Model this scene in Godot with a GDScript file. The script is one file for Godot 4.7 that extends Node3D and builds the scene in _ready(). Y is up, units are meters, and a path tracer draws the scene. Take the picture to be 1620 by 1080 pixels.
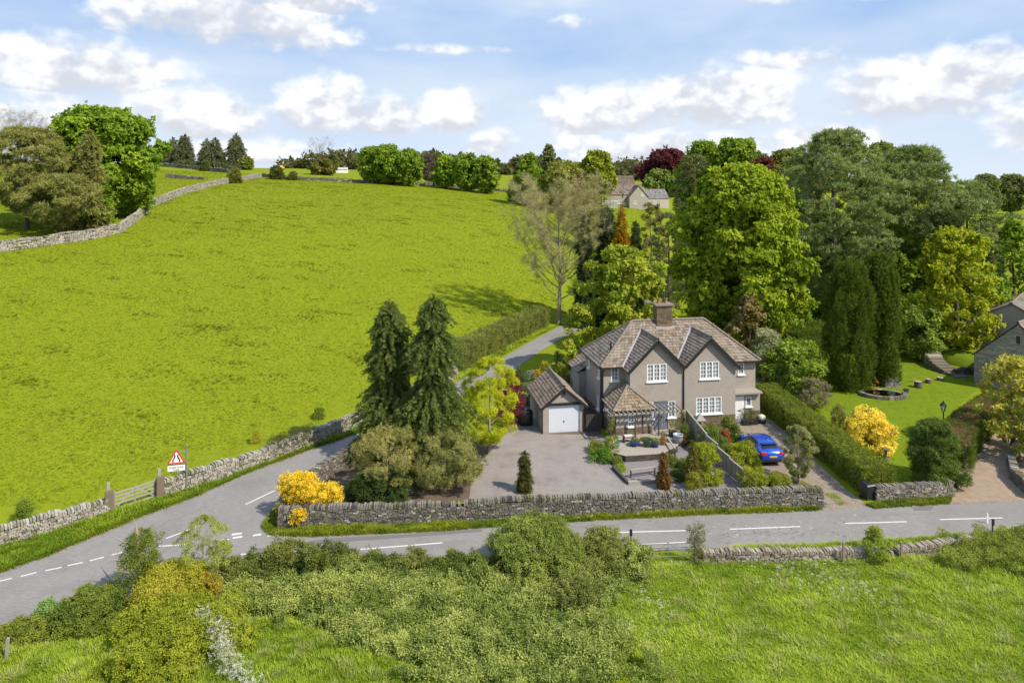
extends Node3D

var M := {}
var names := {}
var rng := RandomNumberGenerator.new()
var fn := FastNoiseLite.new()


func _ready() -> void:
	camera_and_light()
	materials()
	leaf_meshes()
	land()
	roads()
	main_house()
	garage()
	pergola()
	garden()
	vehicles_and_signs()
	walls()
	far_buildings()
	lawn_garden()
	trees()
	hedges()
	foreground()
	grass()


# ------------------------------------------------------------------ camera, sky, sun
func camera_and_light() -> void:
	rng.seed = 7
	fn.seed = 11
	fn.frequency = 1.0
	fn.fractal_octaves = 4
	var cam := Camera3D.new()
	cam.name = "camera"
	cam.projection = Camera3D.PROJECTION_FRUSTUM
	cam.near = 0.5
	cam.far = 4000.0
	cam.size = 0.5
	cam.frustum_offset = Vector2(0, -0.5 * 250.0 / 1080.0)
	cam.position = Vector3(0, 19.4, 0)
	add_child(cam)
	cam.current = true
	var env := Environment.new()
	env.tonemap_mode = Environment.TONE_MAPPER_LINEAR
	env.tonemap_exposure = 1.24
	env.background_mode = Environment.BG_SKY
	env.sdfgi_enabled = true
	env.ssao_enabled = true
	env.ssil_enabled = true
	var sky := Sky.new()
	var pano := PanoramaSkyMaterial.new()
	pano.panorama = ImageTexture.create_from_image(sky_image())
	pano.energy_multiplier = 0.95
	sky.sky_material = pano
	env.sky = sky
	var we := WorldEnvironment.new()
	we.name = "world_environment"
	we.environment = env
	add_child(we)
	var sun := DirectionalLight3D.new()
	sun.name = "sun"
	sun.light_color = Color(1.0, 0.955, 0.88)
	sun.light_energy = 1.6
	sun.light_angular_distance = 0.6
	sun.shadow_enabled = true
	add_child(sun)
	sun.look_at_from_position(Vector3(0.74, 0.95, 0.50) * 100.0, Vector3.ZERO)


func near_blobs(az: float, blobs: Array) -> Array:
	return blobs.filter(func(b): return absf(wrapf(az - b[0], -180.0, 180.0)) < b[2] * 1.75)


func sky_color(az: float, el: float, blobs: Array, n1: FastNoiseLite) -> Color:
	# az, el in degrees; clear air first, then veil, then heaped clouds
	var t := clampf(el / 40.0, 0.0, 1.0)
	var c := Color(0.69, 0.785, 0.905).lerp(Color(0.39, 0.58, 0.86), pow(t, 0.9))
	c = c.lerp(Color(0.85, 0.89, 0.935), exp(-el / 6.0) * 0.9)
	var a := deg_to_rad(az)
	var p := Vector3(sin(a), 0, -cos(a)) * 10.0
	p.y = el * 0.30
	var veil := n1.get_noise_3d(p.x * 0.35 + 40.0, p.y * 0.7, p.z * 0.35)
	var east := 0.5 + 0.5 * sin(a * 1.0 + 0.3)
	c = c.lerp(Color(0.84, 0.88, 0.93), clampf(0.2 + veil * 0.8 + east * 0.42, 0.0, 0.85))
	var n := n1.get_noise_3d(p.x * 1.35, p.y * 1.25, p.z * 1.35)
	var fine := n1.get_noise_3d(p.x * 4.2 + 9.0, p.y * 3.6, p.z * 4.2)
	var best := -9.0
	var up := 0.0
	for b in blobs:
		var de: float = (el - b[1]) / b[3]
		if de < 0.0:
			de *= 1.5
		if absf(de) > 1.8:
			continue
		var da: float = wrapf(az - b[0], -180.0, 180.0) / b[2]
		var d: float = (1.0 - da * da - de * de) * b[4] + n * 0.9 + fine * 0.42
		if d > best:
			best = d
			up = clampf(0.52 + de * 0.42 + n * 0.55 + fine * 0.75, 0.0, 1.0)
	if best > 0.0:
		var cover := smoothstep(0.0, 0.8, best)
		var body := Color(0.80, 0.815, 0.85).lerp(Color(0.965, 0.965, 0.97), smoothstep(0.2, 0.85, up))
		c = c.lerp(body, cover * 0.94)
	return c


func sky_image() -> Image:
	var n1 := FastNoiseLite.new()
	n1.seed = 5
	n1.frequency = 0.55
	n1.fractal_octaves = 5
	n1.fractal_gain = 0.55
	# azimuth, elevation, half width, half height (degrees), strength
	var blobs := [[-22.5, 12.4, 10.5, 3.6, 1.1], [-17.5, 14.8, 8.0, 2.8, 1.1], [-28.0, 15.5, 7.0, 2.0, 0.8], [-33.0, 8.0, 8.0, 2.9, 1.0], [-25.0, 5.0, 6.0, 2.6, 1.1], [-35.5, 4.0, 7.0, 2.8, 0.8], [-15.2, 5.9, 5.0, 3.1, 1.2], [-10.5, 5.4, 4.0, 2.5, 1.0], [-4.8, 5.6, 3.2, 2.6, 1.1], [-1.6, 3.2, 3.0, 1.7, 0.8], [8.0, 5.6, 7.0, 2.9, 1.05], [16.5, 6.4, 7.5, 3.5, 1.2], [12.0, 2.6, 10.0, 2.4, 0.9], [25.0, 3.0, 4.5, 2.0, 1.0], [30.2, 6.4, 6.5, 3.3, 1.2], [34.5, 7.6, 4.5, 2.9, 1.1], [39.5, 4.2, 5.0, 3.8, 1.0], [24.0, 15.0, 10.0, 1.8, 0.9], [-3.0, 11.0, 7.0, 0.6, 0.5], [4.5, 13.3, 2.2, 1.0, 0.5], [33.0, 14.2, 8.0, 2.0, 0.7], [-20.0, 2.2, 9.0, 1.4, 0.7], [22.0, 9.5, 5.0, 1.0, 0.5]]
	var r := RandomNumberGenerator.new()
	r.seed = 21
	for i in 120:
		var az := r.randf_range(48.0, 312.0)
		var el := r.randf_range(2.5, 17.0)
		blobs.append([az, el, r.randf_range(3.0, 9.0), r.randf_range(1.5, 3.6), r.randf_range(0.7, 1.15)])
	for i in 70:
		blobs.append([r.randf_range(0.0, 360.0), r.randf_range(20.0, 65.0), r.randf_range(9.0, 22.0), r.randf_range(3.0, 7.0), r.randf_range(0.7, 1.0)])
	var low := Image.create(512, 256, false, Image.FORMAT_RGB8)
	for x in 512:
		var az := (x + 0.5) / 512.0 * 360.0 - 180.0
		var some := near_blobs(az, blobs)
		for y in 128:
			low.set_pixel(x, y, sky_color(az, 90.0 - (y + 0.5) / 256.0 * 180.0, some, n1))
	low.fill_rect(Rect2i(0, 128, 512, 128), Color(0.42, 0.47, 0.36))
	low.resize(4096, 2048, Image.INTERPOLATE_BILINEAR)
	var x0 := 1536
	var y0 := 1024 - 228
	for x in 1024:
		var az := (x0 + x + 0.5) / 4096.0 * 360.0 - 180.0
		var some := near_blobs(az, blobs)
		for y in 228:
			low.set_pixel(x0 + x, y0 + y, sky_color(az, 90.0 - (y0 + y + 0.5) / 2048.0 * 180.0, some, n1))
	# a panorama starts straight ahead: put azimuth 0 at its left edge
	var whole := Image.create(4096, 2048, false, Image.FORMAT_RGB8)
	whole.blit_rect(low, Rect2i(2048, 0, 2048, 2048), Vector2i(0, 0))
	whole.blit_rect(low, Rect2i(0, 0, 2048, 2048), Vector2i(2048, 0))
	return whole


# ------------------------------------------------------------------ naming helpers
func numbered(called: String) -> String:
	names[called] = names.get(called, -1) + 1
	return called if names[called] == 0 else "%s_%03d" % [called, names[called]]


func thing(called: String, label: String, category: String, at := Vector3.ZERO, turn := 0.0, group := "") -> Node3D:
	var o := Node3D.new()
	o.name = numbered(called)
	add_child(o)
	o.position = at
	o.rotation.y = turn
	tag(o, label, category, group)
	return o


func tag(o: Node, label: String, category: String, group := "") -> void:
	o.set_meta("label", label)
	o.set_meta("category", category)
	if group:
		o.set_meta("group", group)


func put(called: String, mesh: Mesh, m: Material, parent: Node = null, at := Vector3.ZERO) -> MeshInstance3D:
	var o := MeshInstance3D.new()
	o.mesh = mesh
	o.material_override = m
	o.position = at
	if parent == null:
		o.name = numbered(called)
		add_child(o)
	else:
		o.name = called
		parent.add_child(o, true)
	return o


func structure(called: String, mesh: Mesh, m: Material) -> MeshInstance3D:
	var o := put(called, mesh, m)
	o.set_meta("kind", "structure")
	return o


# ------------------------------------------------------------------ materials
func lin(r: float, g: float, b: float) -> Color:
	return Color(r, g, b).linear_to_srgb()


func noise_tex(colors: Array, freq: float, octaves := 4, kind := FastNoiseLite.TYPE_SIMPLEX_SMOOTH, size := 512, sd := 1) -> NoiseTexture2D:
	var n := FastNoiseLite.new()
	n.noise_type = kind
	n.frequency = freq
	n.fractal_octaves = octaves
	n.seed = sd
	var t := NoiseTexture2D.new()
	t.width = size
	t.height = size
	t.seamless = true
	t.noise = n
	var g := Gradient.new()
	var offs := PackedFloat32Array()
	var cols := PackedColorArray()
	for i in colors.size():
		offs.append(float(i) / (colors.size() - 1))
		cols.append(colors[i])
	g.offsets = offs
	g.colors = cols
	t.color_ramp = g
	return t


func bump_tex(freq: float, octaves := 3, kind := FastNoiseLite.TYPE_SIMPLEX_SMOOTH, strength := 6.0) -> NoiseTexture2D:
	var n := FastNoiseLite.new()
	n.noise_type = kind
	n.frequency = freq
	n.fractal_octaves = octaves
	var t := NoiseTexture2D.new()
	t.width = 256
	t.height = 256
	t.seamless = true
	t.as_normal_map = true
	t.bump_strength = strength
	t.noise = n
	return t


func plain(c: Color, rough := 0.7, metal := 0.0) -> StandardMaterial3D:
	var m := StandardMaterial3D.new()
	m.albedo_color = c
	m.roughness = rough
	m.metallic = metal
	return m


func grained(colors: Array, freq: float, scale: float, rough := 0.85, octaves := 4, bump: NoiseTexture2D = null, bump_scale := 1.0) -> StandardMaterial3D:
	var m := StandardMaterial3D.new()
	m.albedo_texture = noise_tex(colors, freq, octaves)
	m.uv1_triplanar = true
	m.uv1_world_triplanar = true
	m.uv1_scale = Vector3.ONE * scale
	m.roughness = rough
	if bump:
		m.normal_enabled = true
		m.normal_texture = bump
		m.normal_scale = bump_scale
	return m


func with_detail(m: StandardMaterial3D, colors: Array, freq: float, octaves := 4) -> StandardMaterial3D:
	m.detail_enabled = true
	m.detail_albedo = noise_tex(colors, freq, octaves, FastNoiseLite.TYPE_SIMPLEX_SMOOTH, 1024, 9)
	m.detail_blend_mode = BaseMaterial3D.BLEND_MODE_MUL
	m.detail_uv_layer = BaseMaterial3D.DETAIL_UV_2
	m.uv2_triplanar = true
	m.uv2_world_triplanar = true
	return m


func tinted(rough := 0.9, tex: NoiseTexture2D = null, scale := 1.0) -> StandardMaterial3D:
	var m := StandardMaterial3D.new()
	m.vertex_color_use_as_albedo = true
	m.roughness = rough
	if tex:
		m.albedo_texture = tex
		m.uv1_triplanar = true
		m.uv1_world_triplanar = true
		m.uv1_scale = Vector3.ONE * scale
	return m


func leafy(through := 0.5) -> StandardMaterial3D:
	var m := StandardMaterial3D.new()
	m.vertex_color_use_as_albedo = true
	m.roughness = 0.65
	m.metallic_specular = 0.16
	if through > 0.0:
		m.backlight_enabled = true
		m.backlight = Color(through, through, through * 0.8)
	return m


func materials() -> void:
	var g := lin(0.18, 0.225, 0.024)
	M.field = with_detail(grained([lin(0.16, 0.208, 0.014), lin(0.19, 0.235, 0.015), lin(0.208, 0.248, 0.016), lin(0.178, 0.222, 0.015), lin(0.22, 0.255, 0.019)], 0.02, 0.06, 0.95, 5), [Color(0.8, 0.84, 0.78), Color(1, 1, 1), Color(0.9, 0.92, 0.88), Color(1, 1, 0.97)], 0.03, 5)
	M.field.metallic_specular = 0.1
	M.field.uv2_scale = Vector3.ONE * 0.45
	M.lawn = with_detail(grained([lin(0.15, 0.205, 0.016), lin(0.18, 0.235, 0.018), lin(0.2, 0.25, 0.02)], 0.02, 0.12, 0.95, 5), [Color(0.8, 0.85, 0.8), Color(1, 1, 1)], 0.03, 5)
	M.lawn.metallic_specular = 0.1
	M.lawn.uv2_scale = Vector3.ONE * 0.8
	M.asphalt = with_detail(grained([lin(0.19, 0.182, 0.174), lin(0.225, 0.216, 0.207), lin(0.245, 0.236, 0.227), lin(0.205, 0.197, 0.189)], 0.01, 0.035, 0.92, 5), [Color(0.8, 0.8, 0.8), Color(1, 1, 1), Color(0.9, 0.9, 0.9), Color(1, 1, 1)], 0.03, 5)
	M.asphalt.uv2_scale = Vector3(0.05, 0.3, 0.3)
	M.forecourt = with_detail(grained([lin(0.185, 0.165, 0.15), lin(0.235, 0.215, 0.20), lin(0.26, 0.24, 0.225), lin(0.215, 0.20, 0.185)], 0.012, 0.07, 0.92, 5), [Color(0.8, 0.77, 0.74), Color(1, 1, 1), Color(0.94, 0.92, 0.9)], 0.02, 5)
	M.forecourt.uv2_scale = Vector3.ONE * 0.35
	M.track = with_detail(grained([lin(0.26, 0.21, 0.16), lin(0.33, 0.28, 0.22), lin(0.37, 0.32, 0.26), lin(0.29, 0.24, 0.18)], 0.015, 0.15, 0.95, 5, bump_tex(0.3), 0.5), [Color(0.75, 0.73, 0.7), Color(1, 1, 1)], 0.12, 3)
	M.track.uv2_scale = Vector3.ONE * 1.1
	M.brown_drive = with_detail(grained([lin(0.25, 0.19, 0.135), lin(0.31, 0.24, 0.175), lin(0.35, 0.275, 0.205)], 0.015, 0.15, 0.95, 5), [Color(0.7, 0.66, 0.62), Color(1, 1, 1), Color(0.88, 0.85, 0.8)], 0.08, 4)
	M.brown_drive.uv2_scale = Vector3.ONE * 0.9
	M.gravel = with_detail(grained([lin(0.17, 0.155, 0.16), lin(0.28, 0.26, 0.26), lin(0.38, 0.36, 0.36)], 0.15, 0.9, 0.95, 3), [Color(0.7, 0.68, 0.7), Color(1, 1, 1)], 0.2, 2)
	M.soil = grained([lin(0.06, 0.045, 0.03), lin(0.12, 0.085, 0.06), lin(0.16, 0.12, 0.08)], 0.05, 0.6, 0.98)
	M.line = with_detail(grained([lin(0.5, 0.5, 0.49), lin(0.72, 0.72, 0.70), lin(0.78, 0.78, 0.76)], 0.05, 0.5, 0.8), [Color(0.8, 0.8, 0.8), Color(1, 1, 1)], 0.1)
	M.patch = grained([lin(0.12, 0.115, 0.115), lin(0.16, 0.155, 0.155)], 0.08, 0.5, 0.9)
	M.old_patch = grained([lin(0.17, 0.165, 0.16), lin(0.22, 0.212, 0.205)], 0.06, 0.5, 0.92)
	M.render = with_detail(grained([lin(0.335, 0.30, 0.262), lin(0.41, 0.37, 0.325), lin(0.38, 0.342, 0.3), lin(0.435, 0.395, 0.35)], 0.008, 0.12, 0.95, 5, bump_tex(0.4, 3, FastNoiseLite.TYPE_SIMPLEX_SMOOTH, 3.0), 0.35), [Color(0.84, 0.84, 0.84), Color(1, 1, 1)], 0.3, 2)
	M.render.uv2_scale = Vector3.ONE * 2.2
	M.tile = tinted(0.9, noise_tex([Color(0.66, 0.64, 0.62), Color(1, 1, 1), Color(0.8, 0.78, 0.74), Color(1, 1, 1)], 0.03, 5), 0.7)
	M.stone = tinted(0.95, noise_tex([Color(0.6, 0.6, 0.6), Color(1, 1, 1), Color(0.78, 0.76, 0.72), Color(1, 1, 1)], 0.04, 5), 1.6)
	M.slab = grained([lin(0.22, 0.19, 0.16), lin(0.30, 0.27, 0.23), lin(0.34, 0.31, 0.27)], 0.03, 0.5, 0.95)
	M.core = grained([lin(0.03, 0.028, 0.025), lin(0.06, 0.055, 0.05)], 0.05, 1.0, 1.0)
	M.twigs = grained([lin(0.025, 0.022, 0.012), lin(0.05, 0.045, 0.025)], 0.1, 1.0, 1.0)
	M.black = plain(lin(0.018, 0.018, 0.02), 0.45)
	M.white = plain(lin(0.78, 0.78, 0.78), 0.4)
	M.garage_door = plain(lin(0.60, 0.63, 0.72), 0.45)
	M.bluegrey = plain(lin(0.13, 0.15, 0.20), 0.45)
	M.lead = grained([lin(0.32, 0.32, 0.33), lin(0.45, 0.45, 0.46)], 0.05, 1.0, 0.6)
	M.mortar = grained([lin(0.16, 0.135, 0.11), lin(0.27, 0.225, 0.185)], 0.05, 1.0, 0.95)
	M.glass = plain(Color(0.75, 0.82, 0.86, 0.22), 0.03)
	M.glass.transparency = BaseMaterial3D.TRANSPARENCY_ALPHA
	M.glass.metallic_specular = 0.7
	M.dark_glass = plain(lin(0.012, 0.014, 0.016), 0.05)
	M.dark_glass.metallic_specular = 0.8
	M.inside = plain(lin(0.22, 0.2, 0.17), 0.9)
	M.curtain = plain(lin(0.55, 0.52, 0.47), 0.9)
	M.bark = grained([lin(0.06, 0.045, 0.032), lin(0.12, 0.095, 0.07), lin(0.16, 0.13, 0.10)], 0.06, 1.2, 0.95, 4, bump_tex(0.15), 1.0)
	M.pale_bark = grained([lin(0.19, 0.155, 0.11), lin(0.29, 0.245, 0.18), lin(0.34, 0.29, 0.22)], 0.06, 1.2, 0.95)
	M.timber = grained([lin(0.16, 0.12, 0.085), lin(0.25, 0.20, 0.15), lin(0.31, 0.26, 0.20)], 0.05, 0.9, 0.9)
	M.grey_timber = grained([lin(0.20, 0.19, 0.165), lin(0.30, 0.285, 0.25), lin(0.37, 0.355, 0.32)], 0.05, 0.9, 0.9)
	M.dark_timber = grained([lin(0.05, 0.042, 0.034), lin(0.09, 0.075, 0.06)], 0.05, 0.9, 0.9)
	M.steel = plain(lin(0.42, 0.43, 0.44), 0.4, 0.7)
	M.leaf = leafy(0.9)
	M.needle = leafy(0.7)
	M.blade = leafy(0.85)
	M.leaf_nolight = leafy(0.0)
	M.car_paint = plain(lin(0.004, 0.06, 0.45), 0.28, 0.2)
	M.car_paint.clearcoat_enabled = true
	M.car_paint.clearcoat = 1.0
	M.car_paint.clearcoat_roughness = 0.04
	M.rubber = plain(lin(0.02, 0.02, 0.02), 0.85)
	M.alloy = plain(lin(0.5, 0.5, 0.52), 0.3, 0.8)
	M.tail = plain(lin(0.55, 0.03, 0.02), 0.15)
	M.red = plain(lin(0.55, 0.035, 0.025), 0.45)
	M.sign_white = plain(lin(0.75, 0.75, 0.75), 0.45)
	M.sign_black = plain(lin(0.02, 0.02, 0.025), 0.5)
	M.terracotta = grained([lin(0.28, 0.11, 0.05), lin(0.38, 0.17, 0.09)], 0.05, 2.0, 0.8)
	M.blue_glaze = plain(lin(0.012, 0.03, 0.22), 0.2)
	M.teal_glaze = plain(lin(0.10, 0.22, 0.22), 0.2)
	M.grey_glaze = plain(lin(0.28, 0.31, 0.36), 0.35)
	M.green_glaze = plain(lin(0.03, 0.07, 0.055), 0.25)
	M.plastic = plain(lin(0.02, 0.022, 0.024), 0.4)
	M.pond = plain(Color(0.05, 0.06, 0.03, 0.5), 0.03)
	M.pond.refraction_enabled = true
	M.pond.refraction_scale = 0.033
	M.yellow = plain(lin(0.65, 0.42, 0.02), 0.5)


# ------------------------------------------------------------------ mesh helpers
func tool_() -> SurfaceTool:
	var st := SurfaceTool.new()
	st.begin(Mesh.PRIMITIVE_TRIANGLES)
	st.set_smooth_group(-1)
	return st


func done(st: SurfaceTool) -> ArrayMesh:
	st.generate_normals()
	return st.commit()


func quad(st: SurfaceTool, a: Vector3, b: Vector3, c: Vector3, d: Vector3) -> void:
	# a b c d anticlockwise seen from outside; Godot wants clockwise
	st.add_vertex(a); st.add_vertex(c); st.add_vertex(b)
	st.add_vertex(a); st.add_vertex(d); st.add_vertex(c)


func tri(st: SurfaceTool, a: Vector3, b: Vector3, c: Vector3) -> void:
	st.add_vertex(a); st.add_vertex(c); st.add_vertex(b)


func hexa(st: SurfaceTool, p: Array) -> void:
	# p: 0-3 bottom (anticlockwise from above), 4-7 top
	quad(st, p[3], p[2], p[1], p[0])
	quad(st, p[4], p[5], p[6], p[7])
	for i in 4:
		var j := (i + 1) % 4
		quad(st, p[i], p[j], p[j + 4], p[i + 4])


func box(st: SurfaceTool, lo: Vector3, hi: Vector3, t := Transform3D()) -> void:
	var p := [Vector3(lo.x, lo.y, hi.z), Vector3(hi.x, lo.y, hi.z), Vector3(hi.x, lo.y, lo.z), Vector3(lo.x, lo.y, lo.z), Vector3(lo.x, hi.y, hi.z), Vector3(hi.x, hi.y, hi.z), Vector3(hi.x, hi.y, lo.z), Vector3(lo.x, hi.y, lo.z)]
	for i in 8:
		p[i] = t * p[i]
	hexa(st, p)


func box_mesh(lo: Vector3, hi: Vector3) -> ArrayMesh:
	var st := tool_()
	box(st, lo, hi)
	return done(st)


func bar(st: SurfaceTool, a: Vector3, b: Vector3, w: float, h: float) -> void:
	# a rectangular bar from a to b
	var d := (b - a).normalized()
	var side := d.cross(Vector3.UP)
	if side.length() < 0.05:
		side = Vector3.RIGHT
	side = side.normalized() * w * 0.5
	var up := side.cross(d).normalized() * h * 0.5
	hexa(st, [a - side - up, a + side - up, b + side - up, b - side - up, a - side + up, a + side + up, b + side + up, b - side + up])


func bar_mesh(a: Vector3, b: Vector3, w: float, h: float) -> ArrayMesh:
	var st := tool_()
	bar(st, a, b, w, h)
	return done(st)


func tube(st: SurfaceTool, pts: Array, radii: Array, sides := 7) -> void:
	var rings := []
	for i in pts.size():
		var d: Vector3 = (pts[mini(i + 1, pts.size() - 1)] - pts[maxi(i - 1, 0)]).normalized()
		var x := d.cross(Vector3(0.31, 0.17, 0.94)).normalized()
		var y := d.cross(x)
		var ring := []
		for k in sides:
			var a := TAU * k / sides
			ring.append(pts[i] + (x * cos(a) + y * sin(a)) * radii[i])
		rings.append(ring)
	st.set_smooth_group(0)
	for i in pts.size() - 1:
		for k in sides:
			var j := (k + 1) % sides
			quad(st, rings[i][k], rings[i][j], rings[i + 1][j], rings[i + 1][k])
	st.set_smooth_group(-1)
	for k in range(1, sides - 1):
		tri(st, rings[-1][0], rings[-1][k], rings[-1][k + 1])


func lathe(st: SurfaceTool, prof: Array, sides := 16, at := Vector3.ZERO) -> void:
	# prof: Vector2(radius, height) from bottom to top
	st.set_smooth_group(0)
	for i in prof.size() - 1:
		for k in sides:
			var a := TAU * k / sides
			var b := TAU * (k + 1) / sides
			var u := Vector3(cos(a), 0, -sin(a))
			var v := Vector3(cos(b), 0, -sin(b))
			quad(st, at + u * prof[i].x + Vector3.UP * prof[i].y, at + v * prof[i].x + Vector3.UP * prof[i].y, at + v * prof[i + 1].x + Vector3.UP * prof[i + 1].y, at + u * prof[i + 1].x + Vector3.UP * prof[i + 1].y)
	st.set_smooth_group(-1)


func sheet(poly: Array, y: float) -> ArrayMesh:
	var p := PackedVector2Array()
	for v in poly:
		p.append(Vector2(v.x, v.z))
	var idx := Geometry2D.triangulate_polygon(p)
	var st := tool_()
	for i in range(0, idx.size(), 3):
		var a := p[idx[i]]
		var b := p[idx[i + 1]]
		var c := p[idx[i + 2]]
		if (b - a).cross(c - a) > 0.0:
			var t := b
			b = c
			c = t
		tri(st, Vector3(a.x, y, a.y), Vector3(b.x, y, b.y), Vector3(c.x, y, c.y))
	return done(st)


func ground(x: float, z: float) -> float:
	var s := -0.78 * (x + 21.3) + 0.62 * (-z - 40.3) - 3.0 - clampf(0.2 * (-z - 50.0), 0.0, 10.0)
	if s <= 0.0:
		return 0.0
	var q := s * s / (s + 3.0)
	return 28.0 * (1.0 - exp(-q / 110.0)) + minf(2.0, 0.02 * maxf(0.0, s - 167.0))


func surface_height(x: float, z: float) -> float:
	# the slope with its gentle hummocks
	var h := ground(x, z)
	var k := clampf((h - 0.8) / 2.0, 0.0, 1.0)
	return h + k * (0.10 * sin(x * 0.31) * sin(z * 0.27) + 0.16 * sin(x * 0.083 + z * 0.06) * clampf((-z - 60.0) / 60.0, 0.0, 1.0))


func on_ground(v: Vector3) -> Vector3:
	return Vector3(v.x, surface_height(v.x, v.z), v.z)


# ------------------------------------------------------------------ land and roads
func land() -> void:
	var xs := []
	var zs := []
	var x := -900.0
	while x < 1200.0:
		xs.append(x)
		x += 2.0 if absf(x + 10.0) < 110.0 else (6.0 if absf(x) < 300.0 else 40.0)
	var z := -5.0
	while z > -1500.0:
		zs.append(z)
		z -= 2.0 if z > -260.0 else (8.0 if z > -500.0 else 50.0)
	var st := SurfaceTool.new()
	st.begin(Mesh.PRIMITIVE_TRIANGLES)
	for j in zs.size():
		for i in xs.size():
			st.set_uv(Vector2(xs[i], zs[j]))
			st.add_vertex(Vector3(xs[i], surface_height(xs[i], zs[j]), zs[j]))
	for j in zs.size() - 1:
		for i in xs.size() - 1:
			var a := j * xs.size() + i
			var b := a + xs.size()
			st.add_index(a); st.add_index(b); st.add_index(a + 1)
			st.add_index(a + 1); st.add_index(b); st.add_index(b + 1)
	st.generate_normals()
	structure("ground", st.commit(), M.field)


func dash(a: Vector3, b: Vector3, w: float) -> void:
	var d := (b - a).normalized()
	var s := Vector3(-d.z, 0, d.x) * w * 0.5
	var road_line := structure("road_marking", sheet([a + s, b + s, b - s, a - s], 0.034), M.line)
	road_line.set_meta("label", "white painted line on the grey road")


func roads() -> void:
	# main road with the side lane running up beside the field
	var far_edge := [Vector3(-60, 0, 4), Vector3(-31.5, 0, -27.5), Vector3(-25.54, 0, -34.05), Vector3(-24.19, 0, -35.55), Vector3(-22.95, 0, -37.55), Vector3(-21.45, 0, -39.95), Vector3(-19.81, 0, -41.95), Vector3(-17.48, 0, -46.05), Vector3(-14.39, 0, -50.15), Vector3(-11.61, 0, -53.35), Vector3(-5.53, 0, -66.35), Vector3(-2.36, 0, -72.8), Vector3(1.52, 0, -81.85), Vector3(5.93, 0, -91.5), Vector3(14, 0, -104), Vector3(25, 0, -122)]
	var lane_right := [Vector3(27.6, 0, -120.5), Vector3(16.8, 0, -102), Vector3(6.63, 0, -86.25), Vector3(3.28, 0, -78.8), Vector3(-0.45, 0, -69.4), Vector3(-10.19, 0, -52.4), Vector3(-11.26, 0, -49.65), Vector3(-12.82, 0, -45.4), Vector3(-13.82, 0, -41.45), Vector3(-14.14, 0, -38.95), Vector3(-13.47, 0, -37.7)]
	var main_far := [Vector3(-10.82, 0, -37.7), Vector3(-3.9, 0, -38.25), Vector3(3.27, 0, -39.25), Vector3(10.74, 0, -40), Vector3(18.44, 0, -40.65), Vector3(21.69, 0, -41.1), Vector3(26.42, 0, -41.35), Vector3(31.31, 0, -41.75), Vector3(70, 0, -45), Vector3(140, 0, -52)]
	var near := [Vector3(140, 0, -46.5), Vector3(68, 0, -40.2), Vector3(28.8, 0, -38.4), Vector3(23.99, 0, -37.55), Vector3(16.63, 0, -36.65), Vector3(9.72, 0, -36.2), Vector3(2.97, 0, -35.65), Vector3(-1.63, 0, -35.3), Vector3(-6.76, 0, -34.75), Vector3(-12.89, 0, -33.95), Vector3(-18.02, 0, -31.9), Vector3(-22.46, 0, -29.95), Vector3(-27.5, 0, -24.0), Vector3(-54, 0, 6)]
	structure("road", sheet(far_edge + lane_right + main_far + near, 0.03), M.asphalt)
	var marks := [[Vector3(-25.08, 0, -33.2), Vector3(-24.57, 0, -33.5)], [Vector3(-24.24, 0, -33.65), Vector3(-23.71, 0, -34)], [Vector3(-23.37, 0, -34.15), Vector3(-22.74, 0, -34.45)], [Vector3(-22.55, 0, -34.6), Vector3(-21.97, 0, -34.9)], [Vector3(-21.71, 0, -35.05), Vector3(-21.17, 0, -35.4)], [Vector3(-20.9, 0, -35.6), Vector3(-20.31, 0, -35.95)], [Vector3(-18.9, 0, -37.25), Vector3(-17.58, 0, -38.75)], [Vector3(-16.1, 0, -41.2), Vector3(-14.99, 0, -43.05)], [Vector3(5.79, 0, -37.9), Vector3(9.7, 0, -38.1)], [Vector3(12.22, 0, -38.25), Vector3(16.31, 0, -38.55)], [Vector3(18.98, 0, -38.9), Vector3(22.63, 0, -39.1)], [Vector3(24.7, 0, -39.35), Vector3(28.45, 0, -39.55)], [Vector3(30.51, 0, -39.7), Vector3(34.4, 0, -39.95)], [Vector3(6.78, 0, -36.6), Vector3(9.38, 0, -36.85)], [Vector3(-1.1, 0, -37), Vector3(0.96, 0, -37.15)], [Vector3(-8.03, 0, -36.15), Vector3(-3.75, 0, -36.8)], [Vector3(-18.9, 0, -36.45), Vector3(-17.31, 0, -36.65)], [Vector3(-16.12, 0, -37.05), Vector3(-15.41, 0, -37.15)], [Vector3(-14.19, 0, -35.65), Vector3(-13.42, 0, -35.8)]]
	for d in marks:
		dash(d[0], d[1], 0.11)
	for d in [[Vector3(-15.27, 0, -37.3), Vector3(-14.81, 0, -37.45)], [Vector3(-15.48, 0, -37.65), Vector3(-14.98, 0, -37.8)], [Vector3(-14.26, 0, -37.55), Vector3(-13.86, 0, -37.7)], [Vector3(-13.46, 0, -37.55), Vector3(-12.92, 0, -37.7)]]:
		dash(d[0], d[1], 0.2)
	var rp := structure("road_patch", sheet([Vector3(-13.68, 0, -36.2), Vector3(-12.86, 0, -36.35), Vector3(-12.56, 0, -35.7), Vector3(-13.42, 0, -35.6)], 0.033), M.patch)
	rp.set_meta("label", "dark square repair patch in the road at the junction")
	var rs := structure("road_patch", sheet([Vector3(-12.81, 0, -36.4), Vector3(-10, 0, -37.25), Vector3(-5.93, 0, -37.7), Vector3(-1.77, 0, -38.25), Vector3(-1.62, 0, -38), Vector3(-5.88, 0, -37.35), Vector3(-9.88, 0, -36.8), Vector3(-12.35, 0, -36.05)], 0.033), M.patch)
	rs.set_meta("label", "long dark tarred strip along the road edge")
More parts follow.
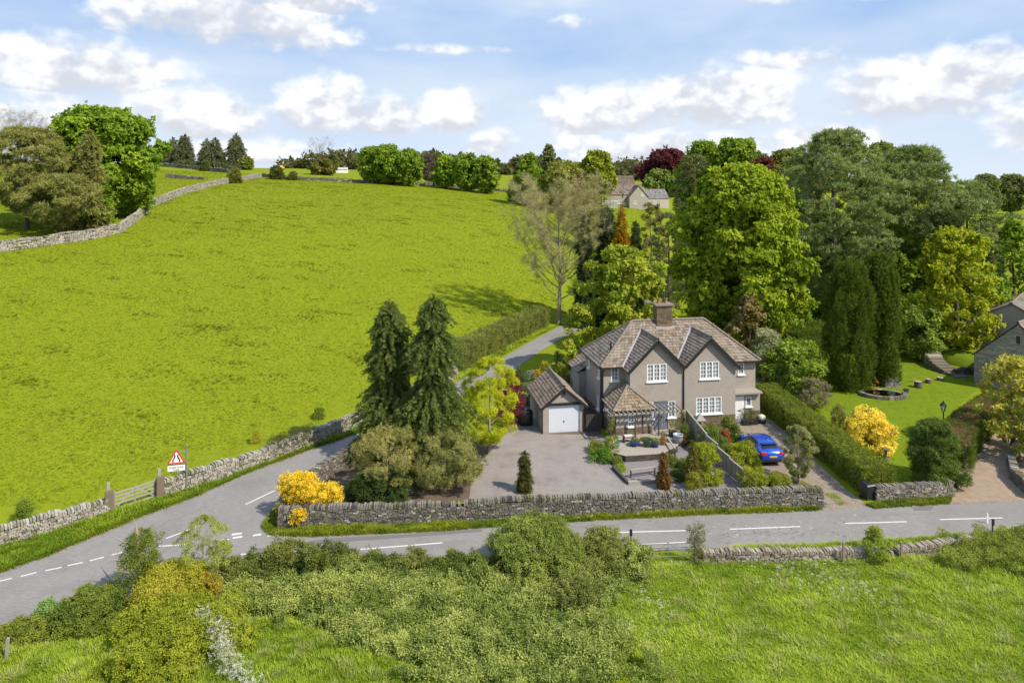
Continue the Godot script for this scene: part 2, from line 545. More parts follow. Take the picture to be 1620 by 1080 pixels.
	for q in [[Vector3(-5.77, 0, -36.65), Vector3(-2.58, 0, -37.1), Vector3(-2.38, 0, -36.7), Vector3(-4.04, 0, -36.35), Vector3(-5.54, 0, -36.25)], [Vector3(10.5, 0, -39.1), Vector3(11.56, 0, -39.25), Vector3(11.5, 0, -38.7), Vector3(10.46, 0, -38.55)], [Vector3(18.5, 0, -39.95), Vector3(22.73, 0, -40.25), Vector3(22.71, 0, -39.95), Vector3(18.38, 0, -39.55)], [Vector3(-21.08, 0, -40.65), Vector3(-19.72, 0, -41.75), Vector3(-19.07, 0, -41.35), Vector3(-20.35, 0, -40.1)], [Vector3(-13.71, 0, -48.55), Vector3(-12.87, 0, -49.65), Vector3(-12.46, 0, -49.1), Vector3(-13.2, 0, -47.85)], [Vector3(-22.57, 0, -32.5), Vector3(-20.5, 0, -33.55), Vector3(-20.07, 0, -33.25), Vector3(-22.05, 0, -32.1)]]:
		var pa := structure("road_patch", sheet(q, 0.032), M.old_patch)
		pa.set_meta("label", "faint older repair patch in the road surface")
	for q in [[Vector3(-8.25, 0, -35.65), Vector3(-3.03, 0, -36.4), 12], [Vector3(11.17, 0, -37.7), Vector3(16.1, 0, -37.8), 10], [Vector3(19.48, 0, -39.7), Vector3(24.91, 0, -40.15), 10], [Vector3(-21.38, 0, -36.65), Vector3(-18.27, 0, -41.1), 12], [Vector3(-15.78, 0, -43.7), Vector3(-12.41, 0, -49.65), 10], [Vector3(1.77, 0, -38.25), Vector3(7.2, 0, -38.9), 11], [Vector3(-22.64, 0, -31.75), Vector3(-19.89, 0, -34.1), 10]]:
		var edge := []
		var other := []
		var d2: Vector3 = (q[1] - q[0]).normalized()
		var s2 := Vector3(-d2.z, 0, d2.x)
		for k in int(q[2]) * 2 + 1:
			var p: Vector3 = q[0].lerp(q[1], k / (float(q[2]) * 2.0)) + s2 * fn.get_noise_2d(k * 0.6, q[0].x) * 0.35
			edge.append(p + s2 * 0.022)
			other.push_front(p - s2 * 0.022)
		var crack := structure("sealed_crack", sheet(edge + other, 0.0312), M.patch)
		crack.set_meta("label", "thin tar-sealed crack wandering along the road")
	for run in [far_edge.slice(2, 10), main_far.slice(0, 8)]:
		for i in run.size() - 1:
			var a: Vector3 = run[i]
			var b: Vector3 = run[i + 1]
			var d := (b - a).normalized()
			var side := Vector3(-d.z, 0, d.x)
			var pts := []
			for k in 13:
				pts.append(a.lerp(b, k / 12.0) + side * (0.12 + 0.3 * absf(fn.get_noise_2d(a.x + k * 0.35, a.z))))
			for k in range(12, -1, -1):
				pts.append(a.lerp(b, k / 12.0) - side * 0.12)
			structure("road_edge_dirt", sheet(pts, 0.0325 if i % 2 else 0.0335), M.track)
	structure("forecourt", sheet([Vector3(-2.64, 0, -41.95), Vector3(-2.64, 0, -46.05), Vector3(-0.95, 0, -51.15), Vector3(0.26, 0, -56.05), Vector3(1.5, 0, -57.9), Vector3(2.35, 0, -52.8), Vector3(5.65, 0, -52.65), Vector3(5.68, 0, -51.15), Vector3(5.48, 0, -48.55), Vector3(6.35, 0, -45.75), Vector3(7.55, 0, -44.05), Vector3(10.24, 0, -44.25), Vector3(10.76, 0, -43.85), Vector3(10.88, 0, -41.95), Vector3(3.47, 0, -41.6)], 0.03), M.forecourt)
	structure("driveway", sheet([Vector3(18.14, 0, -40.15), Vector3(19.25, 0, -43.85), Vector3(18.91, 0, -44.6), Vector3(13.76, 0, -43.7), Vector3(12.11, 0, -45.1), Vector3(14.68, 0, -51.15), Vector3(17.6, 0, -54.3), Vector3(20.72, 0, -56.65), Vector3(21.46, 0, -55.45), Vector3(21.31, 0, -51.15), Vector3(21.23, 0, -46.8), Vector3(21.2, 0, -42.8), Vector3(21.57, 0, -40.65)], 0.022), M.track)
	structure("neighbour_driveway", sheet([Vector3(26.45, 0, -41.1), Vector3(28.99, 0, -44.6), Vector3(33.33, 0, -49.65), Vector3(37.05, 0, -52.65), Vector3(42.61, 0, -55.45), Vector3(43.18, 0, -52.4), Vector3(34.28, 0, -44.6), Vector3(32.28, 0, -41.5)], 0.022), M.brown_drive)
	structure("lawn", sheet([Vector3(25.58, 0, -68.05), Vector3(26.07, 0, -57.45), Vector3(25.46, 0, -46.6), Vector3(25.37, 0, -44.05), Vector3(25.9, 0, -43.85), Vector3(29.04, 0, -48.55), Vector3(35.93, 0, -56.65), Vector3(46.08, 0, -66.35), Vector3(47.86, 0, -69.85), Vector3(49.07, 0, -79.1), Vector3(52.28, 0, -85.55), Vector3(38.34, 0, -84.5), Vector3(30.2, 0, -77.65)], 0.015), M.lawn)
	var hump := structure("manhole_cover", sheet([Vector3(23.94, 0, -40.85), Vector3(25.39, 0, -41.05), Vector3(24.87, 0, -40.45), Vector3(23.83, 0, -40.4)], 0.034), M.patch)
	hump.set_meta("label", "worn patch in the road by the driveway mouth")
	# mossy band between track wheels
	structure("garden_soil", sheet([Vector3(-13.64, 0, -38.25), Vector3(-14.37, 0, -41.95), Vector3(-11.49, 0, -49.65), Vector3(-8.25, 0, -52.4), Vector3(-2.43, 0, -52.4), Vector3(-0.94, 0, -50.9), Vector3(-2.64, 0, -46.05), Vector3(-2.63, 0, -41.75), Vector3(-7.77, 0, -39.95)], 0.02), M.soil)
	structure("patio_ground", sheet([Vector3(5.58, 0, -52.4), Vector3(7.28, 0, -52.4), Vector3(13.94, 0, -53.75), Vector3(14.21, 0, -51.15), Vector3(14.7, 0, -43.85), Vector3(13.78, 0, -41.1), Vector3(10.66, 0, -41.1), Vector3(7.38, 0, -41.95), Vector3(6.33, 0, -45.55), Vector3(5.39, 0, -48.55)], 0.026), M.gravel)
	structure("garden_bed", sheet([Vector3(10.24, 0, -44.25), Vector3(12.11, 0, -45.1), Vector3(13.76, 0, -43.7), Vector3(18.83, 0, -44.4), Vector3(19.18, 0, -43.7), Vector3(18.27, 0, -41.1), Vector3(10.54, 0, -40.65)], 0.016), M.soil)
	structure("flower_bed", sheet([Vector3(13.54, 0, -53.75), Vector3(17.6, 0, -54.3), Vector3(20.72, 0, -56.65), Vector3(18.44, 0, -52.4), Vector3(13.76, 0, -43.7), Vector3(12.11, 0, -45.1)], 0.018), M.soil)
	structure("side_yard", sheet([Vector3(1.5, 0, -57.9), Vector3(2.35, 0, -52.8), Vector3(5.65, 0, -52.65), Vector3(6.63, 0, -51.15), Vector3(7.88, 0, -59.9), Vector3(5.82, 0, -69.85), Vector3(2.5, 0, -67.6), Vector3(0.26, 0, -56.05)], 0.024), M.soil)


# ------------------------------------------------------------------ building helpers
func tiles(st: SurfaceTool, p0: Vector3, p1: Vector3, p2: Vector3, p3: Vector3, row: float, width: float, base: Color, spread := 0.24) -> void:
	# eave p0 -> p1 (left to right seen from outside), top p3 -> p2
	var up := ((p3 + p2) * 0.5 - (p0 + p1) * 0.5)
	var n := (p1 - p0).cross(up).normalized()
	if (p1 - p0).length() < 0.05:
		n = (p2 - p3).cross(up).normalized()
	var rows := maxi(1, int(round(up.length() / row)))
	for i in rows:
		var t := float(i) / rows
		var u := float(i + 1) / rows
		var a := p0.lerp(p3, t)
		var b := p1.lerp(p2, t)
		var c := p1.lerp(p2, u)
		var d := p0.lerp(p3, u)
		var count := maxi(1, int(round(maxf((b - a).length(), (c - d).length()) / width)))
		var shift := 0.5 if i % 2 else 0.0
		for k in count + 1:
			var f := clampf((k - shift) / count, 0.0, 1.0)
			var g := clampf((k + 1 - shift) / count, 0.0, 1.0)
			if g - f < 0.001:
				continue
			var gap := 0.012 / maxf(0.4, (b - a).length())
			var lift := 0.05 + rng.randf_range(-0.008, 0.012)
			var a2 := a.lerp(b, f + gap) + n * lift
			var b2 := a.lerp(b, g - gap) + n * lift
			var c2 := d.lerp(c, g - gap) + n * (lift - 0.038)
			var d2 := d.lerp(c, f + gap) + n * (lift - 0.038)
			var s := 1.0 + rng.randf_range(-spread, spread)
			var col := Color(base.r * s, base.g * s * rng.randf_range(0.96, 1.03), base.b * s * rng.randf_range(0.92, 1.04))
			if rng.randf() < 0.1:
				col = col.lerp(Color(0.11, 0.095, 0.065), 0.65)
			elif rng.randf() < 0.05:
				col = col.lerp(Color(0.30, 0.15, 0.07), 0.5)
			st.set_color(col)
			quad(st, a2, b2, c2, d2)
			quad(st, a2 - n * 0.045, b2 - n * 0.045, b2, a2)
			quad(st, b2 - n * 0.045, c2 - n * 0.03, c2, b2)
			quad(st, d2 - n * 0.03, a2 - n * 0.045, a2, d2)


func slab(st: SurfaceTool, p0: Vector3, p1: Vector3, p2: Vector3, p3: Vector3, thick: float) -> void:
	var n := (p1 - p0).cross(p3 - p0)
	if n.length() < 1e-5:
		n = (p2 - p1).cross(p3 - p1)
	n = n.normalized() * thick
	hexa(st, [p0 - n, p1 - n, p2 - n, p3 - n, p0, p1, p2, p3])


func roof_part(parent: Node, slopes: Array, base: Color, row := 0.3, width := 0.3) -> Node:
	var under := tool_()
	var st := tool_()
	for s in slopes:
		slab(under, s[0], s[1], s[2], s[3], 0.06)
		tiles(st, s[0], s[1], s[2], s[3], row, width, base)
	var r := put("roof", done(under), M.dark_timber, parent)
	var t := put("roof_tiles", done(st), M.tile, r)
	t.set_meta("kind", "stuff")
	return r


func ridge(parent: Node, a: Vector3, b: Vector3, m: Material, r := 0.11) -> void:
	var st := tool_()
	var count := maxi(1, int(round((b - a).length() / 0.42)))
	for i in count:
		var p := a.lerp(b, (i + 0.03) / count) + Vector3.UP * 0.05
		var q := a.lerp(b, (i + 0.97) / count) + Vector3.UP * 0.05
		tube(st, [p, q], [r * rng.randf_range(0.95, 1.0), r], 8)
	var o := put("ridge_tiles", done(st), m, parent)
	o.set_meta("kind", "stuff")


func window(parent: Node, at: Vector3, turn: float, w: float, h: float, lights: int, rows: int, cols: int, frame: Material = null, sill := true) -> void:
	# at: middle of the sill line on the wall face, which looks along +z turned by `turn`
	var fm: Material = frame if frame else M.white
	var st := tool_()
	var f := 0.07
	box(st, Vector3(-w / 2, 0, -0.10), Vector3(-w / 2 + f, h, 0.025))
	box(st, Vector3(w / 2 - f, 0, -0.10), Vector3(w / 2, h, 0.025))
	box(st, Vector3(-w / 2 + f, 0, -0.10), Vector3(w / 2 - f, f, 0.022))
	box(st, Vector3(-w / 2 + f, h - f, -0.10), Vector3(w / 2 - f, h, 0.022))
	var lw := (w - f) / lights
	for i in range(1, lights):
		var x := -w / 2 + f / 2 + lw * i
		box(st, Vector3(x - 0.055, f, -0.10), Vector3(x + 0.055, h - f, 0.02))
	var o := put("window", done(st), fm, parent, at)
	o.rotation.y = turn
	var bars := tool_()
	for i in lights:
		var x0 := -w / 2 + f / 2 + lw * i
		for c in range(1, cols):
			var x := x0 + lw * c / cols
			box(bars, Vector3(x - 0.016, f, -0.075), Vector3(x + 0.016, h - f, -0.02))
		for r in range(1, rows):
			var y := f + (h - 2 * f) * r / rows
			box(bars, Vector3(x0 + 0.05, y - 0.016, -0.072), Vector3(x0 + lw - 0.05, y + 0.016, -0.023))
		put("pane", box_mesh(Vector3(x0 + 0.02, f * 0.5, -0.056), Vector3(x0 + lw - 0.02, h - f * 0.5, -0.046)), M.glass, o)
	if cols > 1 or rows > 1:
		put("glazing_bars", done(bars), fm, o)
	if sill:
		put("sill", box_mesh(Vector3(-w / 2 - 0.08, -0.09, -0.08), Vector3(w / 2 + 0.08, -0.003, 0.13)), fm, o)


func cut(parent: Node, kind: String, lo: Vector3, hi: Vector3, op := CSGShape3D.OPERATION_SUBTRACTION) -> void:
	var b := CSGBox3D.new()
	b.name = kind
	b.size = hi - lo
	b.position = (lo + hi) * 0.5
	b.operation = op
	parent.add_child(b, true)


func prism(parent: Node, kind: String, pts: Array, z_front: float, depth: float, op := CSGShape3D.OPERATION_UNION) -> void:
	var c := CSGPolygon3D.new()
	c.name = kind
	c.polygon = PackedVector2Array(pts)
	c.mode = CSGPolygon3D.MODE_DEPTH
	c.depth = depth
	c.position.z = z_front
	c.operation = op
	parent.add_child(c, true)


func stone_course(st: SurfaceTool, a: Vector3, b: Vector3, h0: float, h1: float, out: Vector3, base: Color, course := 0.16, length := 0.4) -> void:
	# courses of squared stones standing 3 cm proud of a wall face from a to b
	var n := int(ceil((h1 - h0) / course))
	var total := (b - a).length()
	var d := (b - a) / total
	for i in n:
		var y0 := h0 + (h1 - h0) * i / n
		var y1 := h0 + (h1 - h0) * (i + 1) / n - 0.012
		var x := 0.0
		while x < total - 0.01:
			var l := minf(length * rng.randf_range(0.6, 1.4), total - x)
			if total - x - l < 0.12:
				l = total - x
			var e := 0.03 + rng.randf_range(-0.008, 0.012)
			var s := rng.randf_range(0.65, 1.25)
			st.set_color(Color(base.r * s, base.g * s * rng.randf_range(0.95, 1.04), base.b * s * rng.randf_range(0.88, 1.06)))
			var p := a + d * x
			var q := a + d * (x + l - 0.012)
			hexa(st, [p + out * e + Vector3.UP * y0, q + out * e + Vector3.UP * y0, q - out * 0.02 + Vector3.UP * y0, p - out * 0.02 + Vector3.UP * y0, p + out * e + Vector3.UP * y1, q + out * e + Vector3.UP * y1, q - out * 0.02 + Vector3.UP * y1, p - out * 0.02 + Vector3.UP * y1])
			x += l


func pipe(parent: Node, pts: Array, r := 0.05) -> void:
	var st := tool_()
	var rr := []
	for p in pts:
		rr.append(r)
	tube(st, pts, rr, 8)
	put("downpipe", done(st), M.black, parent)


# ------------------------------------------------------------------ the pair of houses
func main_house() -> void:
	var th := deg_to_rad(9.5)
	var o := thing("house", "pair of grey-brown rendered houses with twin black-edged gables and tiled hipped roof", "house", Vector3(7.25, 0, -54.1), th)
	var w := CSGCombiner3D.new()
	w.name = "wall"
	w.material_override = M.render
	o.add_child(w)
	var un := CSGShape3D.OPERATION_UNION
	cut(w, "main_body", Vector3(0, -0.1, -5.3), Vector3(13, 5.0, 0), un)
	prism(w, "gable_body", [Vector2(1.75, -0.1), Vector2(6.15, -0.1), Vector2(6.15, 5.0), Vector2(3.95, 7.15), Vector2(1.75, 5.0)], 1.3, 3.2)
	prism(w, "gable_body", [Vector2(6.15, -0.1), Vector2(10.55, -0.1), Vector2(10.55, 5.0), Vector2(8.35, 7.15), Vector2(6.15, 5.0)], 1.3, 3.2)
	cut(w, "porch_body", Vector3(0.1, -0.1, -0.2), Vector3(3.0, 2.35, 2.75), un)
	cut(w, "door_lobby", Vector3(10.4, -0.1, -0.2), Vector3(12.98, 2.42, 0.75), un)
	cut(w, "rear_body", Vector3(-0.6, -0.1, -8.2), Vector3(3.4, 3.1, -5.2), un)
	cut(w, "room", Vector3(0.25, 0, -5.05), Vector3(12.75, 2.5, -0.25))
	cut(w, "room", Vector3(0.25, 2.7, -5.05), Vector3(12.75, 4.9, -0.25))
	cut(w, "room", Vector3(2.0, 0, -0.5), Vector3(6.03, 2.5, 1.05))
	cut(w, "room", Vector3(6.27, 0, -0.5), Vector3(10.3, 2.5, 1.05))
	cut(w, "room", Vector3(2.0, 2.7, -0.5), Vector3(6.03, 5.3, 1.05))
	cut(w, "room", Vector3(6.27, 2.7, -0.5), Vector3(10.3, 5.3, 1.05))
	cut(w, "room", Vector3(0.3, 0, 0.3), Vector3(1.5, 2.2, 2.5))
	cut(w, "room", Vector3(10.65, 0, -0.5), Vector3(12.75, 2.3, 0.5))
	# window openings: x middle, sill, face z, width, height
	var front := [[3.95, 3.9, 1.3, 1.62, 1.36, 3, 4, 2], [8.35, 3.9, 1.3, 1.62, 1.36, 3, 4, 2], [8.3, 1.12, 1.3, 2.15, 1.32, 4, 4, 2], [0.95, 3.72, 0.0, 0.62, 1.0, 1, 3, 2], [11.75, 3.72, 0.0, 0.52, 0.95, 1, 3, 2], [12.0, 1.32, 0.75, 0.5, 0.75, 1, 1, 1], [1.35, 1.02, 2.75, 0.52, 0.86, 1, 3, 2], [3.42, 1.0, 1.3, 0.5, 1.3, 1, 3, 2], [5.18, 1.0, 1.3, 0.62, 1.3, 1, 3, 2]]
	for f in front:
		cut(w, "opening", Vector3(f[0] - f[3] / 2, f[1], f[2] - 0.6), Vector3(f[0] + f[3] / 2, f[1] + f[4], f[2] + 0.2))
		window(o, Vector3(f[0], f[1], f[2] - 0.03), 0.0, f[3], f[4], f[5], f[6], f[7])
	var side := [[-1.3, 3.6, 0.55, 1.15], [-1.5, 1.0, 0.6, 1.15], [-4.2, 3.7, 0.5, 0.9]]
	for f in side:
		cut(w, "opening", Vector3(-0.2, f[1], f[0] - f[2] / 2), Vector3(0.6, f[1] + f[3], f[0] + f[2] / 2))
		window(o, Vector3(0.03, f[1], f[0]), -PI / 2, f[2], f[3], 1, 3, 2)
	# french doors of the first house
	cut(w, "opening", Vector3(3.67, 0.1, 0.7), Vector3(4.87, 2.32, 1.5))
	for k in 2:
		var x: float = 3.70 + 0.57 * k
		var st := tool_()
		box(st, Vector3(0, 0, -0.05), Vector3(0.1, 2.16, 0))
		box(st, Vector3(0.46, 0, -0.05), Vector3(0.56, 2.16, 0))
		box(st, Vector3(0.1, 0, -0.05), Vector3(0.46, 0.22, -0.002))
		box(st, Vector3(0.1, 2.06, -0.05), Vector3(0.46, 2.16, -0.002))
		for r in range(1, 5):
			box(st, Vector3(0.1, 0.22 + 0.368 * r - 0.02, -0.045), Vector3(0.46, 0.22 + 0.368 * r + 0.02, -0.006))
		box(st, Vector3(0.265, 0.22, -0.043), Vector3(0.295, 2.06, -0.008))
		var d := put("french_door", done(st), M.bluegrey, o, Vector3(x, 0.13, 1.27))
		put("pane", box_mesh(Vector3(0.09, 0.2, -0.03), Vector3(0.47, 2.07, -0.022)), M.glass, d)
		put("handle", box_mesh(Vector3(0.5 - 0.46 * k, 1.0, 0), Vector3(0.53 - 0.46 * k, 1.14, 0.05)), M.steel, d)
	put("door_step", box_mesh(Vector3(3.4, 0.0, 1.3), Vector3(5.3, 0.12, 1.75)), M.slab, o)
	# white door and flat hood of the second house
	cut(w, "opening", Vector3(10.72, 0.05, 0.3), Vector3(11.6, 2.2, 0.9))
	var ds := tool_()
	box(ds, Vector3(10.73, 0.06, 0.65), Vector3(11.59, 2.18, 0.74))
	for k in 5:
		box(ds, Vector3(10.82 + 0.142 * k, 0.2, 0.74), Vector3(10.94 + 0.142 * k, 2.05, 0.752))
	var wd := put("door", done(ds), M.white, o)
	put("letter_box", box_mesh(Vector3(11.02, 1.0, 0.752), Vector3(11.32, 1.07, 0.77)), M.black, wd)
	put("handle", box_mesh(Vector3(11.5, 1.05, 0.752), Vector3(11.53, 1.2, 0.8)), M.steel, wd)
	put("door_hood", box_mesh(Vector3(10.57, 2.424, 0.0), Vector3(12.99, 2.56, 1.15)), M.slab, o)
	put("door_step", box_mesh(Vector3(10.6, 0.0, 0.76), Vector3(11.7, 0.1, 1.2)), M.slab, o)
	# stone plinth
	var ps := tool_()
	var sc := Color(0.20, 0.155, 0.115)
	var y1 := 0.98
	stone_course(ps, Vector3(3.05, 0, 1.3), Vector3(3.15, 0, 1.3), 0, y1, Vector3.BACK, sc)
	stone_course(ps, Vector3(5.5, 0, 1.3), Vector3(10.55, 0, 1.3), 0, y1, Vector3.BACK, sc)
	stone_course(ps, Vector3(11.62, 0, 0.75), Vector3(12.98, 0, 0.75), 0, y1, Vector3.BACK, sc)
	stone_course(ps, Vector3(0.1, 0, 2.75), Vector3(3.0, 0, 2.75), 0, y1, Vector3.BACK, sc)
	stone_course(ps, Vector3(3.0, 0, 2.75), Vector3(3.0, 0, 1.34), 0, y1, Vector3.RIGHT, sc)
	stone_course(ps, Vector3(0.1, 0, 0.0), Vector3(0.1, 0, 2.75), 0, y1, Vector3.LEFT, sc)
	stone_course(ps, Vector3(0, 0, -5.3), Vector3(0, 0, -0.1), 0, y1, Vector3.LEFT, sc)
	stone_course(ps, Vector3(10.55, 0, 1.27), Vector3(10.55, 0, 0.78), 0, y1, Vector3.RIGHT, sc)
	stone_course(ps, Vector3(13, 0, 0), Vector3(13, 0, -5.3), 0, y1, Vector3.RIGHT, sc)
	put("plinth_stones", done(ps), M.stone, o).set_meta("kind", "stuff")
	# roofs
	var tc := Color(0.285, 0.242, 0.21)
	var ez := 4.86
	var f0 := Vector3(-0.32, ez, 0.32)
	var f1 := Vector3(13.32, ez, 0.32)
	var b0 := Vector3(-0.32, ez, -5.62)
	var b1 := Vector3(13.32, ez, -5.62)
	var r0 := Vector3(3.3, 7.83, -2.65)
	var r1 := Vector3(9.7, 7.83, -2.65)
	var slopes := [[f0, f1, r1, r0], [b1, b0, r0, r1], [b0, f0, r0, r0], [f1, b1, r1, r1]]
	for gx in [3.95, 8.35]:
		var lo_l: float = gx - 2.2 - (0.28 if gx < 5.0 else 0.0)
		var lo_r: float = gx + 2.2 + (0.28 if gx > 5.0 else 0.0)
		var top := 7.24
		var yl: float = top - (gx - lo_l) * 0.98
		var yr: float = top - (lo_r - gx) * 0.98
		var zv := 1.62
		slopes.append([Vector3(lo_l, yl, 5.18 - yl), Vector3(lo_l, yl, zv), Vector3(gx, top, zv), Vector3(gx, top, 5.18 - top)])
		slopes.append([Vector3(lo_r, yr, zv), Vector3(lo_r, yr, 5.18 - yr), Vector3(gx, top, 5.18 - top), Vector3(gx, top, zv)])
	var roof := roof_part(o, slopes, tc, 0.27, 0.3)
	ridge(roof, r0, r1, M.mortar)
	for e in [[f0, r0], [b0, r0], [f1, r1], [b1, r1]]:
		ridge(roof, e[0], e[1], M.mortar)
	for gx in [3.95, 8.35]:
		ridge(roof, Vector3(gx, 7.24, 1.62), Vector3(gx, 7.24, -2.06), M.mortar, 0.09)
		var lo_l: float = gx - 2.2 - (0.28 if gx < 5.0 else 0.0)
		var yl: float = 7.24 - (gx - lo_l) * 0.98
		put("valley", bar_mesh(Vector3(lo_l - 0.02, yl + 0.09, 5.20 - yl), Vector3(gx - 0.04, 7.24 + 0.07, 5.18 - 7.24), 0.16, 0.05), M.lead, roof)
		# black barge boards along the gable edges
		for s in [-1.0, 1.0]:
			var ex: float = gx + s * (2.48 if (s < 0.0) == (gx < 5.0) else 2.2)
			var ey: float = 7.24 - absf(ex - gx) * 0.98
			put("barge_board", bar_mesh(Vector3(ex, ey - 0.16, 1.6), Vector3(gx, 7.24 - 0.16, 1.6), 0.05, 0.26), M.black, roof)
	# gutters and downpipes
	for g in [[Vector3(-0.34, 4.82, 0.4), Vector3(1.46, 4.82, 0.4)], [Vector3(10.85, 4.82, 0.4), Vector3(13.34, 4.82, 0.4)], [Vector3(-0.4, 4.82, 0.34), Vector3(-0.4, 4.82, -5.6)]]:
		put("gutter", bar_mesh(g[0], g[1], 0.11, 0.09), M.black, roof)
	pipe(o, [Vector3(6.15, 5.05, 1.42), Vector3(6.15, 4.7, 1.38), Vector3(6.15, 0.05, 1.38)])
	pipe(o, [Vector3(-0.08, 4.8, 0.3), Vector3(-0.08, 4.4, 0.08), Vector3(-0.08, 0.05, 0.08)], 0.06)
	pipe(o, [Vector3(-0.07, 4.8, -0.45), Vector3(-0.07, 0.05, -0.45)], 0.055)
	pipe(o, [Vector3(13.07, 4.8, -0.2), Vector3(13.07, 0.05, -0.2)], 0.05)
	put("soil_vent", box_mesh(Vector3(0.9, 5.9, -1.15), Vector3(1.02, 6.5, -1.03)), M.black, roof)
	# porch roof, hipped against the gable
	var pe := 2.3
	var pa := Vector3(1.55, 3.62, 1.25)
	var pb := Vector3(1.55, 3.62, -0.05)
	var q0 := Vector3(-0.15, pe, 3.0)
	var q1 := Vector3(3.25, pe, 3.0)
	var proof := roof_part(o, [[q0, q1, pa, pa], [Vector3(-0.15, pe, -0.05), q0, pa, pb], [q1, Vector3(3.25, pe, 1.35), Vector3(1.85, 3.4, 1.35), pa]], Color(0.30, 0.243, 0.18), 0.27, 0.3)
	ridge(proof, q0, pa, M.mortar, 0.09)
	ridge(proof, q1, pa, M.mortar, 0.09)
	ridge(proof, pa, pb, M.mortar, 0.09)
	put("gutter", bar_mesh(q0 + Vector3(0, -0.04, 0.08), q1 + Vector3(0, -0.04, 0.08), 0.11, 0.09), M.black, proof)
	# rear lean-to roof
	roof_part(o, [[Vector3(-0.8, 3.05, -8.4), Vector3(-0.8, 3.05, -5.1), Vector3(1.4, 4.4, -5.1), Vector3(1.4, 4.4, -8.4)], [Vector3(3.6, 3.05, -5.1), Vector3(3.6, 3.05, -8.4), Vector3(1.4, 4.4, -8.4), Vector3(1.4, 4.4, -5.1)]], tc)
	# chimney astride the ridge
	var cs := tool_()
	for f in [[Vector3(-0.72, 0, 0.45), Vector3(0.72, 0, 0.45), Vector3.BACK], [Vector3(0.72, 0, 0.45), Vector3(0.72, 0, -0.45), Vector3.RIGHT], [Vector3(0.72, 0, -0.45), Vector3(-0.72, 0, -0.45), Vector3.FORWARD], [Vector3(-0.72, 0, -0.45), Vector3(-0.72, 0, 0.45), Vector3.LEFT]]:
		stone_course(cs, f[0] * Vector3(0.93, 1, 0.9), f[1] * Vector3(0.93, 1, 0.9), 6.7, 9.1, f[2], Color(0.19, 0.145, 0.10), 0.15, 0.32)
	var ch := put("chimney", box_mesh(Vector3(-0.67, 6.5, -0.41), Vector3(0.67, 9.12, 0.41)), M.core, o, Vector3(6.0, 0, -2.65))
	put("chimney_stones", done(cs), M.stone, ch).set_meta("kind", "stuff")
	put("chimney_cap", box_mesh(Vector3(-0.82, 9.12, -0.55), Vector3(0.82, 9.27, 0.55)), M.mortar, ch)
	put("flashing", box_mesh(Vector3(-0.8, 6.9, 0.2), Vector3(0.8, 7.35, 0.62)), M.lead, ch)
	for x in [-0.35, 0.3]:
		var st := tool_()
		lathe(st, [Vector2(0.16, 9.27), Vector2(0.13, 9.5), Vector2(0.14, 9.62), Vector2(0.17, 9.66), Vector2(0.17, 9.7), Vector2(0.1, 9.7)], 10, Vector3(x, 0, 0))
		put("chimney_pot", done(st), M.terracotta if x < 0 else M.mortar, ch)
	# curtains behind some panes
	for c in [[7.35, 1.05, 1.0, 1.4], [9.2, 1.05, 1.0, 1.4], [7.65, 3.8, 1.0, 1.5], [9.05, 3.8, 1.0, 1.5], [3.25, 3.8, 1.0, 1.5], [4.65, 3.8, 1.0, 1.5]]:
		put("curtain", box_mesh(Vector3(c[0] - 0.16, c[1], c[2] - 0.03), Vector3(c[0] + 0.16, c[1] + c[3], c[2] + 0.03)), M.curtain, o)


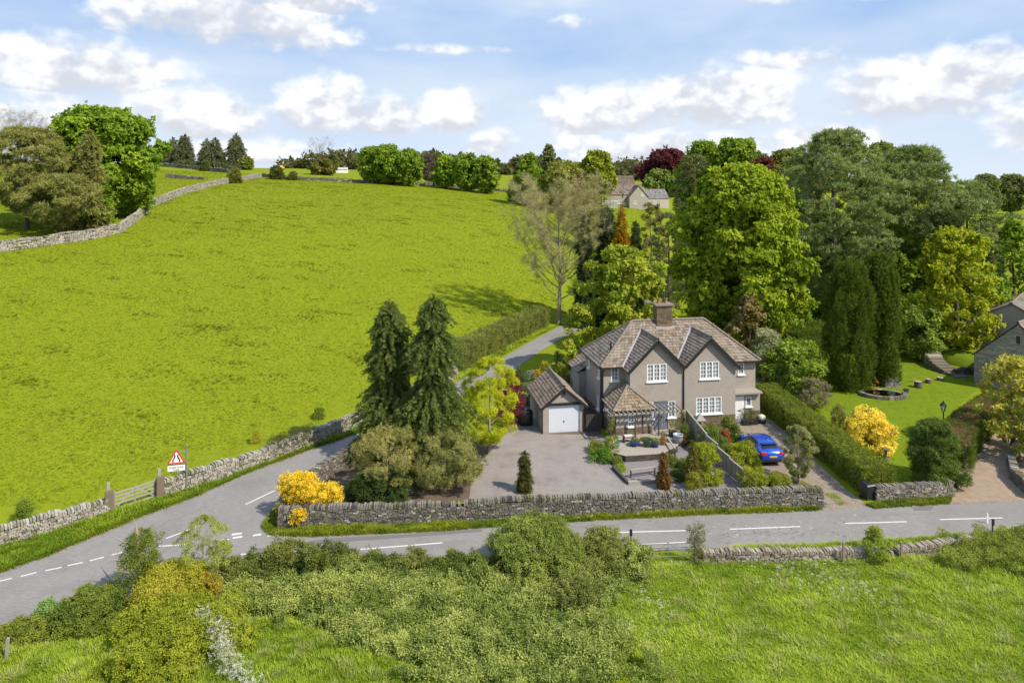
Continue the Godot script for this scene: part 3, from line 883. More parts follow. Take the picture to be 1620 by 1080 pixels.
func garage() -> void:
	var o := thing("garage", "detached single garage with pale up-and-over door and brown tiled roof", "garage", Vector3(2.4, 0, -52.8), deg_to_rad(9.5))
	var w := CSGCombiner3D.new()
	w.name = "wall"
	w.material_override = M.render
	o.add_child(w)
	prism(w, "shell", [Vector2(0, -0.05), Vector2(3.3, -0.05), Vector2(3.3, 2.2), Vector2(1.65, 3.55), Vector2(0, 2.2)], 0.0, 5.2)
	cut(w, "room", Vector3(0.2, 0, -5.0), Vector3(3.1, 2.15, -0.2))
	cut(w, "opening", Vector3(0.46, 0, -0.4), Vector3(2.92, 2.15, 0.2))
	var st := tool_()
	box(st, Vector3(0.47, 0.03, -0.14), Vector3(2.91, 2.14, -0.09))
	for k in 15:
		box(st, Vector3(0.50 + k * 0.16, 0.06, -0.09), Vector3(0.63 + k * 0.16, 2.11, -0.08))
	var d := put("garage_door", done(st), M.garage_door, o)
	put("handle", box_mesh(Vector3(1.66, 0.82, -0.08), Vector3(1.72, 0.95, -0.04)), M.sign_black, d)
	put("lintel", box_mesh(Vector3(0.25, 2.16, 0.003), Vector3(3.1, 2.36, 0.09)), M.black, o)
	var sl := [[Vector3(-0.22, 2.08, -5.35), Vector3(-0.22, 2.08, 0.25), Vector3(1.65, 3.64, 0.25), Vector3(1.65, 3.64, -5.35)], [Vector3(3.52, 2.08, 0.25), Vector3(3.52, 2.08, -5.35), Vector3(1.65, 3.64, -5.35), Vector3(1.65, 3.64, 0.25)]]
	var roof := roof_part(o, sl, Color(0.30, 0.235, 0.185), 0.26, 0.28)
	ridge(roof, Vector3(1.65, 3.64, 0.25), Vector3(1.65, 3.64, -5.35), M.mortar, 0.1)
	for s in [-1.0, 1.0]:
		put("barge_board", bar_mesh(Vector3(1.65 + s * 1.87, 1.95, 0.24), Vector3(1.65, 3.5, 0.24), 0.05, 0.2), M.black, roof)
		put("gutter", bar_mesh(Vector3(1.65 + s * 1.93, 2.04, 0.2), Vector3(1.65 + s * 1.93, 2.04, -5.3), 0.1, 0.08), M.black, roof)
	pipe(o, [Vector3(-0.24, 2.0, 0.1), Vector3(-0.06, 1.75, 0.06), Vector3(-0.06, 0.03, 0.06)], 0.045)
	pipe(o, [Vector3(3.55, 2.0, 0.1), Vector3(3.24, 1.75, 0.06), Vector3(3.24, 0.03, 0.06)], 0.045)
	put("lamp", box_mesh(Vector3(1.57, 2.95, 0.003), Vector3(1.73, 3.2, 0.14)), M.black, o)
	# open timber gate between garage and house
	var g := thing("side_gate", "dark slatted timber gate between garage and house", "gate", Vector3(5.75, 0, -53.3), deg_to_rad(9.5))
	for k in 9:
		put("slat", box_mesh(Vector3(0.05 + k * 0.14, 0.08, 0), Vector3(0.16 + k * 0.14, 1.35, 0.03)), M.dark_timber, g)
	put("rail", box_mesh(Vector3(0.0, 0.3, -0.04), Vector3(1.32, 0.4, -0.002)), M.dark_timber, g)
	put("rail", box_mesh(Vector3(0.0, 1.05, -0.04), Vector3(1.32, 1.15, -0.002)), M.dark_timber, g)
	var bn := thing("oil_tank", "dark plastic oil tank in the shade beside the garage", "tank", Vector3(1.1, 0, -55.0), deg_to_rad(9.5))
	var ts := tool_()
	lathe(ts, [Vector2(0.0, 0.02), Vector2(0.55, 0.02), Vector2(0.6, 0.1), Vector2(0.6, 1.0), Vector2(0.5, 1.15), Vector2(0.15, 1.2), Vector2(0.15, 1.3), Vector2(0.0, 1.3)], 18)
	put("shell", done(ts), M.plastic, bn)


func pergola() -> void:
	var th := deg_to_rad(9.5)
	var o := thing("pergola", "slim timber pergola with thin rafters in front of the house", "pergola", Vector3(7.35, 0, -50.75), th)
	for x in [0.0, 1.9, 3.75, 5.6]:
		put("post", box_mesh(Vector3(x - 0.05, 0, -0.05), Vector3(x + 0.05, 2.1, 0.05)), M.dark_timber, o)
	for x in [0.55, 2.7]:
		put("post", box_mesh(Vector3(x - 0.04, 0, -0.6), Vector3(x + 0.04, 2.1, -0.52)), M.dark_timber, o)
	put("beam", box_mesh(Vector3(-0.2, 2.1, -0.05), Vector3(5.9, 2.22, 0.05)), M.grey_timber, o)
	put("beam", box_mesh(Vector3(-0.2, 2.1, -1.25), Vector3(0.3, 2.22, -1.15)), M.grey_timber, o)
	for k in 17:
		put("rafter", bar_mesh(Vector3(-0.05 + k * 0.355, 2.27, 0.2), Vector3(-0.05 + k * 0.355, 2.27, -1.4), 0.05, 0.09), M.grey_timber, o)


# ------------------------------------------------------------------ plants: meshes and generators
func clump(sd: int, n: int, l: float, wd: float, spread: float, flat := 1.0, lift := 0.4) -> ArrayMesh:
	# a handful of leaves round a twig end, +y outwards, about one unit across
	var r := RandomNumberGenerator.new()
	r.seed = sd
	var st := tool_()
	for i in n:
		var p := Vector3(r.randf_range(-1, 1), r.randf_range(-0.7, 0.7) * flat, r.randf_range(-1, 1)) * spread
		var d := (Vector3(p.x, r.randf_range(-0.3, 0.9) * lift, p.z).normalized() + Vector3(r.randf_range(-1, 1), r.randf_range(-1, 1), r.randf_range(-1, 1)) * 0.6).normalized()
		var nn := (Vector3.UP + Vector3(r.randf_range(-1, 1), r.randf_range(-0.6, 0.6), r.randf_range(-1, 1)) * 0.9).normalized()
		var s := d.cross(nn).normalized() * wd * 0.5
		var a := p - d * l * 0.5
		var b := p + d * l * 0.5
		var m := p - d * l * 0.05 + nn * l * 0.06
		tri(st, a, m + s, b)
		tri(st, a, b, m - s)
	return done(st)


func needles(sd: int, n: int, l: float, wd: float) -> ArrayMesh:
	var r := RandomNumberGenerator.new()
	r.seed = sd
	var st := tool_()
	for i in n:
		var d := Vector3(r.randf_range(-1, 1), r.randf_range(-0.2, 1.2), r.randf_range(-1, 1)).normalized()
		var p := Vector3(r.randf_range(-0.25, 0.25), r.randf_range(-0.2, 0.2), r.randf_range(-0.25, 0.25))
		var s := d.cross(Vector3(r.randf_range(-1, 1), r.randf_range(-1, 1), r.randf_range(-1, 1))).normalized() * wd
		tri(st, p - s, p + s, p + d * l)
	return done(st)


func spray(sd: int, n: int) -> ArrayMesh:
	# a flat drooping frond of scale leaves, pointing along +y and bending to -z
	var r := RandomNumberGenerator.new()
	r.seed = sd
	var st := tool_()
	for i in n:
		var t := float(i) / n
		var p := Vector3(0, t * 0.9, -t * t * 0.45)
		for s in [-1.0, 1.0]:
			var l := 0.42 * (1.0 - t * 0.65) * r.randf_range(0.75, 1.2)
			var d := Vector3(s * 0.75, 0.6, r.randf_range(-0.5, 0.15)).normalized()
			var q := p + d * l
			var w := Vector3(0, 0.05, r.randf_range(-0.07, 0.07))
			tri(st, p - w, q, p + w + d * l * 0.35)
			tri(st, p + w, q + w * 0.8, q - w)
	return done(st)


func tuft(sd: int, n: int, lean: float, wd: float) -> ArrayMesh:
	var r := RandomNumberGenerator.new()
	r.seed = sd
	var st := tool_()
	for i in n:
		var a := r.randf() * TAU
		var d := Vector3(cos(a), 0, sin(a))
		var s := Vector3(-d.z, 0, d.x) * wd * r.randf_range(0.7, 1.3)
		var p := d * r.randf_range(0.0, 0.3) + Vector3(r.randf_range(-0.15, 0.15), 0, r.randf_range(-0.15, 0.15))
		var h := r.randf_range(0.55, 1.1)
		var k := r.randf_range(0.2, 1.0) * lean
		var m := p + Vector3.UP * h * 0.6 + d * k * 0.3
		var e := p + Vector3.UP * h * (1.0 - k * 0.25) + d * k * 0.9
		tri(st, p - s, p + s, m + s * 0.7)
		tri(st, p - s, m + s * 0.7, m - s * 0.7)
		tri(st, m - s * 0.7, m + s * 0.7, e)
	return done(st)


func leaf_meshes() -> void:
	M.broad = [clump(1, 11, 0.62, 0.42, 0.5), clump(2, 11, 0.55, 0.4, 0.5), clump(3, 10, 0.66, 0.46, 0.52)]
	M.small = [clump(4, 16, 0.40, 0.22, 0.55), clump(5, 16, 0.36, 0.24, 0.55), clump(6, 14, 0.42, 0.2, 0.55)]
	M.tiny = [clump(14, 18, 0.26, 0.17, 0.5), clump(15, 18, 0.28, 0.15, 0.5)]
	M.pine = [needles(7, 22, 0.62, 0.06), needles(8, 20, 0.66, 0.065)]
	M.frond = [spray(9, 9), spray(10, 8)]
	M.tuft = [tuft(11, 11, 0.9, 0.045), tuft(12, 11, 0.6, 0.04), tuft(13, 9, 1.2, 0.05)]
	M.flower = [clump(20, 12, 0.3, 0.3, 0.5, 0.25)]
	M.twig = [needles(30, 9, 1.0, 0.012), needles(31, 8, 1.0, 0.014)]


func scatter(called: String, parent: Node, meshes: Array, m: Material, where: Array, tint: Array) -> MultiMeshInstance3D:
	var mm := MultiMesh.new()
	mm.transform_format = MultiMesh.TRANSFORM_3D
	mm.use_colors = true
	mm.mesh = meshes[rng.randi() % meshes.size()]
	mm.instance_count = where.size()
	for i in where.size():
		mm.set_instance_transform(i, where[i])
		mm.set_instance_color(i, tint[i])
	var o := MultiMeshInstance3D.new()
	o.multimesh = mm
	o.material_override = m
	if parent == null:
		o.name = numbered(called)
		add_child(o)
	else:
		o.name = called
		parent.add_child(o, true)
	o.set_meta("kind", "stuff")
	return o


func facing(dir: Vector3, roll: float, s: float) -> Basis:
	var y := dir.normalized()
	var x := y.cross(Vector3(0.36, 0.21, 0.91)).normalized()
	var z := x.cross(y)
	var c := cos(roll)
	var q := sin(roll)
	return Basis((x * c + z * q) * s, y * s, (z * c - x * q) * s)


func rv() -> Vector3:
	return Vector3(rng.randf_range(-1, 1), rng.randf_range(-1, 1), rng.randf_range(-1, 1))


func profile_at(prof: Array, t: float) -> float:
	# prof: radii at equal steps from bottom to top
	var f := t * (prof.size() - 1)
	var i := mini(int(f), prof.size() - 2)
	return lerpf(prof[i], prof[i + 1], f - i)


func crown(parent: Node, o: Dictionary) -> void:
	# o: base, height, radius, prof, lobes, lobe (radius share), per (clumps per lobe), size, colors [a, b], mesh, mat, flat, droop, inner
	var where := []
	var tint := []
	var base: Vector3 = o.get("base", Vector3.ZERO)
	var hh: float = o.height
	var rr: float = o.radius
	var prof: Array = o.prof
	var flat: float = o.get("flat", 0.85)
	var droop: float = o.get("droop", 0.0)
	var ca: Color = o.colors[0]
	var cb: Color = o.colors[1]
	var sz: float = o.size
	var lobes: int = o.lobes
	var mid := base + Vector3.UP * hh * 0.5
	var loose: float = o.get("loose", 0.5)
	for i in lobes:
		var t := clampf((i + rng.randf()) / lobes, 0.02, 0.985)
		var pr := profile_at(prof, t) * rr
		var a := i * 2.39996 + rng.randf_range(-0.5, 0.5)
		pr *= 1.0 + loose * 0.5 * fn.get_noise_3d(cos(a) * 1.3 + rr, t * 2.6 + hh, sin(a) * 1.3)
		var lr: float = o.lobe * rr * rng.randf_range(0.6, 1.35)
		lr = minf(lr, maxf(pr * 0.9, o.lobe * rr * 0.4))
		var reach := maxf(0.0, pr - lr * 0.7) * sqrt(rng.randf_range(0.3, 1.0 + 0.25 * loose))
		var c := base + Vector3(cos(a) * reach, t * hh, sin(a) * reach)
		c.y = clampf(c.y, base.y + lr * flat * 0.3, base.y + hh - lr * flat * 0.7)
		var lobe_col := ca.lerp(cb, rng.randf())
		var out := (c - mid) / Vector3(rr, hh * 0.5, rr)
		var shape := Vector3(lr * rng.randf_range(0.8, 1.3), lr * flat * rng.randf_range(0.75, 1.2), lr * rng.randf_range(0.8, 1.3))
		var per := int(o.per * lr * lr / (o.lobe * rr * o.lobe * rr))
		for k in per:
			var d := rv()
			d = d.normalized()
			if d.dot(out) < -0.3 and rng.randf() < 0.8:
				continue
			if d.y < -0.5 and rng.randf() < 0.65:
				continue
			var far := 1.08 - 0.55 * pow(rng.randf(), 2.0)
			if rng.randf() < 0.12 * loose * 2.0:
				far *= rng.randf_range(1.05, 1.4)
			var p := c + d * shape * far
			if p.y < base.y + 0.02:
				continue
			var dir := (d + rv() * 0.45 + Vector3.UP * (0.35 - droop)).normalized()
			where.append(Transform3D(facing(dir, rng.randf() * TAU, sz * rng.randf_range(0.65, 1.35)), p))
			var v := rng.randf_range(0.82, 1.18)
			var col := lobe_col.lerp(ca if rng.randf() < 0.5 else cb, 0.35)
			if o.colors.size() > 2 and rng.randf() < 0.16:
				col = o.colors[2]
			tint.append(Color(col.r * v, col.g * v, col.b * v))
	scatter(o.get("called", "crown"), parent, o.mesh, o.get("mat", M.leaf), where, tint)


func trunk(parent: Node, h: float, r: float, limbs: int, spread: float, from: float, m: Material, bend := 0.06, top_at := 0.9) -> void:
	var st := tool_()
	var pts := []
	var rad := []
	var off := Vector3.ZERO
	for i in 7:
		var t := i / 6.0
		off += Vector3(rng.randf_range(-1, 1), 0, rng.randf_range(-1, 1)) * h * bend * 0.25
		pts.append(Vector3(off.x * t, h * top_at * t - 0.15, off.z * t))
		rad.append(r * (1.0 - 0.8 * t) * (1.35 if i == 0 else 1.0))
	tube(st, pts, rad, 8)
	for k in limbs:
		var t := lerpf(from, 0.9, float(k) / maxi(1, limbs))
		var i := mini(int(t * 6), 5)
		var p: Vector3 = pts[i].lerp(pts[i + 1], t * 6 - i)
		var a := k * 2.4 + rng.randf()
		var l: float = spread * (1.0 - 0.5 * t) * rng.randf_range(0.8, 1.1)
		var d := Vector3(cos(a), rng.randf_range(0.35, 0.8), sin(a))
		tube(st, [p, p + d * l * 0.5, p + d * l * 0.85 + Vector3.UP * l * 0.12], [r * 0.38 * (1.1 - t), r * 0.22 * (1.1 - t), r * 0.06], 5)
	put("trunk", done(st), m, parent)


const ROUND := [0.35, 0.78, 0.96, 1.0, 0.95, 0.8, 0.35]
const TALL := [0.45, 0.8, 0.95, 1.0, 0.9, 0.7, 0.4, 0.12]
const CONE := [0.92, 1.0, 0.97, 0.88, 0.78, 0.62, 0.42, 0.14]
const COLUMN := [0.72, 0.92, 1.0, 1.0, 0.98, 0.94, 0.8, 0.45]
const BUSH := [0.85, 1.0, 1.0, 0.9, 0.7, 0.35]
const PINE := [0.15, 0.45, 0.8, 0.9, 1.0, 0.9, 0.7, 0.3]


func layered(parent: Node, height: float, radius: float, size: float, colors: Array, density: float) -> void:
	# whorls of drooping boughs, each hung with fronds
	var where := []
	var tint := []
	var step := maxf(size * 0.5, height / 60.0)
	var tiers := int(height / step)
	for i in tiers:
		var t := (i + rng.randf_range(0.0, 0.6)) / tiers
		var env := pow(1.0 - t, 0.48) * (0.9 + 0.6 * fn.get_noise_2d(t * 5.0 + radius * 3.0, height))
		if t < 0.12:
			env *= 0.8 + t * 1.6
		var n := int(clampf(15.0 * env + 4.0, 5, 19))
		for k in n:
			var a := TAU * (k + rng.randf_range(-0.35, 0.35)) / n + i * 1.9
			var l := maxf(radius * env * rng.randf_range(0.75, 1.18), size * 0.35)
			var d := Vector3(cos(a), 0, sin(a))
			var m := int(clampf(l / (size * 0.2) * density, 3, 20))
			var tone: Color = colors[0].lerp(colors[1], rng.randf())
			for j in m:
				var s := lerpf(0.22, 1.0, (j + rng.randf()) / m)
				var p := Vector3(0, t * height, 0) + d * l * s + Vector3.UP * l * (0.28 * s - 0.62 * s * s)
				p += rv() * size * 0.22
				p.y = maxf(p.y, 0.05)
				var dir := d * 0.8 + Vector3.DOWN * (0.15 + 0.55 * s) + rv() * 0.45
				where.append(Transform3D(facing(dir, rng.randf() * TAU, size * rng.randf_range(0.7, 1.15)), p))
				var v := rng.randf_range(0.8, 1.2)
				var c := tone.lerp(colors[1], 0.25 * rng.randf())
				tint.append(Color(c.r * v, c.g * v, c.b * v))
	for j in 10:
		where.append(Transform3D(facing(Vector3.UP + rv() * 0.5, rng.randf() * TAU, size * 0.8), Vector3.UP * height * rng.randf_range(0.94, 1.0)))
		tint.append(colors[0])
	scatter("crown", parent, M.frond, M.needle, where, tint)


func per_lobe(r: float, size: float, density: float) -> int:
	return int(clampf(13.0 * density * pow(r / size, 2.0), 14, 320))


func tree(called: String, label: String, at: Vector3, height: float, radius: float, kind: String, ca: Color, cb: Color, group := "", density := 1.0) -> Node3D:
	var o := thing(called, label, "bush" if kind == "bush" or kind == "tinybush" else "tree", on_ground(at), 0.0, group)
	ca = Color(ca.r * 1.14, ca.g * 1.14, ca.b * 1.14)
	cb = Color(cb.r * 1.14, cb.g * 1.14, cb.b * 1.14)
	var d := -at.z
	var k := clampf(d / 90.0, 0.45, 2.6)          # farther trees carry fewer, larger leaf clumps
	var size := 0.62 * k
	var area := radius * height
	match kind:
		"round":
			trunk(o, height * 0.8, height * 0.028, 7, radius * 0.8, 0.25, M.bark)
			crown(o, {base = Vector3.UP * height * 0.10, height = height * 0.90, radius = radius * 0.93, prof = ROUND, lobes = int(clampf(area * 1.0, 36, 150)), lobe = 0.22, per = per_lobe(radius * 0.22, size, density), size = size, colors = [ca, cb], mesh = M.broad, flat = 0.7, loose = 0.7})
		"tall":
			trunk(o, height * 0.85, height * 0.022, 9, radius * 0.8, 0.2, M.bark)
			crown(o, {base = Vector3.UP * height * 0.08, height = height * 0.92, radius = radius, prof = TALL, lobes = int(clampf(area * 0.9, 40, 140)), lobe = 0.22, per = per_lobe(radius * 0.22, size, density), size = size, colors = [ca, cb], mesh = M.broad, loose = 0.7})
		"airy":
			trunk(o, height * 0.9, height * 0.02, 14, radius * 0.9, 0.15, M.pale_bark)
			crown(o, {base = Vector3.UP * height * 0.12, height = height * 0.88, radius = radius, prof = ROUND, lobes = int(clampf(area * 1.6, 50, 110)), lobe = 0.16, per = int(24.0 * density), size = size * 0.6, colors = [ca, cb], mesh = M.small, loose = 1.0})
		"cone":
			trunk(o, height * 0.97, height * 0.016, 0, 0.0, 0.5, M.bark, 0.02, 0.97)
			layered(o, height, radius, size, [ca, cb], density)
		"column":
			crown(o, {base = Vector3.ZERO, height = height, radius = radius, prof = COLUMN, lobes = int(clampf(area * 5.0, 80, 210)), lobe = 0.17, per = int(175.0 * density), size = size * 0.6, colors = [ca, cb], mesh = M.frond, mat = M.needle, flat = 4.0, loose = 0.12, droop = -0.9})
			trunk(o, height * 0.3, radius * 0.12, 0, 0.0, 0.5, M.bark)
		"pine":
			trunk(o, height * 0.95, height * 0.02, 16, radius * 0.95, 0.28, M.bark, 0.04, 0.95)
			crown(o, {base = Vector3.UP * height * 0.18, height = height * 0.82, radius = radius, prof = PINE, lobes = int(clampf(area * 0.8, 50, 140)), lobe = 0.18, per = per_lobe(radius * 0.18, size * 0.85, density), size = size * 1.05, colors = [ca, cb], mesh = M.pine, mat = M.needle, flat = 0.42, loose = 1.0})
		"bush":
			crown(o, {base = Vector3.ZERO, height = height, radius = radius, prof = BUSH, lobes = int(clampf(area * 9.0, 24, 110)), lobe = 0.26, per = per_lobe(radius * 0.26, 0.34 * k, density * 1.3), size = 0.42 * k, colors = [ca, cb, Color(0.22, 0.26, 0.035)] if called in ["broom_shrub", "golden_shrub"] else [ca, cb], mesh = M.small, called = "foliage", loose = 0.9})
			trunk(o, height * 0.7, maxf(0.03, radius * 0.06), 4, radius * 0.7, 0.1, M.bark)
		"tinybush":
			crown(o, {base = Vector3.ZERO, height = height, radius = radius, prof = BUSH, lobes = 16, lobe = 0.36, per = int(26 * density), size = 0.24, colors = [ca, cb], mesh = M.tiny, called = "foliage", loose = 1.0})
			trunk(o, height * 0.6, maxf(0.02, radius * 0.06), 3, radius * 0.6, 0.1, M.bark)
	return o


func hedge(called: String, label: String, path: Array, width: float, height: float, ca: Color, cb: Color, per_m2 := 70.0, size := 0.22, ragged := 0.12, mesh: Array = []) -> Node3D:
	# path: points on the ground
	var o := thing(called, label, "hedge", path[0])
	var where := []
	var tint := []
	var core := tool_()
	for i in path.size() - 1:
		var a: Vector3 = path[i] - path[0]
		var b: Vector3 = path[i + 1] - path[0]
		var d := (b - a).normalized()
		var s := Vector3(-d.z, 0, d.x).normalized()
		var l := (b - a).length()
		var h: float = height
		var ca0 := a + d * (width * 0.22 if i == 0 else 0.0)
		var cb0 := b - d * (width * 0.22 if i == path.size() - 2 else 0.0)
		hexa(core, [cb0 + s * width * 0.3, cb0 - s * width * 0.3, ca0 - s * width * 0.3, ca0 + s * width * 0.3, cb0 + s * width * 0.26 + Vector3.UP * h * 0.8, cb0 - s * width * 0.26 + Vector3.UP * h * 0.8, ca0 - s * width * 0.26 + Vector3.UP * h * 0.8, ca0 + s * width * 0.26 + Vector3.UP * h * 0.8])
		for e in [[a, -d, i == 0], [b, d, i == path.size() - 2]]:
			if e[2]:
				for k in int(per_m2 * width * h * 1.2):
					var p: Vector3 = e[0] + s * rng.randf_range(-0.5, 0.5) * width + Vector3.UP * rng.randf() * h + e[1] * rng.randf_range(-0.15, 0.1)
					where.append(Transform3D(facing(e[1] + rv() * 0.6, rng.randf() * TAU, size * rng.randf_range(0.7, 1.4)), p))
					tint.append(ca.lerp(cb, rng.randf()))
		var n := int(per_m2 * l * (width + 2.0 * h))
		for k in n:
			var t := rng.randf()
			var u := rng.randf() * (width + 2.0 * h)
			var p := a.lerp(b, t)
			var nn := Vector3.UP
			var jut := (fn.get_noise_3d(p.x * 0.7, 3.0 + i, p.z * 0.7) * 0.9 + rng.randf_range(-0.5, 0.5)) * ragged
			if u < width:
				p += s * (u - width * 0.5) + Vector3.UP * (h + jut)
			elif u < width + h:
				nn = s
				p += s * (width * 0.5 + jut) + Vector3.UP * (u - width)
			else:
				nn = -s
				p += -s * (width * 0.5 + jut) + Vector3.UP * (u - width - h)
			var col := ca.lerp(cb, rng.randf())
			var v := rng.randf_range(0.8, 1.2)
			tint.append(Color(col.r * v, col.g * v, col.b * v))
			where.append(Transform3D(facing(nn + rv() * 0.6, rng.randf() * TAU, size * rng.randf_range(0.7, 1.4)), p))
	put("branches", done(core), M.twigs, o)
	scatter("foliage", o, mesh if mesh.size() else M.tiny, M.leaf, where, tint)
	return o


func bare_tree(called: String, label: String, at: Vector3, height: float, radius: float, m: Material, bud: Color, buds: int) -> void:
	var o := thing(called, label, "tree", on_ground(at))
	var st := tool_()
	var tips := []
	var pts := []
	var rad := []
	var sway := Vector3.ZERO
	for i in 9:
		var t := i / 8.0
		sway += Vector3(rng.randf_range(-1, 1), 0, rng.randf_range(-1, 1)) * height * 0.006
		pts.append(Vector3(sway.x, height * 0.92 * t - 0.1, sway.z))
		rad.append(height * 0.017 * pow(1.0 - t * 0.94, 0.9))
	tube(st, pts, rad, 8)
	for k in 46:
		var t := lerpf(0.2, 0.92, pow(k / 46.0, 0.85))
		var i := mini(int(t * 8), 7)
		var p: Vector3 = pts[i].lerp(pts[i + 1], t * 8 - i)
		var a := k * 2.4 + rng.randf() * 0.7
		var l := radius * (0.45 + 0.75 * sin(PI * pow(clampf((t - 0.12) / 0.88, 0.0, 1.0), 0.8))) * rng.randf_range(0.8, 1.1)
		var d := Vector3(cos(a), 0, sin(a))
		var r := height * 0.0062 * (1.1 - t)
		var c := [p]
		var cr := [r]
		for j in range(1, 6):
			var u := j / 5.0
			c.append(p + d * l * (u - 0.12 * u * u) + Vector3.UP * l * (0.5 * u + 0.55 * u * u) + rv() * l * 0.03)
			cr.append(r * (1.0 - 0.85 * u))
		tube(st, c, cr, 5)
		for j in 12:
			var u := rng.randf_range(0.25, 1.0)
			var i2 := mini(int(u * 5), 4)
			var q: Vector3 = c[i2].lerp(c[i2 + 1], u * 5 - i2)
			var nd := (d * 0.6 + Vector3.UP * 0.9 + rv() * 0.75).normalized()
			var e := q + nd * l * rng.randf_range(0.16, 0.34)
			tube(st, [q, q.lerp(e, 0.5) + rv() * 0.08, e], [r * 0.35, r * 0.22, r * 0.1], 3)
			tips.append([e, nd])
			tips.append([q.lerp(e, 0.6), nd])
	put("trunk", done(st), m, o)
	var where := []
	var tint := []
	for i in buds:
		var t: Array = tips[rng.randi() % tips.size()]
		where.append(Transform3D(facing(t[1] + rv() * 0.4, rng.randf() * TAU, rng.randf_range(0.35, 0.8) * height / 19.0), t[0] + rv() * 0.25))
		var v := rng.randf_range(0.75, 1.25)
		tint.append(Color(bud.r * v, bud.g * v, bud.b * v))
	scatter("twigs", o, M.twig, M.leaf_nolight, where, tint)


# ------------------------------------------------------------------ dry stone walls
func rubble(st: SurfaceTool, c: Vector3, d: Vector3, s: Vector3, l: float, h: float, w: float, col: Color, rough := 0.16) -> void:
	# one rough stone: middle c, along d, across s
	var p := []
	for k in 8:
		var x := (-1.0 if k in [0, 3, 4, 7] else 1.0) * l * 0.5 * rng.randf_range(1.0 - rough * 1.6, 1.0)
		var z := (1.0 if k in [0, 1, 4, 5] else -1.0) * w * 0.5 * rng.randf_range(1.0 - rough, 1.0)
		var y := (-0.5 if k < 4 else 0.5) * h * rng.randf_range(1.0 - rough * 1.8, 1.0)
		p.append(c + d * x + s * z + Vector3.UP * y)
	st.set_color(col)
	hexa(st, p)


func stone_color(base: Color, spread := 0.35) -> Color:
	var v := 1.0 + rng.randf_range(-spread, spread)
	if rng.randf() < 0.1:
		v *= 0.55
	var pick := rng.randf()
	if pick < 0.07:
		return Color(0.46, 0.45, 0.41)
	if pick < 0.12:
		return Color(0.15, 0.16, 0.06)
	return Color(base.r * v, base.g * v * rng.randf_range(0.96, 1.03), base.b * v * rng.randf_range(0.9, 1.04))


func dry_wall(label: String, path: Array, h0: float, h1: float, base: Color, opt := {}) -> Node3D:
	# path: base points; opt: thick, course, length, coping (height), single (coping stones as parts), fallen (uneven top)
	var o := thing("stone_wall", label, "wall", path[0], 0.0, opt.get("group", ""))
	var thick: float = opt.get("thick", 0.5)
	var course: float = opt.get("course", 0.09)
	var length: float = opt.get("length", 0.185)
	var cope: float = opt.get("coping", 0.24)
	var single: bool = opt.get("single", false)
	var ragged: float = opt.get("ragged", 0.0)
	var total := 0.0
	for i in path.size() - 1:
		total += (path[i + 1] - path[i]).length()
	var st := tool_()
	var cst := tool_()
	var core := tool_()
	var singles := 0
	var variants := []
	if single:
		for k in 8:
			var vs := tool_()
			rubble(vs, Vector3.ZERO, Vector3.RIGHT, Vector3.BACK, 0.15, 1.0, 1.0, stone_color(base), 0.22)
			variants.append(done(vs))
	var run := 0.0
	for i in path.size() - 1:
		var a: Vector3 = path[i] - path[0]
		var b: Vector3 = path[i + 1] - path[0]
		var l := (b - a).length()
		var flat := Vector3(b.x - a.x, 0, b.z - a.z).normalized()
		var d := (b - a) / l
		var s := Vector3(flat.z, 0, -flat.x)
		var ha := lerpf(h0, h1, run / total)
		var hb := lerpf(h0, h1, (run + l) / total)
		hexa(core, [a - s * thick * 0.36, b - s * thick * 0.36, b + s * thick * 0.36, a + s * thick * 0.36, a - s * thick * 0.3 + Vector3.UP * (ha - 0.05), b - s * thick * 0.3 + Vector3.UP * (hb - 0.05), b + s * thick * 0.3 + Vector3.UP * (hb - 0.05), a + s * thick * 0.3 + Vector3.UP * (ha - 0.05)])
		var rows := int(round(ha / course))
		for r in rows:
			for side in [-1.0, 1.0]:
				var x := rng.randf_range(-0.1, 0.0)
				while x < l:
					var sl := length * rng.randf_range(0.45, 1.9)
					var f := clampf((x + sl * 0.5) / l, 0.0, 1.0)
					var h := lerpf(ha, hb, f)
					var dip: float = fn.get_noise_2d((run + x) * 0.35, 7.0) * ragged
					var y := (r + 0.5) / rows * h
					if y < h + dip:
						var inset := thick * 0.08 * r / rows
						rubble(st, a + d * (x + sl * 0.5) + s * side * (thick * 0.33 - inset + rng.randf_range(-0.03, 0.03)) + Vector3.UP * y, d, s, sl * 0.97, h / rows * 1.02, thick * 0.4, stone_color(base))
					x += sl
		if cope > 0.0:
			var x := 0.0
			while x < l:
				var w := rng.randf_range(0.10, 0.19) * maxf(1.0, length / 0.3)
				var f := clampf((x + w * 0.5) / l, 0.0, 1.0)
				var h := lerpf(ha, hb, f)
				var ch := cope * rng.randf_range(0.75, 1.2)
				var dip: float = fn.get_noise_2d((run + x) * 0.35, 7.0) * ragged
				if dip < -0.12 * maxf(ragged, 0.01) / 0.3 and rng.randf() < 0.5:
					x += w
					continue
				var c := a + d * (x + w * 0.5) + Vector3.UP * (h + dip + ch * 0.42)
				var lean := rng.randf_range(-0.18, 0.18)
				if single and singles < 300:
					var o2 := put("coping_stone", variants[rng.randi() % 8], M.stone, o, c)
					o2.transform = Transform3D(Basis(flat * (w / 0.15), (Vector3.UP + flat * lean).normalized() * ch, -s * thick * 1.0), c)
					singles += 1
				else:
					rubble(cst, c, (d + Vector3.UP * lean).normalized(), s, w * 0.95, ch, thick, stone_color(base), 0.22)
				x += w
		run += l
	put("rubble_core", done(core), M.core, o)
	put("stones", done(st), M.stone, o).set_meta("kind", "stuff")
	if cope > 0.0 and not single:
		put("coping_stones", done(cst), M.stone, o).set_meta("kind", "stuff")
	return o


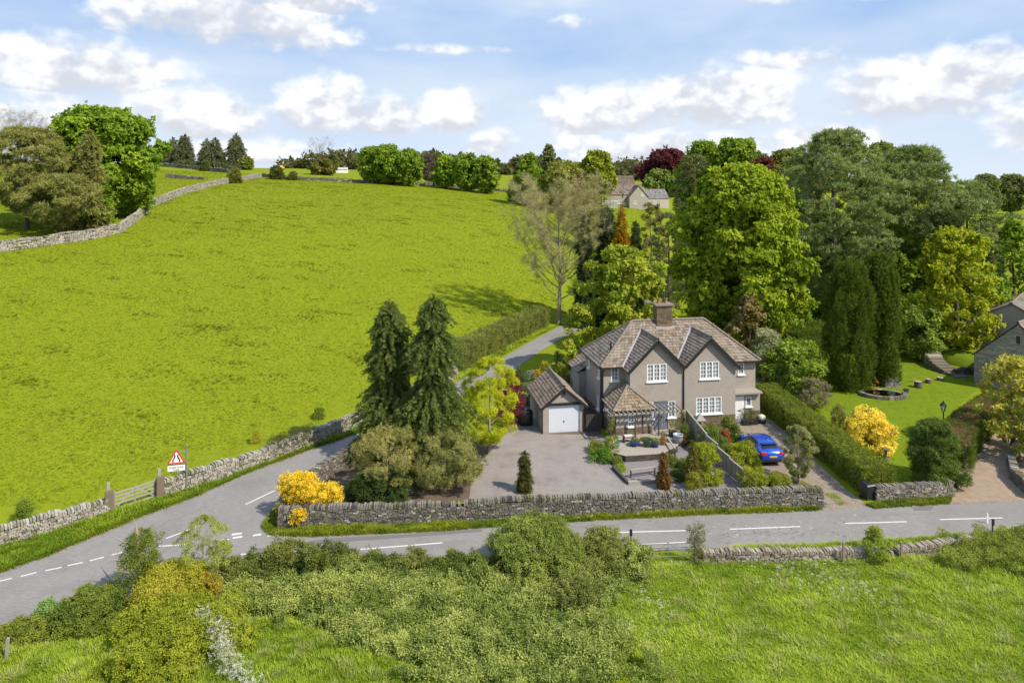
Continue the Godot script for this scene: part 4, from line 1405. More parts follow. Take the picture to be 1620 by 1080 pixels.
func walls() -> void:
	var grey := Color(0.40, 0.38, 0.345)
	var dark := Color(0.195, 0.183, 0.166)
	dry_wall("long dark dry stone wall with upright coping between the forecourt and the road", [Vector3(-13.12, 0, -38.4), Vector3(-8.97, 0, -38.75), Vector3(-3.98, 0, -39.1), Vector3(1.1, 0, -39.65), Vector3(7.06, 0, -40.15), Vector3(12.8, 0, -40.65), Vector3(18.55, 0, -41.05)], 1.02, 0.95, dark, {single = true, thick = 0.5, ragged = 0.16})
	dry_wall("short dark stone wall turning up the lane behind the orange broom", [Vector3(-13.12, 0, -38.4) + Vector3(0, 0, -0.4), Vector3(-13.47, 0, -40.65), Vector3(-12.54, 0, -44.4), Vector3(-10.97, 0, -48.55), Vector3(-9.9, 0, -50.9)], 0.95, 0.9, dark, {})
	dry_wall("pale stone field wall running down to the gate from the road bend", [Vector3(-28.44, 0, -35.3), Vector3(-27.41, 0, -36.55), Vector3(-25.5, 0, -38.25), Vector3(-23.75, 0, -39.95)], 0.78, 0.85, grey, {ragged = 0.25})
	dry_wall("pale tumbled stone field wall between the wooden gate and the ivy", [Vector3(-21.57, 0, -42.2), Vector3(-20.49, 0, -43.4), Vector3(-19.25, 0, -44.9), Vector3(-17.87, 0, -46.5), Vector3(-16.74, 0, -47.95)], 0.85, 0.92, grey, {ragged = 0.35})
	dry_wall("pale stone field wall above the ivy, climbing beside the lane to the conifers", [Vector3(-16.74, 0, -47.95), Vector3(-14.93, 0, -50.4), Vector3(-13.3, 0, -53.2), Vector3(-11.61, 0, -55.75), Vector3(-9.48, 0, -60.25), Vector3(-5.67, 0, -68.05)], 0.95, 0.95, grey, {ragged = 0.25})
	dry_wall("low tumbled lichen-spotted stone wall along the roadside field", [Vector3(9.77, 0, -34.95), Vector3(11.99, 0, -35), Vector3(14.3, 0, -35.1), Vector3(16.62, 0, -35.2), Vector3(19.28, 0, -35.3), Vector3(21.79, 0, -35.65), Vector3(24.6, 0, -36.4)], 0.42, 0.38, Color(0.30, 0.265, 0.22), {ragged = 0.22, thick = 0.45, course = 0.1, length = 0.2, single = true})
	dry_wall("short grey stone wall with coping beside the black bin", [Vector3(22.28, 0, -41.85), Vector3(23.69, 0, -41.95), Vector3(25.34, 0, -42.1), Vector3(27.28, 0, -42.45)], 0.7, 0.75, Color(0.27, 0.25, 0.225), {single = true})
	dry_wall("curved low stone wall at the edge of the brown driveway", [Vector3(32.09, 0, -41.75), Vector3(32.87, 0, -44.6), Vector3(34.45, 0, -47.1), Vector3(36.87, 0, -49.65)], 0.7, 0.6, Color(0.21, 0.195, 0.17), {coping = 0.16})
	dry_wall("pale stone wall curving under the round trees at the top of the field", [on_ground(Vector3(-68.51, 10.5, -85.05)), on_ground(Vector3(-66.64, 10.52, -88.85)), on_ground(Vector3(-64.72, 10.66, -94.45)), on_ground(Vector3(-62.72, 10.89, -101.1)), on_ground(Vector3(-62.37, 11.56, -108.65)), on_ground(Vector3(-65.45, 12.8, -118.8)), on_ground(Vector3(-71.99, 14.86, -136.4)), on_ground(Vector3(-76.96, 16.88, -159.85)), on_ground(Vector3(-81.82, 19.04, -192.1)), on_ground(Vector3(-87.84, 21.39, -238.35))], 1.25, 1.3, Color(0.42, 0.395, 0.36), {course = 0.22, length = 0.45, ragged = 0.3, thick = 0.6})
	dry_wall("dark broken wall stretch on the far slope below the conifer wood", [on_ground(Vector3(-150.91, 26.48, -294.2)), on_ground(Vector3(-128.7, 25.06, -278)), on_ground(Vector3(-106.9, 23.2, -256.55))], 1.4, 1.3, dark, {course = 0.35, length = 1.0, ragged = 0.5, thick = 0.7})
	dry_wall("dark tumbled wall stretch lying lower on the far slope", [on_ground(Vector3(-106.05, 21.14, -209)), on_ground(Vector3(-94.73, 20.56, -208.8))], 1.2, 0.9, dark, {course = 0.35, length = 1.0, ragged = 0.5, thick = 0.7})
	dry_wall("dark field wall along the far crest beside the lone bare tree", [on_ground(Vector3(-89.26, 21.66, -244.05)), on_ground(Vector3(-79.22, 20.94, -237.65)), on_ground(Vector3(-61.87, 20.06, -238.65)), on_ground(Vector3(-50.77, 19.4, -238.4)), on_ground(Vector3(-29.73, 18.49, -246.95)), on_ground(Vector3(-2.28, 16.43, -246.7))], 1.1, 0.9, dark, {course = 0.3, length = 0.9, ragged = 0.6, thick = 0.7})
	# gate piers and field gate
	for p in [[Vector3(-23.63, 0, -40), "squared stone gatepost at the lower end of the grey wooden gate"], [Vector3(-21.66, 0, -42), "squared stone gatepost at the upper end of the grey wooden gate"]]:
		var g := thing("gate_post", p[1], "gatepost", p[0], 0.6, "stone gateposts of the field gate")
		var st := tool_()
		st.set_color(Color(0.20, 0.165, 0.125))
		hexa(st, [Vector3(-0.23, -0.1, 0.2), Vector3(0.22, -0.1, 0.21), Vector3(0.23, -0.1, -0.2), Vector3(-0.22, -0.1, -0.21), Vector3(-0.2, 1.35, 0.19), Vector3(0.2, 1.38, 0.2), Vector3(0.21, 1.36, -0.19), Vector3(-0.2, 1.33, -0.18)])
		put("shaft", done(st), M.stone, g)
		put("timber_stake", box_mesh(Vector3(-0.1, 0, -0.42), Vector3(0.06, 1.75, -0.26)), M.grey_timber, g)
	bar_gate("field_gate", "grey wooden five-bar field gate between stone gateposts", Vector3(-23.48, 0, -40.25), Vector3(-21.97, 0, -42), 1.15, M.grey_timber, 0.09)
	bar_gate("field_gate", "thin galvanised metal gate at the roadside field beside the hedge", Vector3(6.46, 0, -34.55), Vector3(9.4, 0, -34.75), 1.15, M.steel, 0.035)
	var gp := thing("timber_post", "ivy-topped timber gatepost beside the galvanised gate", "post", Vector3(9.4, 0, -34.75))
	put("shaft", box_mesh(Vector3(-0.09, -0.1, -0.09), Vector3(0.09, 1.5, 0.09)), M.timber, gp)
	for p in [[Vector3(16.89, 0, -34.75), 1.15, "weathered timber stake leaning on the low roadside wall, beside the leafy sapling"], [Vector3(20.02, 0, -35.05), 1.0, "short timber stake beside lichen-yellow stones of the roadside wall"]]:
		var q := thing("timber_stake", p[2], "post", p[0])
		put("shaft", box_mesh(Vector3(-0.05, -0.1, -0.05), Vector3(0.05, p[1], 0.05)), M.timber, q)


func bar_gate(called: String, label: String, a: Vector3, b: Vector3, h: float, m: Material, t: float) -> void:
	var o := thing(called, label, "gate", a, 0.0)
	var e := b - a
	for k in 5:
		var y := 0.18 + (h - 0.22) * pow(k / 4.0, 0.85)
		put("bar", bar_mesh(Vector3.UP * y, e + Vector3.UP * y, t * 0.5, t), m, o)
	for f in [0.01, 0.5, 0.99]:
		put("upright", bar_mesh(e * f + Vector3.UP * 0.1, e * f + Vector3.UP * (h + 0.06), t * 0.7, t), m, o)
	put("brace", bar_mesh(e * 0.02 + Vector3.UP * 0.2, e * 0.5 + Vector3.UP * h, t * 0.45, t * 0.9), m, o)
	put("brace", bar_mesh(e * 0.98 + Vector3.UP * 0.2, e * 0.5 + Vector3.UP * h, t * 0.45, t * 0.9), m, o)


# ------------------------------------------------------------------ garden in front of the houses
func pot(label: String, at: Vector3, r: float, h: float, m: Material, plant: Color, ph: float) -> void:
	var o := thing("plant_pot", label, "plant pot", at)
	var st := tool_()
	lathe(st, [Vector2(0.0, 0.0), Vector2(r * 0.68, 0.0), Vector2(r * 0.95, h * 0.45), Vector2(r, h * 0.85), Vector2(r * 1.06, h * 0.9), Vector2(r * 1.06, h), Vector2(r * 0.9, h), Vector2(r * 0.88, h * 0.85), Vector2(0.0, h * 0.85)], 16)
	put("pot", done(st), m, o)
	if ph > 0.0:
		crown(o, {base = Vector3.UP * h * 0.8, height = ph, radius = r * 1.15, prof = BUSH, lobes = 7, lobe = 0.5, per = 24, size = 0.14, colors = [plant, plant * 1.3], mesh = M.tiny, called = "plant"})


func rail(label: String, a: Vector3, b: Vector3, h: float) -> void:
	var o := thing("garden_rail", label, "rail", a)
	var e := b - a
	for f in [0.0, 1.0]:
		put("post", box_mesh(Vector3(-0.05, -0.02, -0.05) + e * f, Vector3(0.05, h, 0.05) + e * f), M.dark_timber, o)
	put("top_rail", bar_mesh(Vector3.UP * h + e * -0.03, Vector3.UP * h + e * 1.03, 0.12, 0.06), M.grey_timber, o)
	put("low_rail", bar_mesh(Vector3.UP * h * 0.45, Vector3.UP * h * 0.45 + e, 0.05, 0.08), M.dark_timber, o)


func garden() -> void:
	# raised patio with a stone edge, gravel below it
	var edge := [Vector3(6.8, 0.42, -48.35), Vector3(7.91, 0.42, -47.45), Vector3(10.64, 0.42, -47.89), Vector3(11.95, 0.42, -49.27)]
	var back := [Vector3(13.3, 0.42, -52.3), Vector3(10.2, 0.42, -52.2), Vector3(7.2, 0.42, -51.2)]
	var pts := edge + back
	var st := tool_()
	var top := sheet(pts, 0.42)
	st.append_from(top, 0, Transform3D())
	structure("patio", st.commit(), M.slab)
	var pw := tool_()
	for i in edge.size() - 1:
		var a := Vector3(edge[i].x, 0, edge[i].z)
		var b := Vector3(edge[i + 1].x, 0, edge[i + 1].z)
		var d := (b - a).normalized()
		stone_course(pw, a, b, 0.0, 0.46, Vector3(-d.z, 0, d.x), Color(0.10, 0.085, 0.075), 0.13, 0.32)
	var rw := thing("retaining_wall", "low dark stone retaining wall holding up the patio behind the gravel", "wall")
	put("stones", done(pw), M.stone, rw).set_meta("kind", "stuff")
	structure("gravel_bed", sheet([Vector3(6.59, 0, -46.8), Vector3(7.42, 0, -48.55), Vector3(11.33, 0, -48.55), Vector3(11.65, 0, -46.6), Vector3(10.89, 0, -44.4), Vector3(7.43, 0, -44.6)], 0.04), M.gravel)
	var kb := thing("timber_edging", "long grey timber edging along the front of the gravel bed", "edging", Vector3.ZERO)
	put("sleeper", bar_mesh(Vector3(7.48, 0.12, -43.93), Vector3(10.92, 0.12, -44.49), 0.25, 0.24), M.grey_timber, kb)
	put("sleeper", bar_mesh(Vector3(6.87, 0.12, -46.38), Vector3(7.46, 0.12, -44.02), 0.18, 0.24), M.dark_timber, kb)
	rail("dark low timber rail standing in front of the gravel bed", Vector3(7.82, 0, -44.9), Vector3(9.5, 0, -45.4), 0.55)
	rail("dark timber handrail beside the sloping patio steps", Vector3(11.49, 0, -48.1), Vector3(11.42, 0, -50.15), 0.75)
	var leafg := Color(0.10, 0.17, 0.035)
	pot("teal glazed pot with leafy plant at the end of the patio edge", Vector3(7.45, 0.42, -49.04), 0.3, 0.38, M.teal_glaze, Color(0.12, 0.2, 0.03), 0.5)
	pot("cobalt blue planter with low plants on the patio edge", Vector3(8.87, 0.42, -49.39), 0.36, 0.3, M.blue_glaze, Color(0.16, 0.2, 0.05), 0.25)
	pot("dark green barrel pot beside the blue pot on the patio", Vector3(9.81, 0.42, -49.27), 0.34, 0.5, M.green_glaze, Color(0.1, 0.14, 0.04), 0.2)
	pot("small bright blue pot with grassy plant on the patio", Vector3(10.33, 0.42, -49.16), 0.26, 0.34, M.blue_glaze, Color(0.2, 0.24, 0.04), 0.35)
	pot("round pale grey jar standing by the wooden fence", Vector3(12.17, 0.42, -50), 0.36, 0.62, M.grey_glaze, leafg, 0.0)
	pot("terracotta pot with orange shrub beside the grey jar", Vector3(12.8, 0.2, -50.45), 0.26, 0.36, M.terracotta, Color(0.32, 0.13, 0.04), 0.4)
	pot("terracotta pot with tall tawny plant on the patio", Vector3(10.98, 0.42, -49.63), 0.24, 0.36, M.terracotta, Color(0.30, 0.2, 0.06), 0.7)
	pot("black tub beneath the climbing plant at the pergola post", Vector3(12.05, 0.42, -51.25), 0.28, 0.4, M.plastic, Color(0.2, 0.22, 0.06), 1.0)
	var bb := thing("garden_bench", "small dark bench with pale cushion under the porch window", "bench", Vector3(8.54, 0.42, -50.12), deg_to_rad(9.5))
	put("seat", box_mesh(Vector3(-0.4, 0.36, -0.2), Vector3(0.4, 0.42, 0.2)), M.dark_timber, bb)
	for x in [-0.34, 0.34]:
		put("leg", box_mesh(Vector3(x - 0.03, 0, -0.18), Vector3(x + 0.03, 0.36, 0.18)), M.dark_timber, bb)
	put("cushion", box_mesh(Vector3(-0.3, 0.422, -0.17), Vector3(0.3, 0.5, 0.17)), M.curtain, bb)
	# bird table on a post
	var bt := thing("bird_table", "bird table with pale pointed roof on a post by the fence", "bird table", Vector3(14, 0, -50.75))
	put("post", box_mesh(Vector3(-0.05, 0, -0.05), Vector3(0.05, 1.5, 0.05)), M.dark_timber, bt)
	put("tray", box_mesh(Vector3(-0.28, 1.5, -0.28), Vector3(0.28, 1.56, 0.28)), M.timber, bt)
	for c in [Vector3(-0.22, 1.56, -0.22), Vector3(0.22, 1.56, -0.22), Vector3(-0.22, 1.56, 0.22), Vector3(0.22, 1.56, 0.22)]:
		put("strut", box_mesh(c + Vector3(-0.025, 0, -0.025), c + Vector3(0.025, 0.32, 0.025)), M.timber, bt)
	var rs := tool_()
	var ap := Vector3(0, 2.35, 0)
	var rc := [Vector3(-0.36, 1.86, 0.36), Vector3(0.36, 1.86, 0.36), Vector3(0.36, 1.86, -0.36), Vector3(-0.36, 1.86, -0.36)]
	for k in 4:
		tri(rs, rc[k], rc[(k + 1) % 4], ap)
	quad(rs, rc[3], rc[2], rc[1], rc[0])
	put("roof", done(rs), M.grey_timber, bt)
	# close-boarded fence stepping down to the road wall
	var fo := thing("wooden_fence", "weathered close-boarded timber fence stepping down between the two front gardens", "fence", Vector3(13.3, 0, -52.0))
	var e := Vector3(1.45, 0, 8.4)
	var d := e.normalized()
	var hs := [2.15, 1.85, 1.45, 1.25, 1.15, 1.1]
	for k in 6:
		var p := e * k / 5.0
		put("post", bar_mesh(p, p + Vector3.UP * (hs[k] + 0.08), 0.11, 0.11), M.grey_timber, fo)
	for k in 5:
		var h: float = hs[k] - 0.08
		for j in 11:
			var p := e * (k + (j + 0.5) / 11.0) / 5.0 + Vector3(0, 0, 0)
			var hh := h - (0.3 * j / 11.0 if k < 2 else 0.0)
			var bs := bar_mesh(p - d * 0.072 + Vector3.UP * (0.06 + hh * 0.5), p + d * 0.072 + Vector3.UP * (0.06 + hh * 0.5), 0.024 + 0.012 * (j % 2), hh)
			put("board", bs, M.timber if j % 3 else M.grey_timber, fo)
		var a := e * k / 5.0 + Vector3.UP * (h + 0.09)
		var b := e * (k + 1) / 5.0 + Vector3.UP * (h + 0.09 - (0.3 if k < 2 else 0.0))
		put("capping", bar_mesh(a, b, 0.1, 0.04), M.grey_timber, fo)
	# black planters and white sack by the second front door
	for p in [[Vector3(18.79, 0, -54.85), "black planter with leafy shrub beside the white front door"], [Vector3(19.45, 0, -55), "black planter at the house corner by the gravel track"]]:
		var q := thing("planter", p[1], "planter", p[0], 0.17)
		put("tub", box_mesh(Vector3(-0.3, 0, -0.25), Vector3(0.3, 0.42, 0.25)), M.plastic, q)
		crown(q, {base = Vector3.UP * 0.38, height = 0.8, radius = 0.5, prof = BUSH, lobes = 9, lobe = 0.45, per = 26, size = 0.16, colors = [Color(0.11, 0.17, 0.05), Color(0.2, 0.22, 0.09)], mesh = M.tiny, called = "plant"})
	var sk := thing("compost_sack", "pale sack slumped on a black tub at the house corner", "sack", Vector3(20.23, 0, -55.3))
	var ss := tool_()
	lathe(ss, [Vector2(0, 0), Vector2(0.33, 0), Vector2(0.36, 0.3), Vector2(0.3, 0.34), Vector2(0, 0.34)], 12)
	put("tub", done(ss), M.plastic, sk)
	var s2 := tool_()
	lathe(s2, [Vector2(0.30, 0.342), Vector2(0.34, 0.45), Vector2(0.28, 0.6), Vector2(0.12, 0.68), Vector2(0, 0.69)], 12)
	put("sack", done(s2), M.curtain, sk)


# ------------------------------------------------------------------ car, signs, street furniture
func vehicles_and_signs() -> void:
	car()
	var o := thing("road_sign", "red-bordered triangular road narrows sign with text plate on a grey pole", "road sign", Vector3(-20.48, 0, -42.95), 0.28)
	var st := tool_()
	tube(st, [Vector3(0, -0.1, 0), Vector3(0, 2.95, 0)], [0.045, 0.045], 10)
	put("pole", done(st), M.steel, o)
	var tri_out := [Vector3(-1.12, 1.86, 0.06), Vector3(-0.06, 1.86, 0.06), Vector3(-0.59, 2.78, 0.06)]
	var mid := Vector3(-0.59, 2.16, 0.06)
	var ts := tool_()
	hexa_tri(ts, tri_out, 0.02)
	var board := put("border", done(ts), M.red, o)
	var inn := []
	for v in tri_out:
		inn.append(mid + (v - mid) * 0.74 + Vector3(0, 0, 0.004))
	var ws := tool_()
	hexa_tri(ws, inn, 0.008)
	put("face", done(ws), M.sign_white, board)
	# the two black lines that bend inwards
	for s in [-1.0, 1.0]:
		var bs := tool_()
		var prev := Vector3(-0.59 + s * 0.19, 1.97, 0.078)
		for q in [Vector3(-0.59 + s * 0.19, 2.10, 0.078), Vector3(-0.59 + s * 0.085, 2.27, 0.078), Vector3(-0.59 + s * 0.085, 2.42, 0.078)]:
			var dd: Vector3 = (q - prev).normalized()
			var sd := Vector3(dd.y, -dd.x, 0) * 0.035
			quad(bs, prev - sd, prev + sd, q + sd, q - sd)
			quad(bs, prev + sd, prev - sd, q - sd, q + sd)
			prev = q
		put("symbol", done(bs), M.sign_black, board)
	var plate := put("text_plate", box_mesh(Vector3(-1.12, 1.38, 0.045), Vector3(-0.06, 1.80, 0.065)), M.sign_white, o)
	var fr := tool_()
	for b in [[Vector3(-1.13, 1.37, 0.04), Vector3(-0.05, 1.40, 0.07)], [Vector3(-1.13, 1.78, 0.04), Vector3(-0.05, 1.81, 0.07)], [Vector3(-1.13, 1.40, 0.04), Vector3(-1.10, 1.78, 0.07)], [Vector3(-0.08, 1.40, 0.04), Vector3(-0.05, 1.78, 0.07)]]:
		box(fr, b[0], b[1])
	put("plate_border", done(fr), M.sign_black, plate)
	for line in [["Single Track", 1.64], ["road", 1.49]]:
		var tm := TextMesh.new()
		var f := SystemFont.new()
		f.font_names = PackedStringArray(["Droid Sans"])
		tm.font = f
		tm.text = line[0]
		tm.font_size = 64
		tm.pixel_size = 0.0024
		tm.depth = 0.006
		put("lettering", tm, M.sign_black, plate, Vector3(-0.59, line[1], 0.07))
	put("bracket", box_mesh(Vector3(-0.5, 2.55, 0.03), Vector3(0.05, 2.6, 0.048)), M.steel, o)
	put("bracket", box_mesh(Vector3(-0.9, 1.56, 0.02), Vector3(0.05, 1.61, 0.043)), M.steel, o)
	# verge markers
	for p in [[Vector3(6.28, 0, -36.05), 1.15, "slim dark marker post with reflector on the verge beside the field hedge"], [Vector3(26.32, 0, -37.35), 1.05, "slim dark marker post on the verge by the low field wall"]]:
		var q := thing("marker_post", p[2], "post", p[0])
		put("shaft", box_mesh(Vector3(-0.035, -0.05, -0.03), Vector3(0.035, p[1], 0.03)), M.dark_timber, q)
		put("reflector", box_mesh(Vector3(-0.075, p[1] - 0.34, 0.031), Vector3(0.075, p[1], 0.05)), M.sign_black, q)
	var wm := thing("verge_marker", "thin white verge marker beside the dark marker post", "post", Vector3(27.12, 0, -38.9))
	put("shaft", box_mesh(Vector3(-0.05, 0, -0.02), Vector3(0.05, 0.52, 0.02)), M.sign_white, wm)
	put("cap", box_mesh(Vector3(-0.04, 0.521, -0.02), Vector3(0.02, 0.62, 0.02)), M.sign_white, wm)
	# black wheelie bin at the drive entrance
	var wb := thing("wheelie_bin", "black wheelie bin at the end of the garden hedge", "bin", Vector3(21.83, 0, -41.95), 0.3)
	var bs := tool_()
	hexa(bs, [Vector3(-0.2, 0.06, 0.24), Vector3(0.2, 0.06, 0.24), Vector3(0.2, 0.06, -0.22), Vector3(-0.2, 0.06, -0.22), Vector3(-0.28, 0.92, 0.33), Vector3(0.28, 0.92, 0.33), Vector3(0.28, 0.92, -0.3), Vector3(-0.28, 0.92, -0.3)])
	put("body", done(bs), M.plastic, wb)
	var ls := tool_()
	hexa(ls, [Vector3(-0.3, 0.925, 0.37), Vector3(0.3, 0.925, 0.37), Vector3(0.3, 0.925, -0.34), Vector3(-0.3, 0.925, -0.34), Vector3(-0.26, 1.0, 0.3), Vector3(0.26, 1.0, 0.3), Vector3(0.27, 1.05, -0.34), Vector3(-0.27, 1.05, -0.34)])
	put("lid", done(ls), M.plastic, wb)
	for x in [-0.25, 0.25]:
		var wh := tool_()
		tube(wh, [Vector3(x - 0.03, 0.1, -0.25), Vector3(x + 0.03, 0.1, -0.25)], [0.1, 0.1], 12)
		put("wheel", done(wh), M.rubber, wb)


func hexa_tri(st: SurfaceTool, p: Array, t: float) -> void:
	# flat triangular board of thickness t, front on +z
	var b := []
	for v in p:
		b.append(v - Vector3(0, 0, t))
	tri(st, p[0], p[1], p[2])
	tri(st, b[2], b[1], b[0])
	for i in 3:
		var j := (i + 1) % 3
		quad(st, b[i], b[j], p[j], p[i])


func car() -> void:
	# long axis along z, nose to -z, 4.4 m long
	var o := thing("car", "bright blue hatchback parked on the gravel track beside the house", "car", Vector3(17.75, 0.025, -48.9), deg_to_rad(4.0))
	# stations from nose to tail: z, half width, sill, belt height, roof height, roof half width
	var sts := [[-2.2, 0.62, 0.32, 0.55, 0.56, 0.45], [-2.1, 0.80, 0.24, 0.66, 0.68, 0.6], [-1.75, 0.88, 0.2, 0.76, 0.80, 0.66], [-1.3, 0.90, 0.2, 0.83, 0.88, 0.68], [-0.95, 0.90, 0.2, 0.87, 0.94, 0.70], [-0.35, 0.90, 0.2, 0.90, 1.34, 0.60], [0.1, 0.90, 0.2, 0.91, 1.43, 0.58], [0.7, 0.90, 0.2, 0.93, 1.43, 0.57], [1.2, 0.90, 0.2, 0.96, 1.36, 0.56], [1.65, 0.88, 0.22, 0.99, 1.18, 0.58], [1.95, 0.85, 0.28, 0.99, 1.03, 0.6], [2.15, 0.80, 0.34, 0.86, 0.90, 0.6], [2.2, 0.76, 0.38, 0.66, 0.70, 0.56]]
	var rings := []
	for s in sts:
		var w: float = s[1]
		var ring := [Vector3(w * 0.86, s[2], s[0]), Vector3(w, s[2] + 0.12, s[0]), Vector3(w * 1.01, lerpf(s[2], s[3], 0.6), s[0]), Vector3(w * 0.97, s[3], s[0]), Vector3(lerpf(w * 0.95, s[5], 0.5), lerpf(s[3], s[4], 0.52), s[0]), Vector3(s[5] * 1.04, s[4] - 0.05, s[0]), Vector3(s[5] * 0.8, s[4], s[0]), Vector3(0, s[4] + 0.03, s[0])]
		var full := ring.duplicate()
		for k in range(ring.size() - 2, -1, -1):
			full.append(Vector3(-ring[k].x, ring[k].y, ring[k].z))
		rings.append(full)
	var st := tool_()
	st.set_smooth_group(0)
	for i in rings.size() - 1:
		for k in rings[i].size() - 1:
			quad(st, rings[i + 1][k], rings[i][k], rings[i][k + 1], rings[i + 1][k + 1])
	st.set_smooth_group(-1)
	for r in [0, rings.size() - 1]:
		for k in range(1, rings[r].size() - 1):
			if r == 0:
				tri(st, rings[r][0], rings[r][k + 1], rings[r][k])
			else:
				tri(st, rings[r][0], rings[r][k], rings[r][k + 1])
	for i in rings.size() - 1:
		quad(st, rings[i][0], rings[i + 1][0], rings[i + 1][-1], rings[i][-1])
	var body := put("body", done(st), M.car_paint, o)
	# glass set just outside the shell
	for side in [1.0, -1.0]:
		for w in [[[5, 6], 0.04, 0.97], [[6, 7], 0.03, 0.97], [[7, 8], 0.03, 0.9]]:
			var gs := tool_()
			var a: Array = rings[w[0][0]]
			var b: Array = rings[w[0][1]]
			var n := a.size() - 1
			var i3 := 3 if side > 0 else n - 3
			var i5 := 5 if side > 0 else n - 5
			var i4 := 4 if side > 0 else n - 4
			var out := Vector3(side * 0.012, 0.004, 0)
			var q := []
			for pr in [[a, w[1]], [b, 0.0]]:
				for ix in [i3, i4, i5]:
					var p0: Vector3 = a[ix].lerp(b[ix], w[1] if pr[0] == a else w[2])
					q.append(p0 + out)
			q[0] = q[0].lerp(q[1], 0.12); q[3] = q[3].lerp(q[4], 0.12)
			q[2] = q[2].lerp(q[1], 0.12); q[5] = q[5].lerp(q[4], 0.12)
			if side > 0:
				quad(gs, q[3], q[0], q[1], q[4]); quad(gs, q[4], q[1], q[2], q[5])
			else:
				quad(gs, q[0], q[3], q[4], q[1]); quad(gs, q[1], q[4], q[5], q[2])
			put("side_window", done(gs), M.dark_glass, body)
	for w in [[4, 5, "windscreen", 0.12, 0.92], [8, 9, "rear_window", 0.3, 1.0], [9, 10, "rear_window", 0.0, 0.55]]:
		var gs := tool_()
		var a: Array = rings[w[0]]
		var b: Array = rings[w[1]]
		for k in [5, 6, 7, 8]:
			var up := Vector3(0, 0.014, 0.006 if w[0] > 6 else -0.006)
			quad(gs, a[k].lerp(b[k], w[4]) + up, a[k].lerp(b[k], w[3]) + up, a[k + 1].lerp(b[k + 1], w[3]) + up, a[k + 1].lerp(b[k + 1], w[4]) + up)
		put(w[2], done(gs), M.dark_glass, body)
	# wheels
	for x in [-0.80, 0.80]:
		for z in [-1.35, 1.32]:
			var s := signf(x)
			var ws := tool_()
			tube(ws, [Vector3(-0.11, 0, 0), Vector3(-0.1, 0, 0), Vector3(0.1, 0, 0), Vector3(0.11, 0, 0)], [0.28, 0.32, 0.32, 0.28], 20)
			var wh := put("wheel", done(ws), M.rubber, o, Vector3(x + s * 0.03, 0.32, z))
			var rs := tool_()
			tube(rs, [Vector3(s * 0.10, 0, 0), Vector3(s * 0.125, 0, 0)], [0.22, 0.2], 16)
			put("rim", done(rs), M.alloy, wh)
			var arch := tool_()
			for k in 10:
				var a0 := PI * k / 10.0
				var a1 := PI * (k + 1) / 10.0
				bar(arch, Vector3(x + s * 0.105, 0.32 + sin(a0) * 0.36, z + cos(a0) * 0.36), Vector3(x + s * 0.105, 0.32 + sin(a1) * 0.36, z + cos(a1) * 0.36), 0.05, 0.06)
			put("wheel_arch", done(arch), M.plastic, o)
	# tail lamps, plate, bumper, spoiler, mirrors, door lines
	for s in [-1.0, 1.0]:
		put("tail_lamp", box_mesh(Vector3(s * 0.64 - 0.17, 0.80, 2.0), Vector3(s * 0.64 + 0.17, 0.94, 2.21)), M.tail, o)
		put("mirror", box_mesh(Vector3(s * 0.98 - 0.09, 0.92, -0.62), Vector3(s * 0.98 + 0.09, 1.06, -0.5)), M.car_paint, o)
		for z in [-0.45, 0.35, 1.05]:
			put("door_seam", box_mesh(Vector3(s * 0.909 - 0.006, 0.35, z), Vector3(s * 0.909 + 0.006, 0.86, z + 0.012)), M.plastic, o)
		put("door_handle", box_mesh(Vector3(s * 0.905 - 0.02, 0.76, 0.18), Vector3(s * 0.905 + 0.02, 0.79, 0.33)), M.car_paint, o)
		put("headlamp", box_mesh(Vector3(s * 0.6 - 0.18, 0.56, -2.17), Vector3(s * 0.6 + 0.18, 0.68, -2.0)), M.glass, o)
	put("number_plate", box_mesh(Vector3(-0.26, 0.62, 2.19), Vector3(0.26, 0.73, 2.215)), M.yellow, o)
	put("bumper", box_mesh(Vector3(-0.78, 0.34, 2.0), Vector3(0.78, 0.50, 2.24)), M.plastic, o)
	put("spoiler", bar_mesh(Vector3(-0.55, 1.33, 1.48), Vector3(0.55, 1.33, 1.48), 0.26, 0.035), M.car_paint, o)
	put("aerial", box_mesh(Vector3(-0.02, 1.44, 0.95), Vector3(0.02, 1.52, 1.08)), M.plastic, o)


